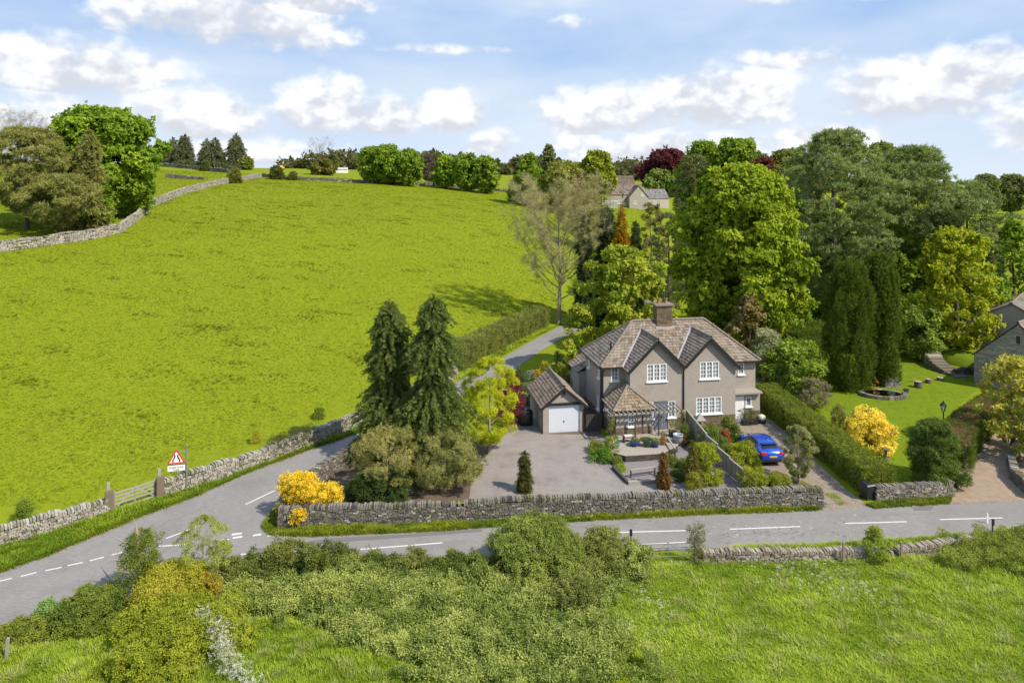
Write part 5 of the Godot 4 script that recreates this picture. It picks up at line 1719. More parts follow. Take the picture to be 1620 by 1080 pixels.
# ------------------------------------------------------------------ other buildings
func gabled(parent: Node, x0: float, x1: float, z0: float, z1: float, eave: float, top: float, wall_m: Material, tile: Color, along_x: bool, row := 0.4) -> void:
	# a plain gabled block; along_x: the ridge runs along x
	var st := tool_()
	box(st, Vector3(x0, -0.8, z0), Vector3(x1, eave, z1))
	var m := (x0 + x1) * 0.5 if not along_x else (z0 + z1) * 0.5
	if along_x:
		for x in [x0, x1]:
			var s: float = 1.0 if x == x1 else -1.0
			var a := Vector3(x, eave, z1)
			var b := Vector3(x, eave, z0)
			var c := Vector3(x, top - 0.06, m)
			if s > 0:
				tri(st, a, b, c)
			else:
				tri(st, b, a, c)
	else:
		tri(st, Vector3(x0, eave, z1), Vector3(x1, eave, z1), Vector3(m, top - 0.06, z1))
		tri(st, Vector3(x1, eave, z0), Vector3(x0, eave, z0), Vector3(m, top - 0.06, z0))
	put("wall", done(st), wall_m, parent)
	var o := 0.2
	var r: Node
	if along_x:
		r = roof_part(parent, [[Vector3(x0 - o, eave - 0.08, z1 + o), Vector3(x1 + o, eave - 0.08, z1 + o), Vector3(x1 + o, top, m), Vector3(x0 - o, top, m)], [Vector3(x1 + o, eave - 0.08, z0 - o), Vector3(x0 - o, eave - 0.08, z0 - o), Vector3(x0 - o, top, m), Vector3(x1 + o, top, m)]], tile, row, row)
		ridge(r, Vector3(x0 - o, top, m), Vector3(x1 + o, top, m), M.mortar, 0.12)
	else:
		r = roof_part(parent, [[Vector3(x0 - o, eave - 0.08, z0 - o), Vector3(x0 - o, eave - 0.08, z1 + o), Vector3(m, top, z1 + o), Vector3(m, top, z0 - o)], [Vector3(x1 + o, eave - 0.08, z1 + o), Vector3(x1 + o, eave - 0.08, z0 - o), Vector3(m, top, z0 - o), Vector3(m, top, z1 + o)]], tile, row, row)
		ridge(r, Vector3(m, top, z0 - o), Vector3(m, top, z1 + o), M.mortar, 0.12)


func far_buildings() -> void:
	M.far_wall = grained([lin(0.26, 0.235, 0.205), lin(0.36, 0.33, 0.29), lin(0.42, 0.39, 0.345)], 0.06, 0.5, 0.95, 5)
	var pink := Color(0.22, 0.18, 0.165)
	var o := thing("farmhouse", "grey stone farmhouse with brown roofs beyond the bare tree", "house", Vector3(37.77, 11.41, -233.1), 0.12)
	gabled(o, -7.0, 7.5, -6.0, 0.0, 4.2, 7.6, M.far_wall, pink, true, 0.6)
	gabled(o, 1.5, 8.0, -2.0, 3.2, 3.4, 7.2, M.far_wall, pink, false, 0.6)
	gabled(o, -3.0, 6.5, -12.0, -7.0, 6.5, 10.6, M.far_wall, Color(0.16, 0.13, 0.11), true, 0.6)
	for p in [[Vector3(-4, 1.0, 0.02), 1.2, 1.3], [Vector3(-1, 1.0, 0.02), 1.2, 1.3], [Vector3(6.0, 3.6, 3.22), 0.8, 1.1], [Vector3(3.4, 0.9, 3.22), 1.1, 1.2]]:
		window(o, p[0], 0.0, p[1], p[2], 2, 1, 1)
	put("flue", box_mesh(Vector3(0.4, 3.6, 0.3), Vector3(0.6, 7.0, 0.5)), M.steel, o)
	put("chimney", box_mesh(Vector3(-7.2, 5.5, -3.6), Vector3(-6.2, 9.0, -2.4)), M.far_wall, o)
	var cs := thing("conservatory", "small white conservatory against the farmhouse wall", "conservatory", Vector3(30.36, 11.35, -223.05) + Vector3(0, 0, 1.0), 0.12)
	for k in 5:
		put("post", box_mesh(Vector3(k * 1.0, -0.6, 0), Vector3(k * 1.0 + 0.1, 2.2, 0.1)), M.white, cs)
		if k < 4:
			put("pane", box_mesh(Vector3(k * 1.0 + 0.1, 0.0, 0.04), Vector3(k * 1.0 + 1.0, 2.2, 0.06)), M.glass, cs)
	put("roof", box_mesh(Vector3(-0.2, 2.2, -2.5), Vector3(4.3, 2.4, 0.2)), M.white, cs)
	var sl := thing("slate_barn", "stone barn with grey slate roof beside the farmhouse", "barn", Vector3(51.64, 10.65, -242.5), 0.5)
	gabled(sl, -4.5, 5.5, -5.0, 0.0, 3.4, 6.6, M.far_wall, Color(0.20, 0.20, 0.225), true, 0.6)
	window(sl, Vector3(-2.5, 0.6, 0.02), 0.0, 1.0, 1.9, 1, 1, 1, M.dark_timber, false)
	window(sl, Vector3(0.6, 0.6, 0.02), 0.0, 0.9, 1.9, 1, 1, 1, M.dark_timber, false)
	var sh := thing("garden_shed", "small brown-roofed shed among the trees by the farmhouse", "shed", Vector3(26.37, 12.08, -226), 0.2)
	gabled(sh, -2.5, 2.5, -3.0, 0.0, 2.2, 3.8, M.far_wall, pink, true, 0.6)
	var fs := thing("field_shed", "low dark shed at the edge of the far conifer wood", "shed", on_ground(Vector3(-128, 0, -302)), 0.3)
	gabled(fs, -7, 7, -4, 0, 1.8, 3.0, M.dark_timber, Color(0.05, 0.05, 0.05), true, 0.9)
	var wv := thing("white_farm_shed", "long low white farm shed on the skyline beside the round trees", "shed", on_ground(Vector3(-82, 0, -322)), 0.1)
	gabled(wv, -4, 4, -4, 0, 1.6, 2.6, M.white, Color(0.6, 0.6, 0.6), true, 0.9)
	var yv := thing("yellow_digger_cab", "small yellow machine parked on the far skyline", "machine", on_ground(Vector3(-111, 0, -330)), 0.4)
	put("body", box_mesh(Vector3(-1.6, 0.4, -1.0), Vector3(0.8, 1.2, 1.0)), M.yellow, yv)
	put("cab", box_mesh(Vector3(-1.4, 1.203, -0.8), Vector3(0.1, 2.0, 0.8)), M.yellow, yv)
	put("track", box_mesh(Vector3(-1.8, -0.2, -1.1), Vector3(1.0, 0.4, -0.6)), M.rubber, yv)
	put("track", box_mesh(Vector3(-1.8, -0.2, 0.6), Vector3(1.0, 0.4, 1.1)), M.rubber, yv)
	# neighbour's stone house at the edge of the picture
	var n := thing("stone_house", "neighbour's coursed grey stone house with its gable facing the lawn", "house", Vector3(45.0, 0, -66.4))
	n.rotation.y = -0.927
	var w := CSGCombiner3D.new()
	w.name = "wall"
	w.material_override = M.core
	n.add_child(w)
	# local x runs along the gable from the far corner to the near one, z towards the lawn
	prism(w, "shell", [Vector2(0, -0.1), Vector2(7.2, -0.1), Vector2(7.2, 2.85), Vector2(3.6, 6.3), Vector2(0, 2.85)], 0.0, 12.0)
	cut(w, "room", Vector3(0.3, 0, -11.7), Vector3(6.9, 2.7, -0.3))
	cut(w, "opening", Vector3(3.0, 1.0, -0.5), Vector3(5.4, 2.1, 0.3))
	window(n, Vector3(4.2, 1.0, -0.08), 0.0, 2.4, 1.1, 3, 1, 1, M.dark_timber, false)
	put("lintel", box_mesh(Vector3(2.7, 2.13, -0.05), Vector3(5.7, 2.42, 0.075)), M.grey_timber, n)
	var ss := tool_()
	var sc := Color(0.40, 0.38, 0.35)
	var y := 0.0
	while y < 6.2:
		var inset := maxf(0.0, (y + 0.15 - 2.85) / 3.45 * 3.6)
		var segs := [[inset, 7.2 - inset]]
		if y > 0.85 and y < 2.4:
			segs = [[inset, 2.98], [5.42, 7.2 - inset]]
			if y > 2.0:
				segs = [[inset, 2.68], [5.72, 7.2 - inset]]
		for g in segs:
			if g[1] - g[0] > 0.2:
				stone_course(ss, Vector3(g[0], 0, 0), Vector3(g[1], 0, 0), y, y + 0.155, Vector3.BACK, sc, 0.155, 0.38)
		y += 0.155
	stone_course(ss, Vector3(0, 0, -12), Vector3(0, 0, 0), 0, 2.85, Vector3.LEFT, sc, 0.16, 0.42)
	stone_course(ss, Vector3(7.2, 0, 0), Vector3(7.2, 0, -12), 0, 2.85, Vector3.RIGHT, sc, 0.16, 0.42)
	put("wall_stones", done(ss), M.stone, n).set_meta("kind", "stuff")
	put("vent_slit", box_mesh(Vector3(3.45, 4.5, 0.0), Vector3(3.75, 5.2, 0.07)), M.core, n)
	var nr := roof_part(n, [[Vector3(7.4, 2.72, 0.12), Vector3(7.4, 2.72, -12.2), Vector3(3.6, 6.42, -12.2), Vector3(3.6, 6.42, 0.12)], [Vector3(-0.2, 2.72, -12.2), Vector3(-0.2, 2.72, 0.12), Vector3(3.6, 6.42, 0.12), Vector3(3.6, 6.42, -12.2)]], Color(0.27, 0.205, 0.17), 0.3, 0.3)
	ridge(nr, Vector3(3.6, 6.42, 0.12), Vector3(3.6, 6.42, -12.2), M.mortar)
	var n2 := thing("stone_house", "taller grey-roofed stone house standing behind the neighbour's gable", "house", Vector3(52.0, 0, -76.0), 0.0)
	n2.rotation.y = -0.75
	gabled(n2, -3.0, 9.0, -9.0, 0.0, 3.1, 6.4, M.far_wall, Color(0.22, 0.205, 0.20), false, 0.35)


# ------------------------------------------------------------------ lawn garden on the right
func lawn_garden() -> void:
	var o := thing("pond", "round garden pond with raised stone rim at the foot of the yews", "pond", Vector3(34, 0, -62.55))
	var st := tool_()
	for k in 26:
		var a := TAU * k / 26.0
		var b := TAU * (k + 0.9) / 26.0
		var m := (a + b) * 0.5
		var hgt := 0.32 if sin(m) < 0.1 else 0.12
		st.set_color(stone_color(Color(0.22, 0.20, 0.175)))
		var p := []
		for y in [0.0, hgt]:
			p.append_array([Vector3(cos(b) * 1.75, y, -sin(b) * 1.3), Vector3(cos(a) * 1.75, y, -sin(a) * 1.3), Vector3(cos(a) * 2.15, y, -sin(a) * 1.62), Vector3(cos(b) * 2.15, y, -sin(b) * 1.62)])
		hexa(st, [p[0], p[1], p[2], p[3], p[4], p[5], p[6], p[7]])
	put("rim_stones", done(st), M.stone, o).set_meta("kind", "stuff")
	var ws := []
	for k in 24:
		ws.append(Vector3(cos(TAU * k / 24.0) * 1.78, 0, -sin(TAU * k / 24.0) * 1.33))
	put("pond_bed", sheet(ws, 0.02), M.soil, o)
	put("water", sheet(ws, 0.11), M.pond, o)
	var tr := thing("stone_trough", "long pale stone trough standing behind the pond", "trough", Vector3(36.22, 0, -65.3), 0.1)
	var ts := tool_()
	ts.set_color(Color(0.27, 0.265, 0.26))
	box(ts, Vector3(-0.75, 0, -0.4), Vector3(0.75, 0.6, 0.4))
	put("basin", done(ts), M.stone, tr)
	var ti := tool_()
	ti.set_color(Color(0.20, 0.195, 0.19))
	box(ti, Vector3(-0.82, 0.602, -0.46), Vector3(0.82, 0.68, 0.46))
	put("lid_slab", done(ti), M.stone, tr)
	for p in [[Vector3(38.64, 0, -64.9), 0.34, 0.6, "large dark tree-stump stool on the lawn"], [Vector3(40.49, 0, -66.35), 0.27, 0.4, "small pale-topped stump stool on the lawn, between two others"], [Vector3(42.19, 0, -67.2), 0.3, 0.32, "low stump stool on the lawn beside the steps"]]:
		var q := thing("stump", p[3], "stump", p[0], 0.0, "stumps in a line across the lawn")
		var ss := tool_()
		lathe(ss, [Vector2(0, 0), Vector2(p[1] * 1.12, 0), Vector2(p[1], p[2] * 0.3), Vector2(p[1] * 0.98, p[2])], 11)
		put("bole", done(ss), M.bark, q)
		var s2 := tool_()
		lathe(s2, [Vector2(p[1] * 0.98, p[2] - 0.002), Vector2(0, p[2] + 0.012)], 11)
		put("cut_top", done(s2), M.grey_timber, q)
	pot("small blue pot on the pond rim", Vector3(36.49, 0, -63.15), 0.2, 0.3, M.blue_glaze, Color(0.1, 0.1, 0.12), 0.12)
	pot("dark pot with orange-leaved shrub in front of the pond", Vector3(33.17, 0, -62.2), 0.24, 0.3, M.plastic, Color(0.42, 0.20, 0.035), 1.4)
	pot("mossy green pot in front of the pond water", Vector3(34.44, 0, -62), 0.25, 0.3, M.teal_glaze, Color(0.12, 0.15, 0.1), 0.25)
	# garden lantern
	var l := thing("garden_lantern", "old lantern on a post rising out of the clipped hedge", "lamp post", Vector3(33.14, 0, -52.4))
	var ps := tool_()
	tube(ps, [Vector3(0, 0, 0), Vector3(0, 1.9, 0)], [0.05, 0.04], 8)
	put("pole", done(ps), M.black, l)
	var gl := tool_()
	lathe(gl, [Vector2(0.10, 1.9), Vector2(0.21, 2.36)], 4)
	put("glass", done(gl), M.glass, l)
	var fr := tool_()
	for k in 4:
		var a := TAU * k / 4.0
		bar(fr, Vector3(cos(a) * 0.105, 1.9, -sin(a) * 0.105), Vector3(cos(a) * 0.215, 2.36, -sin(a) * 0.215), 0.03, 0.03)
	put("frame", done(fr), M.black, l)
	var cp := tool_()
	lathe(cp, [Vector2(0.27, 2.36), Vector2(0.1, 2.58), Vector2(0.05, 2.6), Vector2(0.05, 2.7), Vector2(0, 2.74)], 8)
	put("cap", done(cp), M.black, l)
	var bbt := thing("bird_bath", "small stone bird bath on the lawn beside the golden shrub", "bird bath", Vector3(26.28, 0, -47.95))
	var b2 := tool_()
	b2.set_color(Color(0.14, 0.125, 0.105))
	lathe(b2, [Vector2(0.2, 0), Vector2(0.2, 0.08), Vector2(0.09, 0.14), Vector2(0.08, 0.62), Vector2(0.26, 0.7), Vector2(0.28, 0.77), Vector2(0.2, 0.75), Vector2(0, 0.73)], 14)
	put("basin", done(b2), M.stone, bbt)
	# steps climbing beside the planted bank
	var s := thing("garden_steps", "curving stone steps climbing past the planted bank beside the lawn", "steps", Vector3.ZERO)
	var p0 := Vector3(44.99, 0, -68.05)
	var p1 := Vector3(45.58, 1.25, -73.69)
	for k in 9:
		var f := k / 9.0
		var c := p0.lerp(Vector3(p1.x, 0, p1.z), f) + Vector3(-sin(f * PI) * 0.7, 0, 0)
		var sst := tool_()
		sst.set_color(stone_color(Color(0.22, 0.19, 0.16), 0.15))
		box(sst, Vector3(c.x - 0.75, 0, c.z - 0.75), Vector3(c.x + 0.75, 0.14 * (k + 1), c.z - 0.02 + 0.02 * k * 0.1))
		put("step", done(sst), M.stone, s)
	var bank := tool_()
	bank.set_smooth_group(0)
	var bp := Vector3(47.37, 0, -71.05)
	lathe(bank, [Vector2(4.4, -0.05), Vector2(4.1, 0.75), Vector2(3.0, 1.15), Vector2(0, 1.3)], 22, bp + Vector3(3.2, 0, -4.2))
	structure("planted_bank", done(bank), M.lawn)
	var rw := dry_wall("low dark stone wall holding the planted bank beside the stone house", [Vector3(44.82, 0, -68.95), Vector3(45.95, 0, -69.4), Vector3(47.04, 0, -69.4)], 0.65, 0.75, Color(0.13, 0.12, 0.105), {coping = 0.0})


# ------------------------------------------------------------------ trees, shrubs
func trees() -> void:
	var bright := Color(0.201, 0.270, 0.024)
	var lime := Color(0.307, 0.345, 0.033)
	var mid := Color(0.153, 0.242, 0.028)
	var leaf := Color(0.236, 0.330, 0.035)
	var olive := Color(0.14, 0.121, 0.035)
	var olive2 := Color(0.183, 0.184, 0.061)
	var dark := Color(0.053, 0.088, 0.029)
	# the pair of drooping conifers by the forecourt
	tree("conifer", "tall drooping dark conifer nearer the lane, one of the forecourt pair", Vector3(-8.62, 0, -48), 11.22, 2.93, "cone", Color(0.088, 0.124, 0.029), Color(0.197, 0.242, 0.068), "pair of drooping conifers", 1.25)
	tree("conifer", "tall drooping dark conifer nearer the golden tree, one of the forecourt pair", Vector3(-5.34, 0, -46.5), 11.74, 3.27, "cone", Color(0.088, 0.124, 0.029), Color(0.197, 0.242, 0.068), "pair of drooping conifers", 1.25)
	tree("small_tree", "greyish olive spreading tree under the drooping conifers, by the road wall", Vector3(-7.92, 0, -43.2), 3.72, 2.64, "airy", Color(0.208, 0.211, 0.062), Color(0.397, 0.368, 0.133), "", 4.0)
	tree("small_tree", "olive many-stemmed shrub beneath the conifers at the forecourt edge", Vector3(-4.24, 0, -43.6), 3.25, 2.5, "airy", Color(0.189, 0.203, 0.056), Color(0.358, 0.349, 0.123), "", 4.0)
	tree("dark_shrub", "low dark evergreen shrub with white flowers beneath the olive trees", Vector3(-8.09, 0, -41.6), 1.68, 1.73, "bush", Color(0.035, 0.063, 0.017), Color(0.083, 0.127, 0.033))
	tree("golden_tree", "bright golden-leaved tree beside the drooping conifers", Vector3(-1.63, 0, -49), 6.79, 2.09, "airy", Color(0.34, 0.385, 0.02), Color(0.50, 0.52, 0.03), "", 5.0)
	tree("purple_shrub", "dark crimson shrub behind the golden tree", Vector3(-0.1, 0, -55), 4.12, 1.02, "bush", Color(0.142, 0.023, 0.044), Color(0.236, 0.040, 0.066))
	tree("broom_shrub", "orange-yellow broom spilling over the wall corner", Vector3(-12.25, 0, -39.6), 2.46, 1.47, "bush", Color(0.72, 0.52, 0.03), Color(0.84, 0.66, 0.08), "", 1.2)
	tree("broom_shrub", "lower end of orange broom along the wall beside the lane", Vector3(-10.69, 0, -39.8), 1.86, 1.03, "bush", Color(0.72, 0.52, 0.03), Color(0.84, 0.66, 0.08), "", 1.2)
	tree("dwarf_conifer", "small pointed green conifer at the road end of the forecourt", Vector3(0.79, 0, -42.9), 2.48, 0.44, "cone", Color(0.059, 0.081, 0.022), Color(0.153, 0.149, 0.044), "", 1.3)
	tree("dwarf_conifer", "narrow rusty-brown conifer in front of the timber edging", Vector3(9.64, 0, -43.4), 2.2, 0.36, "cone", Color(0.177, 0.098, 0.031), Color(0.260, 0.149, 0.050), "", 1.3)
	tree("dwarf_conifer", "narrow olive conifer against the yellow-green fence shrub", Vector3(11.6, 0, -43.8), 2.77, 0.36, "cone", Color(0.142, 0.138, 0.033), Color(0.224, 0.196, 0.050), "", 1.3)
	tree("fence_shrub", "rounded yellow-green shrub on the patio side of the fence", Vector3(12.62, 0, -44.4), 2.38, 1.11, "bush", Color(0.224, 0.276, 0.024), Color(0.389, 0.402, 0.039), "", 1.3)
	tree("fence_shrub", "low yellow-green shrub at the foot of the narrow olive conifer", Vector3(11.47, 0, -43), 1.09, 0.56, "bush", Color(0.201, 0.218, 0.033), Color(0.319, 0.310, 0.055))
	tree("drive_shrub", "bright yellow-green shrub between fence and blue car", Vector3(15.96, 0, -46.6), 1.62, 1.21, "bush", Color(0.236, 0.287, 0.028), Color(0.389, 0.414, 0.044), "", 1.3)
	tree("drive_shrub", "lime shrub behind the road wall below the blue car", Vector3(15.4, 0, -43.2), 1.32, 0.96, "bush", Color(0.224, 0.265, 0.028), Color(0.366, 0.380, 0.044))
	tree("drive_shrub", "straggling lime plants along the back of the road wall", Vector3(16.72, 0, -42.8), 1.09, 0.95, "bush", Color(0.212, 0.241, 0.033), Color(0.330, 0.333, 0.055))
	tree("willow_shrub", "feathery silver-green shrub behind the parked blue car", Vector3(18.54, 0, -44.2), 3.6, 1.02, "airy", Color(0.201, 0.218, 0.083), Color(0.319, 0.322, 0.132), "", 2.2)
	for p in [[Vector3(14.44, 0, -49.5), 1.71, 1.01, "leafy green shrub in front of the second house's window"], [Vector3(16.56, 0, -52.3), 1.48, 0.63, "bushy green climber beside the white front door"], [Vector3(14.76, 0, -48), 1.44, 0.89, "mixed green shrub in the bed above the fence"], [Vector3(16.65, 0, -50.8), 1.43, 0.47, "small green shrub before the white door"]]:
		tree("bed_shrub", p[3], p[0], p[1], p[2], "bush", Color(0.118, 0.172, 0.033), Color(0.236, 0.287, 0.066))
	tree("red_shrub", "low red-leaved shrub by the stone plinth of the second house", Vector3(14.43, 0, -50.6), 1.03, 0.42, "tinybush", Color(0.236, 0.034, 0.039), Color(0.354, 0.081, 0.055))
	tree("red_shrub", "rust-red low plant in the bed before the white door", Vector3(15.48, 0, -49.6), 1.4, 0.41, "tinybush", Color(0.307, 0.081, 0.033), Color(0.401, 0.149, 0.066))
	tree("patio_shrub", "yellowish shrub at the forecourt edge beside the porch", Vector3(6.08, 0, -49.4), 0.69, 0.64, "bush", Color(0.177, 0.230, 0.033), Color(0.330, 0.345, 0.066))
	tree("patio_shrub", "taller pale green shrub beside the teal pot", Vector3(6.98, 0, -48.6), 1.22, 0.63, "bush", Color(0.177, 0.230, 0.039), Color(0.319, 0.333, 0.088))
	tree("patio_shrub", "rounded deep green shrub at the forecourt corner", Vector3(6.28, 0, -47.8), 0.72, 0.75, "bush", Color(0.083, 0.172, 0.022), Color(0.165, 0.276, 0.044))
	tree("patio_shrub", "tiny bright green plant at the end of the gravel bed", Vector3(7.36, 0, -46.2), 0.28, 0.34, "tinybush", Color(0.201, 0.287, 0.033), Color(0.319, 0.368, 0.055))
	for p in [[Vector3(7.21, 0, -47.2), 0.43, 0.44, "grey-green edging plant at the bend of the timber edging"], [Vector3(10.97, 0, -47), 0.6, 0.57, "leafy plant spilling at the foot of the patio handrail"], [Vector3(11.68, 0, -46.2), 0.66, 0.51, "rock plant beside the gravel under the fence"], [Vector3(10.87, 0, -44.8), 0.53, 0.5, "bushy plant among stones at the end of the gravel"], [Vector3(9.8, 0, -50.4), 0.55, 0.37, "potted-looking shrub under the pergola beam"], [Vector3(12.84, 0, -50.6), 1.5, 0.47, "climbing shrub against the first fence panel"], [Vector3(12.46, 0, -46.4), 1.1, 0.52, "shrub growing against the fence above the yellow-green bush"]]:
		tree("bed_plant", p[3], p[0], p[1], p[2], "tinybush", Color(0.12, 0.175, 0.035), Color(0.25, 0.29, 0.07), "", 1.3)
	for p in [[Vector3(7.35, 0, -50.75), "climber twining up the outer pergola post"], [Vector3(12.85, 0, -51.65), "yellow-green climber twining up the pergola post by the fence"]]:
		var cl := thing("climber", p[1], "climber", p[0])
		crown(cl, {base = Vector3.UP * 0.2, height = 2.1, radius = 0.3, prof = COLUMN, lobes = 14, lobe = 0.6, per = 20, size = 0.15, colors = [Color(0.17, 0.22, 0.035), Color(0.34, 0.36, 0.07)], mesh = M.tiny, called = "foliage", loose = 1.0})
	# around the houses
	tree("maple", "light green spreading maple behind the houses' chimney", Vector3(11.46, 0, -68), 12.98, 4.66, "round", Color(0.20, 0.265, 0.024), Color(0.36, 0.40, 0.045), "", 1.2)
	tree("maple", "small yellow-green maple between lane and house", Vector3(6.6, 0, -66), 7.67, 1.71, "round", Color(0.22, 0.27, 0.028), Color(0.38, 0.41, 0.05), "", 1.2)
	tree("sycamore", "huge bright green sycamore rising behind the houses", Vector3(24.47, 0, -73), 20.89, 7.16, "round", Color(0.19, 0.275, 0.022), Color(0.35, 0.42, 0.035), "", 1.35)
	tree("bronze_shrub", "bronze-tinged bushy tree close behind the roof", Vector3(22.98, 0, -66), 8.52, 2.57, "tall", Color(0.165, 0.137, 0.046), Color(0.330, 0.258, 0.108))
	tree("blossom_shrub", "white-blossomed shrub behind the house corner", Vector3(23.75, 0, -63.5), 5.64, 1.76, "bush", Color(0.142, 0.196, 0.044), Color(0.496, 0.483, 0.330))
	tree("garden_tree", "small leafy green tree over the hedge beside the house", Vector3(25.51, 0, -61.5), 5.16, 3.08, "round", Color(0.153, 0.241, 0.028), Color(0.295, 0.380, 0.055), "", 1.1)
	tree("weeping_tree", "tiny grey twiggy weeping tree on the lawn behind the hedge", Vector3(26, 0, -58.5), 2.61, 1.3, "airy", Color(0.201, 0.172, 0.110), Color(0.295, 0.265, 0.165), "", 0.8)
	tree("yew", "broad columnar green yew on the lawn", Vector3(31.89, 0, -64.5), 11.4, 2.27, "column", Color(0.073, 0.116, 0.015), Color(0.137, 0.193, 0.026), "twin columnar yews", 1.3)
	tree("yew", "slimmer columnar green yew behind the pond trough", Vector3(35.71, 0, -66.5), 11.95, 2.09, "column", Color(0.073, 0.116, 0.015), Color(0.137, 0.193, 0.026), "twin columnar yews", 1.3)
	tree("golden_shrub", "round brilliant yellow shrub on the lawn beside the hedge", Vector3(26.23, 0, -50.5), 2.57, 1.78, "bush", Color(0.76, 0.60, 0.06), Color(0.88, 0.74, 0.15), "", 1.4)
	tree("lawn_shrub", "small dull shrub between hedge and golden shrub", Vector3(25.18, 0, -52.5), 2.29, 0.68, "bush", Color(0.177, 0.172, 0.055), Color(0.271, 0.253, 0.088))
	tree("driveway_tree", "yellow and orange tinted young tree beside the brown driveway", Vector3(36.76, 0, -50), 6.62, 2.41, "round", Color(0.30, 0.32, 0.05), Color(0.50, 0.45, 0.09), "", 1.1)
	tree("driveway_tree", "greener young tree leaning over the brown driveway edge", Vector3(36.12, 0, -47), 4.17, 1.83, "round", Color(0.165, 0.207, 0.033), Color(0.354, 0.322, 0.055))
	# woodland on the right
	tree("yellow_tree", "yellow-green tree in front of the dark pines", Vector3(49.54, 0, -76), 14.05, 4.5, "round", Color(0.26, 0.31, 0.02), Color(0.42, 0.45, 0.035), "", 1.2)
	tree("wood_shrub", "pale green shrub at the wood edge beside the yews", Vector3(45, 0, -75), 5.65, 3.06, "round", Color(0.153, 0.230, 0.033), Color(0.319, 0.380, 0.066))
	tree("pine", "tall pine with visible red trunk towering over the yews", Vector3(39.82, 0, -84), 25.62, 7.16, "pine", Color(0.166, 0.221, 0.064), Color(0.299, 0.359, 0.131), "woodland pines", 0.85)
	tree("pine", "broad dark pine beside the tallest pine", Vector3(52.5, 0, -90), 23.9, 7.33, "pine", Color(0.166, 0.221, 0.064), Color(0.299, 0.359, 0.131), "woodland pines", 0.85)
	tree("pine", "sloping grey-green pine at the outer end of the wood", Vector3(57.73, 0, -86), 18.6, 5.73, "pine", Color(0.153, 0.204, 0.063), Color(0.283, 0.339, 0.130), "woodland pines", 0.85)
	tree("pine", "dark pine behind the sycamore's shoulder near the copper beech", Vector3(27.73, 0, -104), 23.64, 4.04, "pine", Color(0.110, 0.138, 0.053), olive2, "woodland pines", 1.2)
	tree("pine", "low spreading pine between maple and sycamore", Vector3(20.21, 0, -88), 15.33, 3.42, "pine", Color(0.103, 0.123, 0.045), Color(0.197, 0.210, 0.082), "woodland pines")
	tree("beech", "mid green beech on the wood's skyline behind the sycamore", Vector3(40.1, 0, -122), 27.08, 7.23, "round", mid, leaf, "woodland beeches")
	tree("beech", "green beech on the skyline beside the copper beech", Vector3(35.79, 0, -128), 26.99, 5.69, "round", mid, leaf, "woodland beeches")
	tree("beech", "olive broadleaf on the skyline between sycamore and tallest pine", Vector3(48.07, 0, -118), 25.08, 6.12, "round", Color(0.153, 0.187, 0.040), Color(0.246, 0.269, 0.057), "woodland beeches")
	tree("beech", "green crown on the skyline behind the broad dark pine", Vector3(65.56, 0, -120), 26.29, 5.11, "round", Color(0.153, 0.194, 0.036), Color(0.261, 0.283, 0.051), "woodland beeches")
	tree("beech", "rounded crown stepping down at the wood's outer skyline", Vector3(66.58, 0, -112), 25.21, 3.94, "round", Color(0.153, 0.187, 0.036), Color(0.261, 0.269, 0.051), "woodland beeches")
	tree("wood_tree", "tall green tree filling the wood behind the yews", Vector3(41.74, 0, -92), 15.99, 5.96, "tall", mid, leaf, "green trees inside the wood")
	tree("wood_tree", "tall green tree under the broad dark pine", Vector3(49.7, 0, -88), 13.7, 4.89, "tall", mid, leaf, "green trees inside the wood")
	tree("wood_tree", "leafy green tree behind the neighbour's house", Vector3(61.76, 0, -84), 14.73, 3.89, "tall", mid, leaf, "green trees inside the wood")
	tree("wood_tree", "leafy green tree under the sloping pine", Vector3(55.56, 0, -80), 9.03, 3.7, "tall", mid, leaf, "green trees inside the wood")
	tree("wood_tree", "leafy tree low behind the sycamore trunk", Vector3(31.48, 0, -80), 9.77, 4.44, "tall", mid, leaf, "green trees inside the wood")
	tree("copper_beech", "dark crimson copper beech above the farmhouse", Vector3(68.33, 13.87, -300), 19.42, 12.22, "round", Color(0.074, 0.020, 0.028), Color(0.157, 0.045, 0.055), "", 1.2)
	tree("copper_beech", "copper-leaved tree between sycamore and skyline beeches", Vector3(40.33, 0, -110), 23.47, 3.87, "round", Color(0.091, 0.029, 0.025), Color(0.199, 0.073, 0.046), "", 1.1)
	tree("ash_tree", "pale green feathery tree beside the farmhouse gable", Vector3(62.83, 13.62, -290), 11.15, 6.44, "round", Color(0.165, 0.230, 0.050), Color(0.260, 0.322, 0.077))
	# behind the bare tree
	tree("cypress", "dark narrow cypress beside the bare tree", Vector3(9.99, 0, -93), 15.09, 1.89, "cone", dark, Color(0.088, 0.129, 0.046), "dark cypresses by the lane")
	tree("cypress", "taller dark cypress against the golden cypress", Vector3(13.33, 0, -96), 16.38, 2.49, "cone", dark, Color(0.088, 0.129, 0.046), "dark cypresses by the lane")
	tree("cypress", "thin dark cypress on the house side of the golden cypress", Vector3(16.7, 0, -92), 14.29, 1.02, "cone", dark, Color(0.080, 0.121, 0.042), "dark cypresses by the lane")
	tree("golden_cypress", "golden-orange cypress between two dark cypresses", Vector3(14.82, 0, -92), 15.99, 1.87, "cone", Color(0.260, 0.161, 0.013), Color(0.448, 0.276, 0.022))
	bare_tree("bare_tree", "large leafless tree standing alone beside the lane", Vector3(6.44, 0, -94), 18.88, 6.61, M.pale_bark, Color(0.36, 0.335, 0.15), 8500)
	tree("twiggy_tree", "thin half-leafed twiggy tree below the farmhouse", Vector3(21.78, 0, -105), 16.29, 2.53, "airy", Color(0.212, 0.196, 0.066), Color(0.295, 0.276, 0.099), "", 1.4)
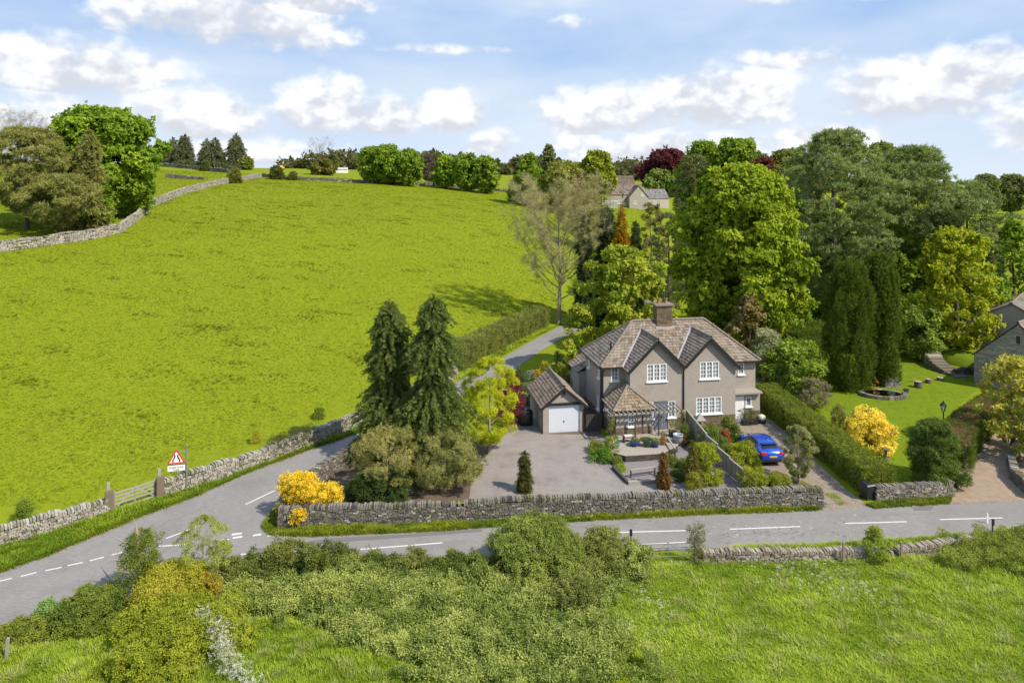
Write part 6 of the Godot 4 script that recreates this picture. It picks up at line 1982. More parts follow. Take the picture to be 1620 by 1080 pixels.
	tree("twiggy_tree", "half-leafed yellowish tree behind the bare tree's crown", Vector3(15.97, 5.34, -150), 12.68, 3.89, "airy", Color(0.236, 0.218, 0.055), Color(0.319, 0.287, 0.088), "", 1.6)
	# top of the field
	var g1 := "round sycamores in the nearer clump at the top of the field"
	tree("field_tree", "outermost round green tree of the clump toward the bare skyline tree", Vector3(-49.33, 19.39, -240), 12.01, 5.33, "round", mid, leaf, g1, 1.3)
	tree("field_tree", "middle and tallest round green tree of that first clump", Vector3(-43.41, 18.92, -238), 13.04, 6.61, "round", mid, leaf, g1, 1.3)
	tree("field_tree", "round green tree of the first clump facing the second clump", Vector3(-35.84, 18.31, -236), 12.01, 5.24, "round", mid, leaf, g1, 1.3)
	var g2 := "round sycamores in the second clump at the top of the field"
	tree("field_tree", "first round green tree of the second clump, next to a leafless tree", Vector3(-22.92, 17.5, -238), 10.71, 4.85, "round", mid, leaf, g2, 1.3)
	tree("field_tree", "middle round green tree of the second clump", Vector3(-15.73, 16.83, -236), 12.19, 5.46, "round", mid, leaf, g2, 1.3)
	tree("field_tree", "last round green tree of the second clump toward the farmhouse", Vector3(-8.67, 16.12, -234), 11.94, 4.55, "round", mid, leaf, g2, 1.3)
	tree("purplish_tree", "thin purplish tree between the two round clumps", Vector3(-31.17, 19, -255), 10.79, 3.07, "airy", Color(0.118, 0.098, 0.083), Color(0.177, 0.138, 0.110))
	tree("lime_tree", "rounded green tree at the field corner near the poplar", Vector3(5.31, 12.56, -205), 15.19, 4.56, "tall", mid, leaf, "", 1.2)
	tree("poplar", "tall grey-green poplar above the field corner", Vector3(11.39, 12.51, -212), 18.48, 3.14, "tall", Color(0.142, 0.178, 0.066), Color(0.212, 0.241, 0.099))
	tree("willow", "pale weeping willow beside the poplar", Vector3(15.19, 10.97, -200), 14.35, 6.3, "round", Color(0.189, 0.218, 0.033), Color(0.295, 0.299, 0.055), "", 1.1)
	tree("lime_tree", "bright yellow-green tree above the farmhouse roof", Vector3(28.12, 11.79, -225), 17.61, 6.04, "round", Color(0.189, 0.241, 0.022), Color(0.307, 0.333, 0.033), "", 1.2)
	tree("purple_tree", "slim dark red tree beside the willow", Vector3(18.65, 9.54, -190), 12.15, 1.23, "tall", Color(0.083, 0.021, 0.020), Color(0.142, 0.034, 0.033))
	tree("corner_bush", "low green bushes under the field corner trees", Vector3(1.54, 13.22, -208), 7.34, 2.7, "bush", mid, leaf)
	# trees at the left edge
	tree("chestnut", "great round-topped green chestnut at the edge of the field wall", Vector3(-72.22, 13.61, -120), 18.79, 9.78, "round", Color(0.142, 0.241, 0.024), Color(0.269, 0.372, 0.037), "", 1.5)
	tree("chestnut", "lower green chestnut bough-mass reaching down to the wall", Vector3(-69.12, 13.62, -124), 7.5, 5.05, "round", Color(0.127, 0.221, 0.024), Color(0.241, 0.344, 0.037), "", 1.4)
	tree("olive_pine", "spreading olive pine in front of the round chestnut", Vector3(-73.96, 12.45, -104), 15.14, 7.13, "pine", Color(0.173, 0.190, 0.048), Color(0.310, 0.304, 0.098), "", 1.1)
	tree("olive_pine", "pointed dull green conifer standing before the chestnut", Vector3(-67, 12.03, -108), 15.87, 3.4, "cone", Color(0.173, 0.190, 0.048), Color(0.310, 0.304, 0.098))
	tree("olive_pine", "low drooping olive pine reaching over the wall", Vector3(-66.77, 11.36, -101), 8.97, 5.61, "pine", Color(0.173, 0.190, 0.048), Color(0.310, 0.304, 0.098), "", 1.5)
	tree("field_shrub", "leafy green shrub under the olive pines behind the wall", Vector3(-66.41, 12.05, -109), 7.35, 3.43, "round", mid, leaf)
	bare_tree("bare_tree", "pale leafless treetop above the olive pine", Vector3(-95.33, 16.58, -132), 17.24, 4.4, M.pale_bark, Color(0.260, 0.218, 0.143), 1500)
	# skyline
	var g3 := "conifers of the far skyline wood"
	var k := 0
	for p in [[-152.0, -306.0, 12.5, 4.5, "first"], [-145.0, -302.0, 14.0, 5.0, "second"], [-137.0, -306.0, 12.5, 4.6, "third"], [-130.5, -300.0, 13.0, 5.0, "fourth"], [-122.5, -303.0, 15.5, 6.0, "fifth"], [-160.0, -310.0, 11.0, 4.5, "outermost"]]:
		tree("skyline_conifer", "%s grey-green conifer of the far skyline wood, counted from the great chestnut" % p[4] if p[4] != "outermost" else "grey-green skyline conifer half hidden by the great chestnut", Vector3(p[0], 0, p[1]), p[2], p[3], "cone", Color(0.116, 0.137, 0.070), Color(0.199, 0.209, 0.108), g3)
	tree("skyline_tree", "small round yellow-green tree standing free on the far skyline", Vector3(-122.0, 0, -300.0) + Vector3(-2, 0, -4) + Vector3(6, 0, 2), 5.0, 3.2, "round", Color(0.177, 0.207, 0.033), Color(0.248, 0.265, 0.044))
	bare_tree("bare_tree", "half-bare gnarled tree on the far skyline", Vector3(-78.81, 22.69, -280), 14.34, 5.19, M.bark, Color(0.236, 0.218, 0.088), 900)
	tree("skyline_tree", "dull green bush around the foot of the gnarled skyline tree", Vector3(-77.81, 22.73, -282), 6.07, 6.27, "round", Color(0.142, 0.144, 0.033), Color(0.224, 0.207, 0.055))
	tree("field_shrub", "small round green shrub growing at the end of the curving pale wall", Vector3(-81.11, 19.39, -200), 4.08, 1.67, "bush", Color(0.153, 0.172, 0.033), Color(0.260, 0.253, 0.055))
	for p in [[Vector3(-81.09, 20.92, -234.8), 4.2, "dark green bush on the far crest wall"], [Vector3(-75.89, 20.71, -236.2), 2.6, "little sapling on the far crest wall beside the dark bush"], [Vector3(-137.88, 25.84, -289.7), 2.8, "small shrub on the upper dark wall stretch"], [Vector3(-120.8, 24.38, -269), 3.4, "thorn bush at the end of the upper dark wall stretch"]]:
		tree("crest_bush", p[2], p[0], p[1], p[1] * 0.5, "bush", Color(0.071, 0.098, 0.028), Color(0.153, 0.172, 0.044))
	tree("sapling", "slender leafy sapling behind the field wall above the lane", Vector3(-15.81, 0.09, -56), 0.85, 0.41, "tinybush", Color(0.165, 0.230, 0.033), Color(0.260, 0.322, 0.044))
	tree("sapling", "sparse yellow sapling behind the ivy-covered wall", Vector3(-18.94, 0.11, -50.5), 1.05, 0.37, "tinybush", Color(0.330, 0.322, 0.033), Color(0.425, 0.380, 0.044), "", 0.4)
	tree("sapling", "bushy green sapling behind the lower field wall", Vector3(-27.7, 0.06, -38.6), 1.4, 0.54, "tinybush", Color(0.142, 0.207, 0.028), Color(0.260, 0.322, 0.044), "", 1.1)
	# the far treeline reads as one band of wood
	var where := []
	var tint := []
	for i in 5200:
		var t := rng.randf()
		var x := lerpf(-160.0, 420.0, t)
		var z := -rng.randf_range(420.0, 520.0) - absf(x) * 0.25
		var h := rng.randf_range(0.0, 8.5 + 3.5 * sin(x * 0.09) + 2.0 * sin(x * 0.31))
		var p := Vector3(x, ground(x, z) + h, z)
		where.append(Transform3D(facing(rv() + Vector3.UP, rng.randf() * TAU, rng.randf_range(3.2, 6.0)), p))
		var c := Color(0.088, 0.103, 0.039).lerp(Color(0.165, 0.161, 0.066), rng.randf())
		tint.append(c)
	var far := scatter("distant_woodland", null, M.broad, M.leaf, where, tint)
	far.set_meta("label", "distant band of woodland along the horizon")
	far.set_meta("category", "woodland")
	for p in [[1500.0, 288.0, 20.0, 420.0, "rounded olive tree on the valley skyline beyond the wood"], [1560.0, 277.0, 24.0, 400.0, "larger rounded tree on the valley skyline beside the fields"], [1600.0, 278.0, 24.0, 430.0, "brownish round tree on the valley skyline at the field edge"]]:
		var x: float = (p[0] - 810.0) / 1080.0 * p[3]
		var topy: float = 19.4 - (p[1] - 290.0) / 1080.0 * p[3]
		tree("valley_tree", p[4], Vector3(x, 0, -p[3]), topy - ground(x, -p[3]), p[2] / 1080.0 * p[3], "round", Color(0.16, 0.19, 0.06), Color(0.23, 0.25, 0.08), "trees on the valley skyline")


func ivy(called: String, label: String, a: Vector3, b: Vector3, h: float, ca: Color, cb: Color, n: int) -> void:
	var o := thing(called, label, "ivy", a)
	var where := []
	var tint := []
	for i in n:
		var t := rng.randf()
		var p := (b - a) * t + Vector3(rng.randf_range(-0.42, 0.42), rng.randf() * h, rng.randf_range(-0.42, 0.42))
		where.append(Transform3D(facing(rv() + Vector3(0.5, 0.5, 0.8), rng.randf() * TAU, rng.randf_range(0.14, 0.3)), p))
		var c := ca.lerp(cb, rng.randf())
		tint.append(c)
	scatter("foliage", o, M.tiny, M.leaf, where, tint)


func hedges() -> void:
	var g1 := Color(0.075, 0.12, 0.02)
	var g2 := Color(0.15, 0.205, 0.035)
	hedge("long_hedge", "long clipped garden hedge with sunlit top beside the gravel track", [Vector3(22.3, 0, -59.9), Vector3(22.35, 0, -54.85), Vector3(22.53, 0, -49.65), Vector3(22.7, 0, -45.4), Vector3(22.77, 0, -42.25)], 1.9, 1.75, Color(0.13, 0.18, 0.026), Color(0.28, 0.32, 0.05), 60.0, 0.25, 0.2)
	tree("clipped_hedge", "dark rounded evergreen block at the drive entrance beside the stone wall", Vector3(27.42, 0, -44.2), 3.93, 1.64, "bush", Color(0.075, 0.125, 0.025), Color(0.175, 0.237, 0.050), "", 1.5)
	var ch := hedge("clipped_hedge", "broad brown-topped clipped hedge curving along the brown driveway", [Vector3(29.99, 0, -46.4), Vector3(32.07, 0, -49.2), Vector3(36.38, 0, -53.45), Vector3(41.49, 0, -57.45)], 2.1, 1.7, g1, g2, 60.0, 0.24, 0.25)
	var cw := []
	var ct := []
	for seg in [[Vector3(29.99, 0, -46.4), Vector3(32.07, 0, -49.2)], [Vector3(32.07, 0, -49.2), Vector3(36.38, 0, -53.45)], [Vector3(36.38, 0, -53.45), Vector3(41.49, 0, -57.45)]]:
		for k in 420:
			cw.append(Transform3D(facing(Vector3.UP + rv() * 0.5, rng.randf() * TAU, rng.randf_range(0.14, 0.26)), seg[0].lerp(seg[1], rng.randf()) - ch.position + Vector3(rng.randf_range(-0.8, 0.8), 1.72 + rng.randf() * 0.14, rng.randf_range(-0.8, 0.8))))
			ct.append(Color(0.24, 0.13, 0.075).lerp(Color(0.40, 0.27, 0.17), rng.randf()))
	scatter("dead_leaves", ch, M.tiny, M.leaf, cw, ct)
	hedge("lane_hedge", "thick grey-green hedge along the field side of the lane", [Vector3(-6.16, 0, -70.8), Vector3(-3.43, 0.02, -77.25), Vector3(-0.31, 0.08, -84.5), Vector3(3.96, 0.11, -93.05)], 2.2, 2.4, Color(0.182, 0.215, 0.046), Color(0.325, 0.351, 0.098), 34.0, 0.36, 0.5)
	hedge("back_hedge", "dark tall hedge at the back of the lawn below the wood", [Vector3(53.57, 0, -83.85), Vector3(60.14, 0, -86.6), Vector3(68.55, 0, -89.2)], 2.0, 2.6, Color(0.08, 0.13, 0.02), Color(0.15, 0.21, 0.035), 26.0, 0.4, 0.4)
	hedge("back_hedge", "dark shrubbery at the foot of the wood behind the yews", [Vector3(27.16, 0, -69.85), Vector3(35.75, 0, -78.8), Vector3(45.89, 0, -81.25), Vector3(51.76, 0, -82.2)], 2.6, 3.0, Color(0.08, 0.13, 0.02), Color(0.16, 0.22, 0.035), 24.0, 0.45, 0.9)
	ivy("ivy", "dark ivy smothering the field wall beside the lane", Vector3(-16.92, 0, -47.85), Vector3(-14.87, 0, -50.5), 1.55, Color(0.07, 0.085, 0.03), Color(0.15, 0.17, 0.06), 900)
	ivy("ivy", "ivy tuft growing on the timber gatepost", Vector3(9.4, 0, -34.75), Vector3(9.4, 0, -34.75), 2.0, Color(0.1, 0.13, 0.03), Color(0.22, 0.24, 0.06), 160)
	# rockery behind the garage
	for p in [[Vector3(0.69, 0, -62), 2.41, 0.57, "grey-green rockery shrub behind the garage, beside the lane", Color(0.07, 0.10, 0.035), Color(0.15, 0.18, 0.07)], [Vector3(3.08, 0, -64), 2.57, 0.71, "yellow rockery shrub behind the garage roof", Color(0.26, 0.27, 0.03), Color(0.4, 0.37, 0.05)], [Vector3(2.13, 0, -60.5), 2.71, 0.56, "orange-flowered rockery plant behind the garage ridge", Color(0.35, 0.17, 0.02), Color(0.45, 0.3, 0.05)], [Vector3(4.52, 0, -66), 3.14, 0.73, "dark green rockery shrub by the lane", Color(0.05, 0.08, 0.02), Color(0.11, 0.15, 0.04)], [Vector3(5.45, 0, -62), 2.87, 0.8, "low green plants on the rockery beside the house", Color(0.12, 0.16, 0.04), Color(0.22, 0.25, 0.07)], [Vector3(1.56, 0, -60), 2.84, 0.67, "silvery rockery shrub behind the garage", Color(0.16, 0.22, 0.14), Color(0.25, 0.31, 0.2)], [Vector3(4.55, 0, -63), 2.77, 0.64, "lime rockery plant between garage and house", Color(0.2, 0.24, 0.03), Color(0.3, 0.33, 0.05)]]:
		tree("rockery_shrub", p[3], p[0], p[1], p[2], "bush", p[4], p[5])
	var rk := dry_wall("rough brown stone terrace wall of the rockery behind the garage", [Vector3(3.2, 0, -61.5), Vector3(4.6, 0, -62.2), Vector3(6.2, 0, -62.6)], 1.5, 1.8, Color(0.20, 0.15, 0.10), {course = 0.3, length = 0.6, coping = 0.0})


# ------------------------------------------------------------------ brambles and field in front
func thicket(called: String, label: String, poly: Array, peaks: Array, floor_h: float, n: int, ca: Color, cb: Color, size: float, mesh: Array, category := "bush") -> void:
	# foliage filling a mound; peaks: [x, z, radius, height]
	var o := thing(called, label, category, Vector3.ZERO)
	var p2 := PackedVector2Array()
	var lo := Vector2(1e9, 1e9)
	var hi := Vector2(-1e9, -1e9)
	for v in poly:
		var q := Vector2(v.x, v.z)
		p2.append(q)
		lo = lo.min(q)
		hi = hi.max(q)
	var where := []
	var tint := []
	var tries := 0
	for k in int((hi.x - lo.x) * (hi.y - lo.y) / 7.0):
		peaks.append([rng.randf_range(lo.x, hi.x), rng.randf_range(lo.y, hi.y), rng.randf_range(0.6, 1.7), floor_h * rng.randf_range(1.1, 2.1)])
	while where.size() < n and tries < n * 6:
		tries += 1
		var q := Vector2(rng.randf_range(lo.x - 0.8, hi.x + 0.8), rng.randf_range(lo.y - 0.5, hi.y + 0.5))
		var warp := Vector2(fn.get_noise_2d(q.x * 0.5 + 200.0, q.y * 0.5), fn.get_noise_2d(q.x * 0.5, q.y * 0.5 + 200.0)) * 2.6
		if not Geometry2D.is_point_in_polygon(q + warp * Vector2(1.0, 0.35), p2):
			continue
		var h := floor_h * (0.75 + 0.5 * fn.get_noise_2d(q.x * 0.6, q.y * 0.6))
		for k in peaks:
			var r: float = Vector2(q.x - k[0], q.y - k[1]).length() / k[2]
			if r < 1.0:
				h = maxf(h, k[3] * sqrt(1.0 - r * r) * (0.85 + 0.35 * fn.get_noise_2d(q.x * 1.1 + 5.0, q.y * 1.1)))
		h += fn.get_noise_2d(q.x * 1.6, q.y * 1.6 + 30.0) * 0.28 + 0.1
		if h < 0.1:
			continue
		var y := h * (1.0 - 0.75 * pow(rng.randf(), 2.0))
		where.append(Transform3D(facing(Vector3.UP + rv() * 0.8, rng.randf() * TAU, size * rng.randf_range(0.7, 1.3)), Vector3(q.x, y, q.y)))
		var c := ca.lerp(cb, clampf(0.5 + fn.get_noise_2d(q.x * 0.5 + 70.0, q.y * 0.5) * 1.1 + rng.randf_range(-0.35, 0.35), 0.0, 1.0))
		tint.append(c)
	scatter("foliage", o, mesh, M.leaf, where, tint)
	var st := tool_()
	for k in 60:
		var q := Vector2(rng.randf_range(lo.x, hi.x), rng.randf_range(lo.y, hi.y))
		if Geometry2D.is_point_in_polygon(q, p2):
			var a := rng.randf() * TAU
			tube(st, [Vector3(q.x, 0, q.y), Vector3(q.x + cos(a) * 0.3, floor_h * 0.6, q.y + sin(a) * 0.3), Vector3(q.x + cos(a) * 0.8, floor_h * 0.9, q.y + sin(a) * 0.8)], [0.025, 0.02, 0.008], 4)
	put("stems", done(st), M.bark, o)


func foreground() -> void:
	var b1 := Color(0.197, 0.261, 0.057)
	var b2 := Color(0.446, 0.500, 0.143)
	thicket("bramble_thicket", "wide grey-green bramble thicket in front of the road", [Vector3(-13.75, 0, -33), Vector3(-12.31, 0, -34.1), Vector3(-7.92, 0, -34.2), Vector3(-1.59, 0, -34.25), Vector3(6.34, 0, -34.25), Vector3(6.17, 0, -33), Vector3(4.15, 0, -32), Vector3(4.72, 0, -29.1), Vector3(5.52, 0, -25.9), Vector3(-1.17, 0, -25.25), Vector3(-5.43, 0, -27.95), Vector3(-10.05, 0, -30.15), Vector3(-12.33, 0, -30.6)], [[-8.0, -33.4, 2.5, 0.9], [4.0, -28.0, 3.0, 1.0], [6.0, -34.8, 2.0, 1.3]], 0.55, 16000, b1, b2, 0.26, M.small)
	thicket("roadside_hedge", "rough dark hedge between the brambles and the road edge", [Vector3(-13.24, 0, -32.5), Vector3(-13.81, 0, -34.05), Vector3(-6.65, 0, -34.2), Vector3(-1.27, 0, -34.35), Vector3(6.31, 0, -34.95), Vector3(6.38, 0, -34.1), Vector3(-1.54, 0, -33.3), Vector3(-7.69, 0, -33.2)], [], 0.95, 7000, Color(0.119, 0.160, 0.033), Color(0.288, 0.321, 0.083), 0.22, M.small, "hedge")
	tree("hawthorn", "rounded hawthorn bush standing above the brambles by the road", Vector3(1.22, 0, -34.6), 2.23, 2.18, "bush", Color(0.154, 0.203, 0.041), Color(0.324, 0.373, 0.086), "", 1.3)
	tree("hawthorn", "low hawthorn joining the brambles to the metal gate", Vector3(4.69, 0, -34.9), 1.24, 1.68, "bush", Color(0.162, 0.194, 0.043), Color(0.341, 0.356, 0.101), "", 1.2)
	tree("hawthorn", "dark hawthorn clump in the middle of the brambles", Vector3(3.01, 0, -31), 1.17, 1.38, "bush", Color(0.114, 0.154, 0.036), Color(0.292, 0.308, 0.086), "", 1.2)
	# overgrown corner on the lower left
	tree("green_shrub", "large bright green shrub in the overgrown corner", Vector3(-14.2, 0, -28.4), 1.39, 2.5, "bush", Color(0.189, 0.243, 0.024), Color(0.351, 0.378, 0.042), "", 1.4)
	tree("amber_shrub", "amber-leaved shrub around the foot of the ivy-clad stump", Vector3(-15.73, 0, -31), 1.75, 1.78, "bush", Color(0.27, 0.29, 0.03), Color(0.43, 0.40, 0.05), "", 1.3)
	tree("amber_shrub", "orange-tinged young shrub before the feathery sapling", Vector3(-14.48, 0, -31.6), 1.2, 0.94, "bush", Color(0.30, 0.27, 0.03), Color(0.48, 0.34, 0.05), "", 0.9)
	tree("roadside_sapling", "feathery light green sapling beside the ivy-clad stump", Vector3(-14.73, 0, -32.6), 3.34, 1.33, "airy", Color(0.230, 0.284, 0.036), Color(0.365, 0.405, 0.066), "", 1.3)
	tree("roadside_shrub", "leafy shrub where the corner meets the brambles", Vector3(-12.65, 0, -31.2), 0.62, 1.1, "bush", Color(0.194, 0.268, 0.036), Color(0.389, 0.421, 0.065), "", 1.2)
	tree("roadside_shrub", "dark green hedge bush beside the road's near edge", Vector3(-18.58, 0, -30.4), 1.1, 1.55, "bush", Color(0.097, 0.145, 0.029), Color(0.244, 0.292, 0.050), "", 1.2)
	tree("roadside_shrub", "bluish green young tree at the hedge beside the road", Vector3(-20.44, 0, -30), 1.12, 0.56, "bush", Color(0.162, 0.292, 0.086), Color(0.308, 0.438, 0.130))
	tree("roadside_shrub", "tangled dark bush near the leaning fence post", Vector3(-20.68, 0, -29), 0.74, 1.18, "bush", Color(0.130, 0.179, 0.029), Color(0.292, 0.324, 0.058))
	# ivy-clad stump
	var o := thing("ivy_stump", "dead stump thickly clad in bright ivy by the road", "stump", Vector3(-17.29, 0, -31.75))
	var st := tool_()
	tube(st, [Vector3(0, -0.1, 0), Vector3(0.05, 1.4, 0), Vector3(-0.1, 2.7, 0.1), Vector3(-0.15, 3.5, 0.1)], [0.3, 0.24, 0.15, 0.06], 9)
	for k in 12:
		var a := rng.randf() * TAU
		var p := Vector3(0, rng.randf_range(0.8, 2.8), 0)
		var d := Vector3(cos(a), rng.randf_range(-0.1, 0.7), sin(a))
		tube(st, [p, p + d * 0.7, p + d * 1.3 + Vector3.UP * rng.randf_range(-0.2, 0.3)], [0.05, 0.03, 0.008], 5)
	put("trunk", done(st), M.pale_bark, o)
	crown(o, {base = Vector3(0, 0.4, 0), height = 2.8, radius = 0.85, prof = COLUMN, lobes = 26, lobe = 0.42, per = 60, size = 0.2, colors = [Color(0.108, 0.162, 0.024), Color(0.311, 0.365, 0.042)], mesh = M.tiny, called = "ivy"})
	# white blossom sprays
	for p in [[Vector3(-13.05, 1.5, -28.64), Vector3(-11.74, 1.2, -27.68), "arching spray of white hawthorn blossom in the overgrown corner"], [Vector3(-11.75, 1.2, -27.3), Vector3(-11.11, 0.9, -26.78), "lower spray of white blossom at the edge of the green shrub"], [Vector3(-11.14, 0.8, -26.61), Vector3(-9.78, 0.5, -25.77), "thick white blossom spray lowest beside the long grass"]]:
		var w := thing("blossom_spray", p[2], "blossom", p[0], 0.0, "white blossom sprays")
		var where := []
		var tint := []
		for k in 230:
			var t := rng.randf()
			where.append(Transform3D(facing(Vector3.UP + rv() * 0.8, rng.randf() * TAU, rng.randf_range(0.08, 0.15)), (p[1] - p[0]) * t + Vector3(rng.randfn(0, 0.2), rng.randfn(0, 0.16), rng.randfn(0, 0.2))))
			var v := rng.randf_range(0.5, 0.75)
			tint.append(Color(v, v, v * 0.93) if rng.randf() < 0.75 else Color(0.270, 0.338, 0.072))
		scatter("blossom", w, M.flower, M.leaf, where, tint)
		put("branch", bar_mesh(Vector3(0, -0.1, 0), p[1] - p[0] + Vector3(0, -0.1, 0), 0.04, 0.04), M.bark, w)
	var po := thing("fence_post", "leaning grey fence post at the overgrown corner", "post", Vector3(-20.42, 0, -27.5))
	put("shaft", bar_mesh(Vector3(0, -0.1, 0), Vector3(0.1, 1.1, 0), 0.09, 0.09), M.grey_timber, po)
	tree("wall_sapling", "leafy green sapling growing through the low roadside wall", Vector3(18.67, 0, -35), 1.71, 0.58, "tinybush", Color(0.203, 0.270, 0.036), Color(0.351, 0.405, 0.072), "", 2.2)
	thicket("roadside_hedge", "tangle of brambles over the end of the low roadside wall", [Vector3(22.01, 0, -34.95), Vector3(23.16, 0, -36.25), Vector3(25.73, 0, -37.05), Vector3(28.97, 0, -37.7), Vector3(33.78, 0, -38.4), Vector3(30, 0, -34.1), Vector3(25.78, 0, -33.55), Vector3(22.85, 0, -33.8)], [], 0.6, 4600, Color(0.186, 0.236, 0.037), Color(0.371, 0.423, 0.090), 0.2, M.small, "hedge")


# ------------------------------------------------------------------ grass
func grass_patch(called: String, label: String, poly: Array, n: int, lo_s: float, hi_s: float, ca: Color, cb: Color, cc: Color, hole: Array = []) -> void:
	var p2 := PackedVector2Array()
	var lo := Vector2(1e9, 1e9)
	var hi := Vector2(-1e9, -1e9)
	for v in poly:
		var q := Vector2(v.x, v.z)
		p2.append(q)
		lo = lo.min(q)
		hi = hi.max(q)
	var where := []
	var tint := []
	var tries := 0
	while where.size() < n and tries < n * 8:
		tries += 1
		var q := Vector2(rng.randf_range(lo.x, hi.x), rng.randf_range(lo.y, hi.y))
		if not Geometry2D.is_point_in_polygon(q, p2):
			continue
		var f := fn.get_noise_2d(q.x * 0.23, q.y * 0.23)
		var g := fn.get_noise_2d(q.x * 0.9 + 50.0, q.y * 0.9)
		var s := rng.randf_range(lo_s, hi_s) * (1.0 + 0.5 * f + 0.4 * g)
		var c := ca.lerp(cb, clampf(0.5 + f * 1.2 + rng.randf_range(-0.4, 0.4), 0.0, 1.0))
		if g > 0.28:
			c = c.lerp(cc, 0.7)
		where.append(Transform3D(Basis(Vector3.UP, rng.randf() * TAU).scaled(Vector3(s * 1.1, s, s * 1.1)), Vector3(q.x, ground(q.x, q.y) - 0.02, q.y)))
		tint.append(c)
	var o := scatter(called, null, M.tuft, M.blade, where, tint)
	o.set_meta("label", label)
	o.set_meta("category", "grass")


func grass() -> void:
	var y1 := Color(0.195, 0.25, 0.016)
	var y2 := Color(0.36, 0.40, 0.026)
	var dk := Color(0.13, 0.2, 0.02)
	var v1 := Color(0.235, 0.345, 0.03)
	var v2 := Color(0.40, 0.50, 0.055)
	grass_patch("meadow_grass", "long lush grass of the field in front of the low roadside wall", [Vector3(6.31, 0, -34.1), Vector3(9.72, 0, -34.75), Vector3(16.5, 0, -34.95), Vector3(22.55, 0, -35.3), Vector3(28.31, 0, -34.35), Vector3(21.95, 0, -24.95), Vector3(5.31, 0, -24.95), Vector3(4.72, 0, -29.1), Vector3(4.3, 0, -32)], 40000, 0.14, 0.34, v1, v2, Color(0.38, 0.41, 0.14))
	grass_patch("meadow_grass", "long grass below the bramble thicket", [Vector3(-13.31, 0, -29.95), Vector3(-10.05, 0, -30.15), Vector3(-5.43, 0, -27.95), Vector3(-1.17, 0, -25.25), Vector3(-1.13, 0, -24.4), Vector3(-20.11, 0, -24.4), Vector3(-23.03, 0, -27.95), Vector3(-19.69, 0, -28.35)], 22000, 0.16, 0.42, v1, v2, Color(0.38, 0.41, 0.14))
	grass_patch("verge_grass", "tall verge grass between the field wall and the side lane", [Vector3(-28.8, 0, -34.95), Vector3(-27.3, 0, -36.4), Vector3(-25.15, 0, -38.25), Vector3(-23.59, 0, -39.8), Vector3(-21.62, 0, -41.7), Vector3(-19.28, 0, -44.3), Vector3(-16.6, 0, -47.55), Vector3(-13.16, 0, -52.65), Vector3(-11.33, 0, -55.6), Vector3(-8.51, 0, -61.3), Vector3(-8.2, 0, -59.05), Vector3(-11.61, 0, -53.35), Vector3(-14.39, 0, -50.15), Vector3(-17.48, 0, -46.05), Vector3(-19.81, 0, -41.95), Vector3(-21.45, 0, -39.95), Vector3(-22.95, 0, -37.55), Vector3(-24.19, 0, -35.55), Vector3(-25.5, 0, -34), Vector3(-26.66, 0, -32.35)], 15000, 0.18, 0.42, Color(0.15, 0.25, 0.02), Color(0.27, 0.36, 0.03), dk)
	grass_patch("verge_grass", "weedy verge along the foot of the long road wall", [Vector3(-14.13, 0, -38.55), Vector3(-14.08, 0, -40.65), Vector3(-13.01, 0, -38.4), Vector3(-8.96, 0, -38.7), Vector3(-3.97, 0, -38.95), Vector3(7.04, 0, -40), Vector3(18.5, 0, -40.85), Vector3(18.43, 0, -40.45), Vector3(10.7, 0, -39.85), Vector3(3.25, 0, -39.05), Vector3(-3.88, 0, -38.05), Vector3(-10.75, 0, -37.45), Vector3(-13.42, 0, -37.55)], 7000, 0.14, 0.34, Color(0.16, 0.25, 0.025), Color(0.36, 0.39, 0.04), dk)
	grass_patch("verge_grass", "short verge at the foot of the wall by the black bin", [Vector3(21.39, 0, -41.1), Vector3(22.39, 0, -41.7), Vector3(27.16, 0, -42.2), Vector3(26.47, 0, -41.25), Vector3(21.64, 0, -40.65)], 900, 0.12, 0.3, Color(0.12, 0.19, 0.02), Color(0.26, 0.3, 0.035), dk)
	grass_patch("verge_grass", "narrow verge between the road and the low roadside wall", [Vector3(9.85, 0, -36.05), Vector3(16.61, 0, -36.6), Vector3(23.93, 0, -37.45), Vector3(29.4, 0, -38.25), Vector3(28.78, 0, -37.45), Vector3(23.16, 0, -36.25), Vector3(16.06, 0, -35.4), Vector3(9.57, 0, -35.05)], 4200, 0.12, 0.32, v1, v2, Color(0.38, 0.41, 0.14))
	grass_patch("verge_grass", "grass strip down the middle of the gravel track", [Vector3(19.56, 0, -42.6), Vector3(20.16, 0, -42.85), Vector3(20.37, 0, -41.35), Vector3(19.71, 0, -41.1)], 260, 0.06, 0.16, v1, y2, dk)
	grass_patch("verge_grass", "green verge along the upper lane beside the hedge", [Vector3(-5.41, 0, -66.35), Vector3(-2.39, 0, -73.8), Vector3(1.53, 0, -82.85), Vector3(5.98, 0, -92.3), Vector3(6.64, 0, -94.4), Vector3(4.89, 0, -91.1), Vector3(0.77, 0, -83.5), Vector3(-3.44, 0, -74.3)], 1800, 0.15, 0.35, v1, v2, dk)
	grass_patch("lawn_grass", "short mown grass blades of the lawn", [Vector3(26.59, 0, -68.05), Vector3(26.79, 0, -59.05), Vector3(25.92, 0, -47.45), Vector3(25.48, 0, -44.25), Vector3(26.02, 0, -44.05), Vector3(29.04, 0, -48.55), Vector3(35.93, 0, -56.65), Vector3(45.83, 0, -66.35), Vector3(47.55, 0, -69.4), Vector3(48.7, 0, -78.5), Vector3(51.85, 0, -84.85), Vector3(38.04, 0, -83.85), Vector3(30.34, 0, -76.2)], 16000, 0.05, 0.11, Color(0.16, 0.235, 0.018), Color(0.24, 0.31, 0.024), Color(0.15, 0.22, 0.018))
	var pw := []
	var pt := []
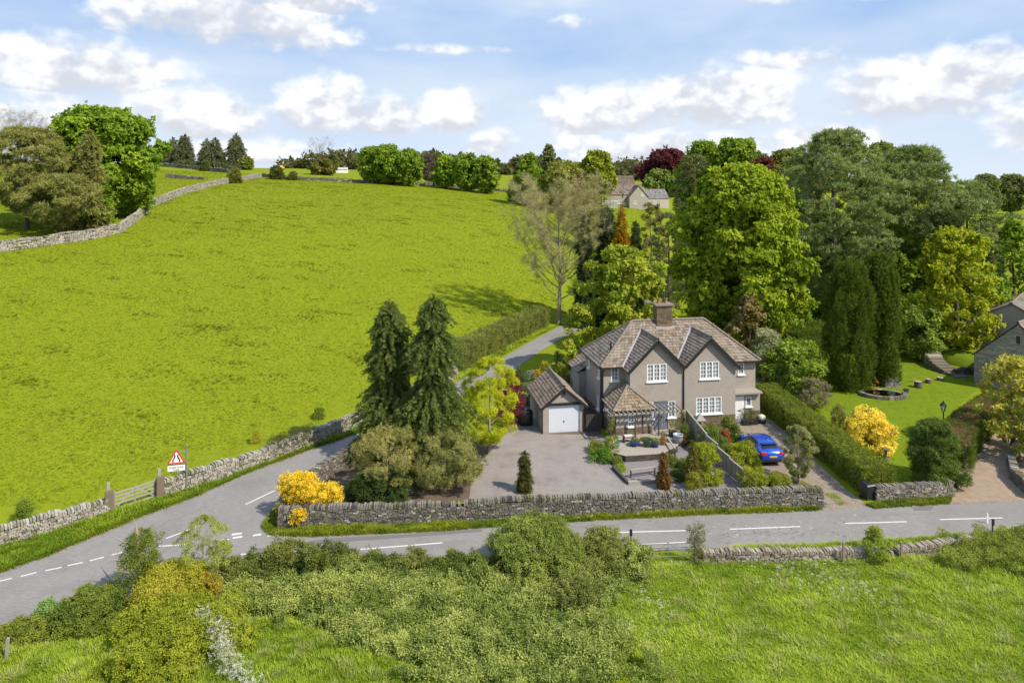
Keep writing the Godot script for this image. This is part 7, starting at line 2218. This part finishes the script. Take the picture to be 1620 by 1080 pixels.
	while pw.size() < 250000:
		var dd := 40.0 * pow(6.5, rng.randf())
		var x := rng.randf_range(-0.85, 0.2) * dd
		var h := ground(x, -dd)
		if h < 0.02 or (x > 8.0 and dd < 120.0):
			continue
		var f := fn.get_noise_2d(x * 0.05, dd * 0.05)
		var g := fn.get_noise_2d(x * 0.45 + 50.0, dd * 0.45)
		var c := y1.lerp(y2, clampf(0.55 + f * 0.6 + g * 0.2 + rng.randf_range(-0.55, 0.55), 0.0, 1.0))
		if g > 0.36:
			c = c.lerp(dk, 0.35)
		var s := rng.randf_range(0.04, 0.085) * (0.7 + dd / 85.0) * (1.25 if g > 0.36 else 1.0)
		pw.append(Transform3D(Basis(Vector3.UP, rng.randf() * TAU).scaled(Vector3(s * 1.6, s * 0.8, s * 1.6)), Vector3(x, surface_height(x, -dd) - 0.005, -dd)))
		pt.append(c)
	var po := scatter("pasture_grass", null, M.tuft, M.blade, pw, pt)
	po.set_meta("label", "grazed sunlit pasture rising behind the stone field wall")
	po.set_meta("category", "grass")
	# dark tussocks in the pasture
	var where := []
	var tint := []
	for k in 480:
		var x := rng.randf_range(-85.0, 12.0)
		var z := -rng.randf_range(42.0, 215.0)
		if ground(x, z) < 0.25 or ground(x, z) > 20.0:
			continue
		for j in 9 + rng.randi() % 26:
			var q := Vector3(x + rng.randfn(0, 0.9), 0, z + rng.randfn(0, 0.5))
			q = on_ground(q)
			var s := rng.randf_range(0.16, 0.36)
			where.append(Transform3D(Basis(Vector3.UP, rng.randf() * TAU).scaled(Vector3.ONE * s), q - Vector3.UP * 0.03))
			tint.append(Color(0.115, 0.175, 0.014).lerp(Color(0.19, 0.24, 0.018), rng.randf()))
	var o := scatter("tussock_grass", null, M.tuft, M.blade, where, tint)
	o.set_meta("label", "darker tussocks dotted over the pasture")
	o.set_meta("category", "grass")
	# cow parsley
	var w2 := []
	var t2 := []
	for p in [[Vector3(10.81, 0, -34.35), Vector3(16.42, 0, -34.1), 150], [Vector3(11.1, 0, -37.45), Vector3(19.42, 0, -37.45), 90], [Vector3(13.04, 0, -32.75), Vector3(17.68, 0, -31.3), 110], [Vector3(5.72, 0, -32.5), Vector3(7.39, 0, -29.55), 60], [Vector3(-0.36, 0, -39.4), Vector3(18.07, 0, -40.65), 50]]:
		for j in p[2]:
			var q: Vector3 = p[0].lerp(p[1], rng.randf()) + Vector3(rng.randfn(0, 0.3), 0, rng.randfn(0, 0.7))
			w2.append(Transform3D(facing(Vector3.UP + rv() * 0.3, rng.randf() * TAU, rng.randf_range(0.07, 0.14)), q + Vector3.UP * rng.randf_range(0.3, 0.65)))
			t2.append(Color(0.55, 0.55, 0.48))
	var cp := scatter("cow_parsley_flowers", null, M.flower, M.leaf, w2, t2)
	cp.set_meta("label", "white cow parsley heads scattered along verge and meadow")
	cp.set_meta("category", "wildflowers")
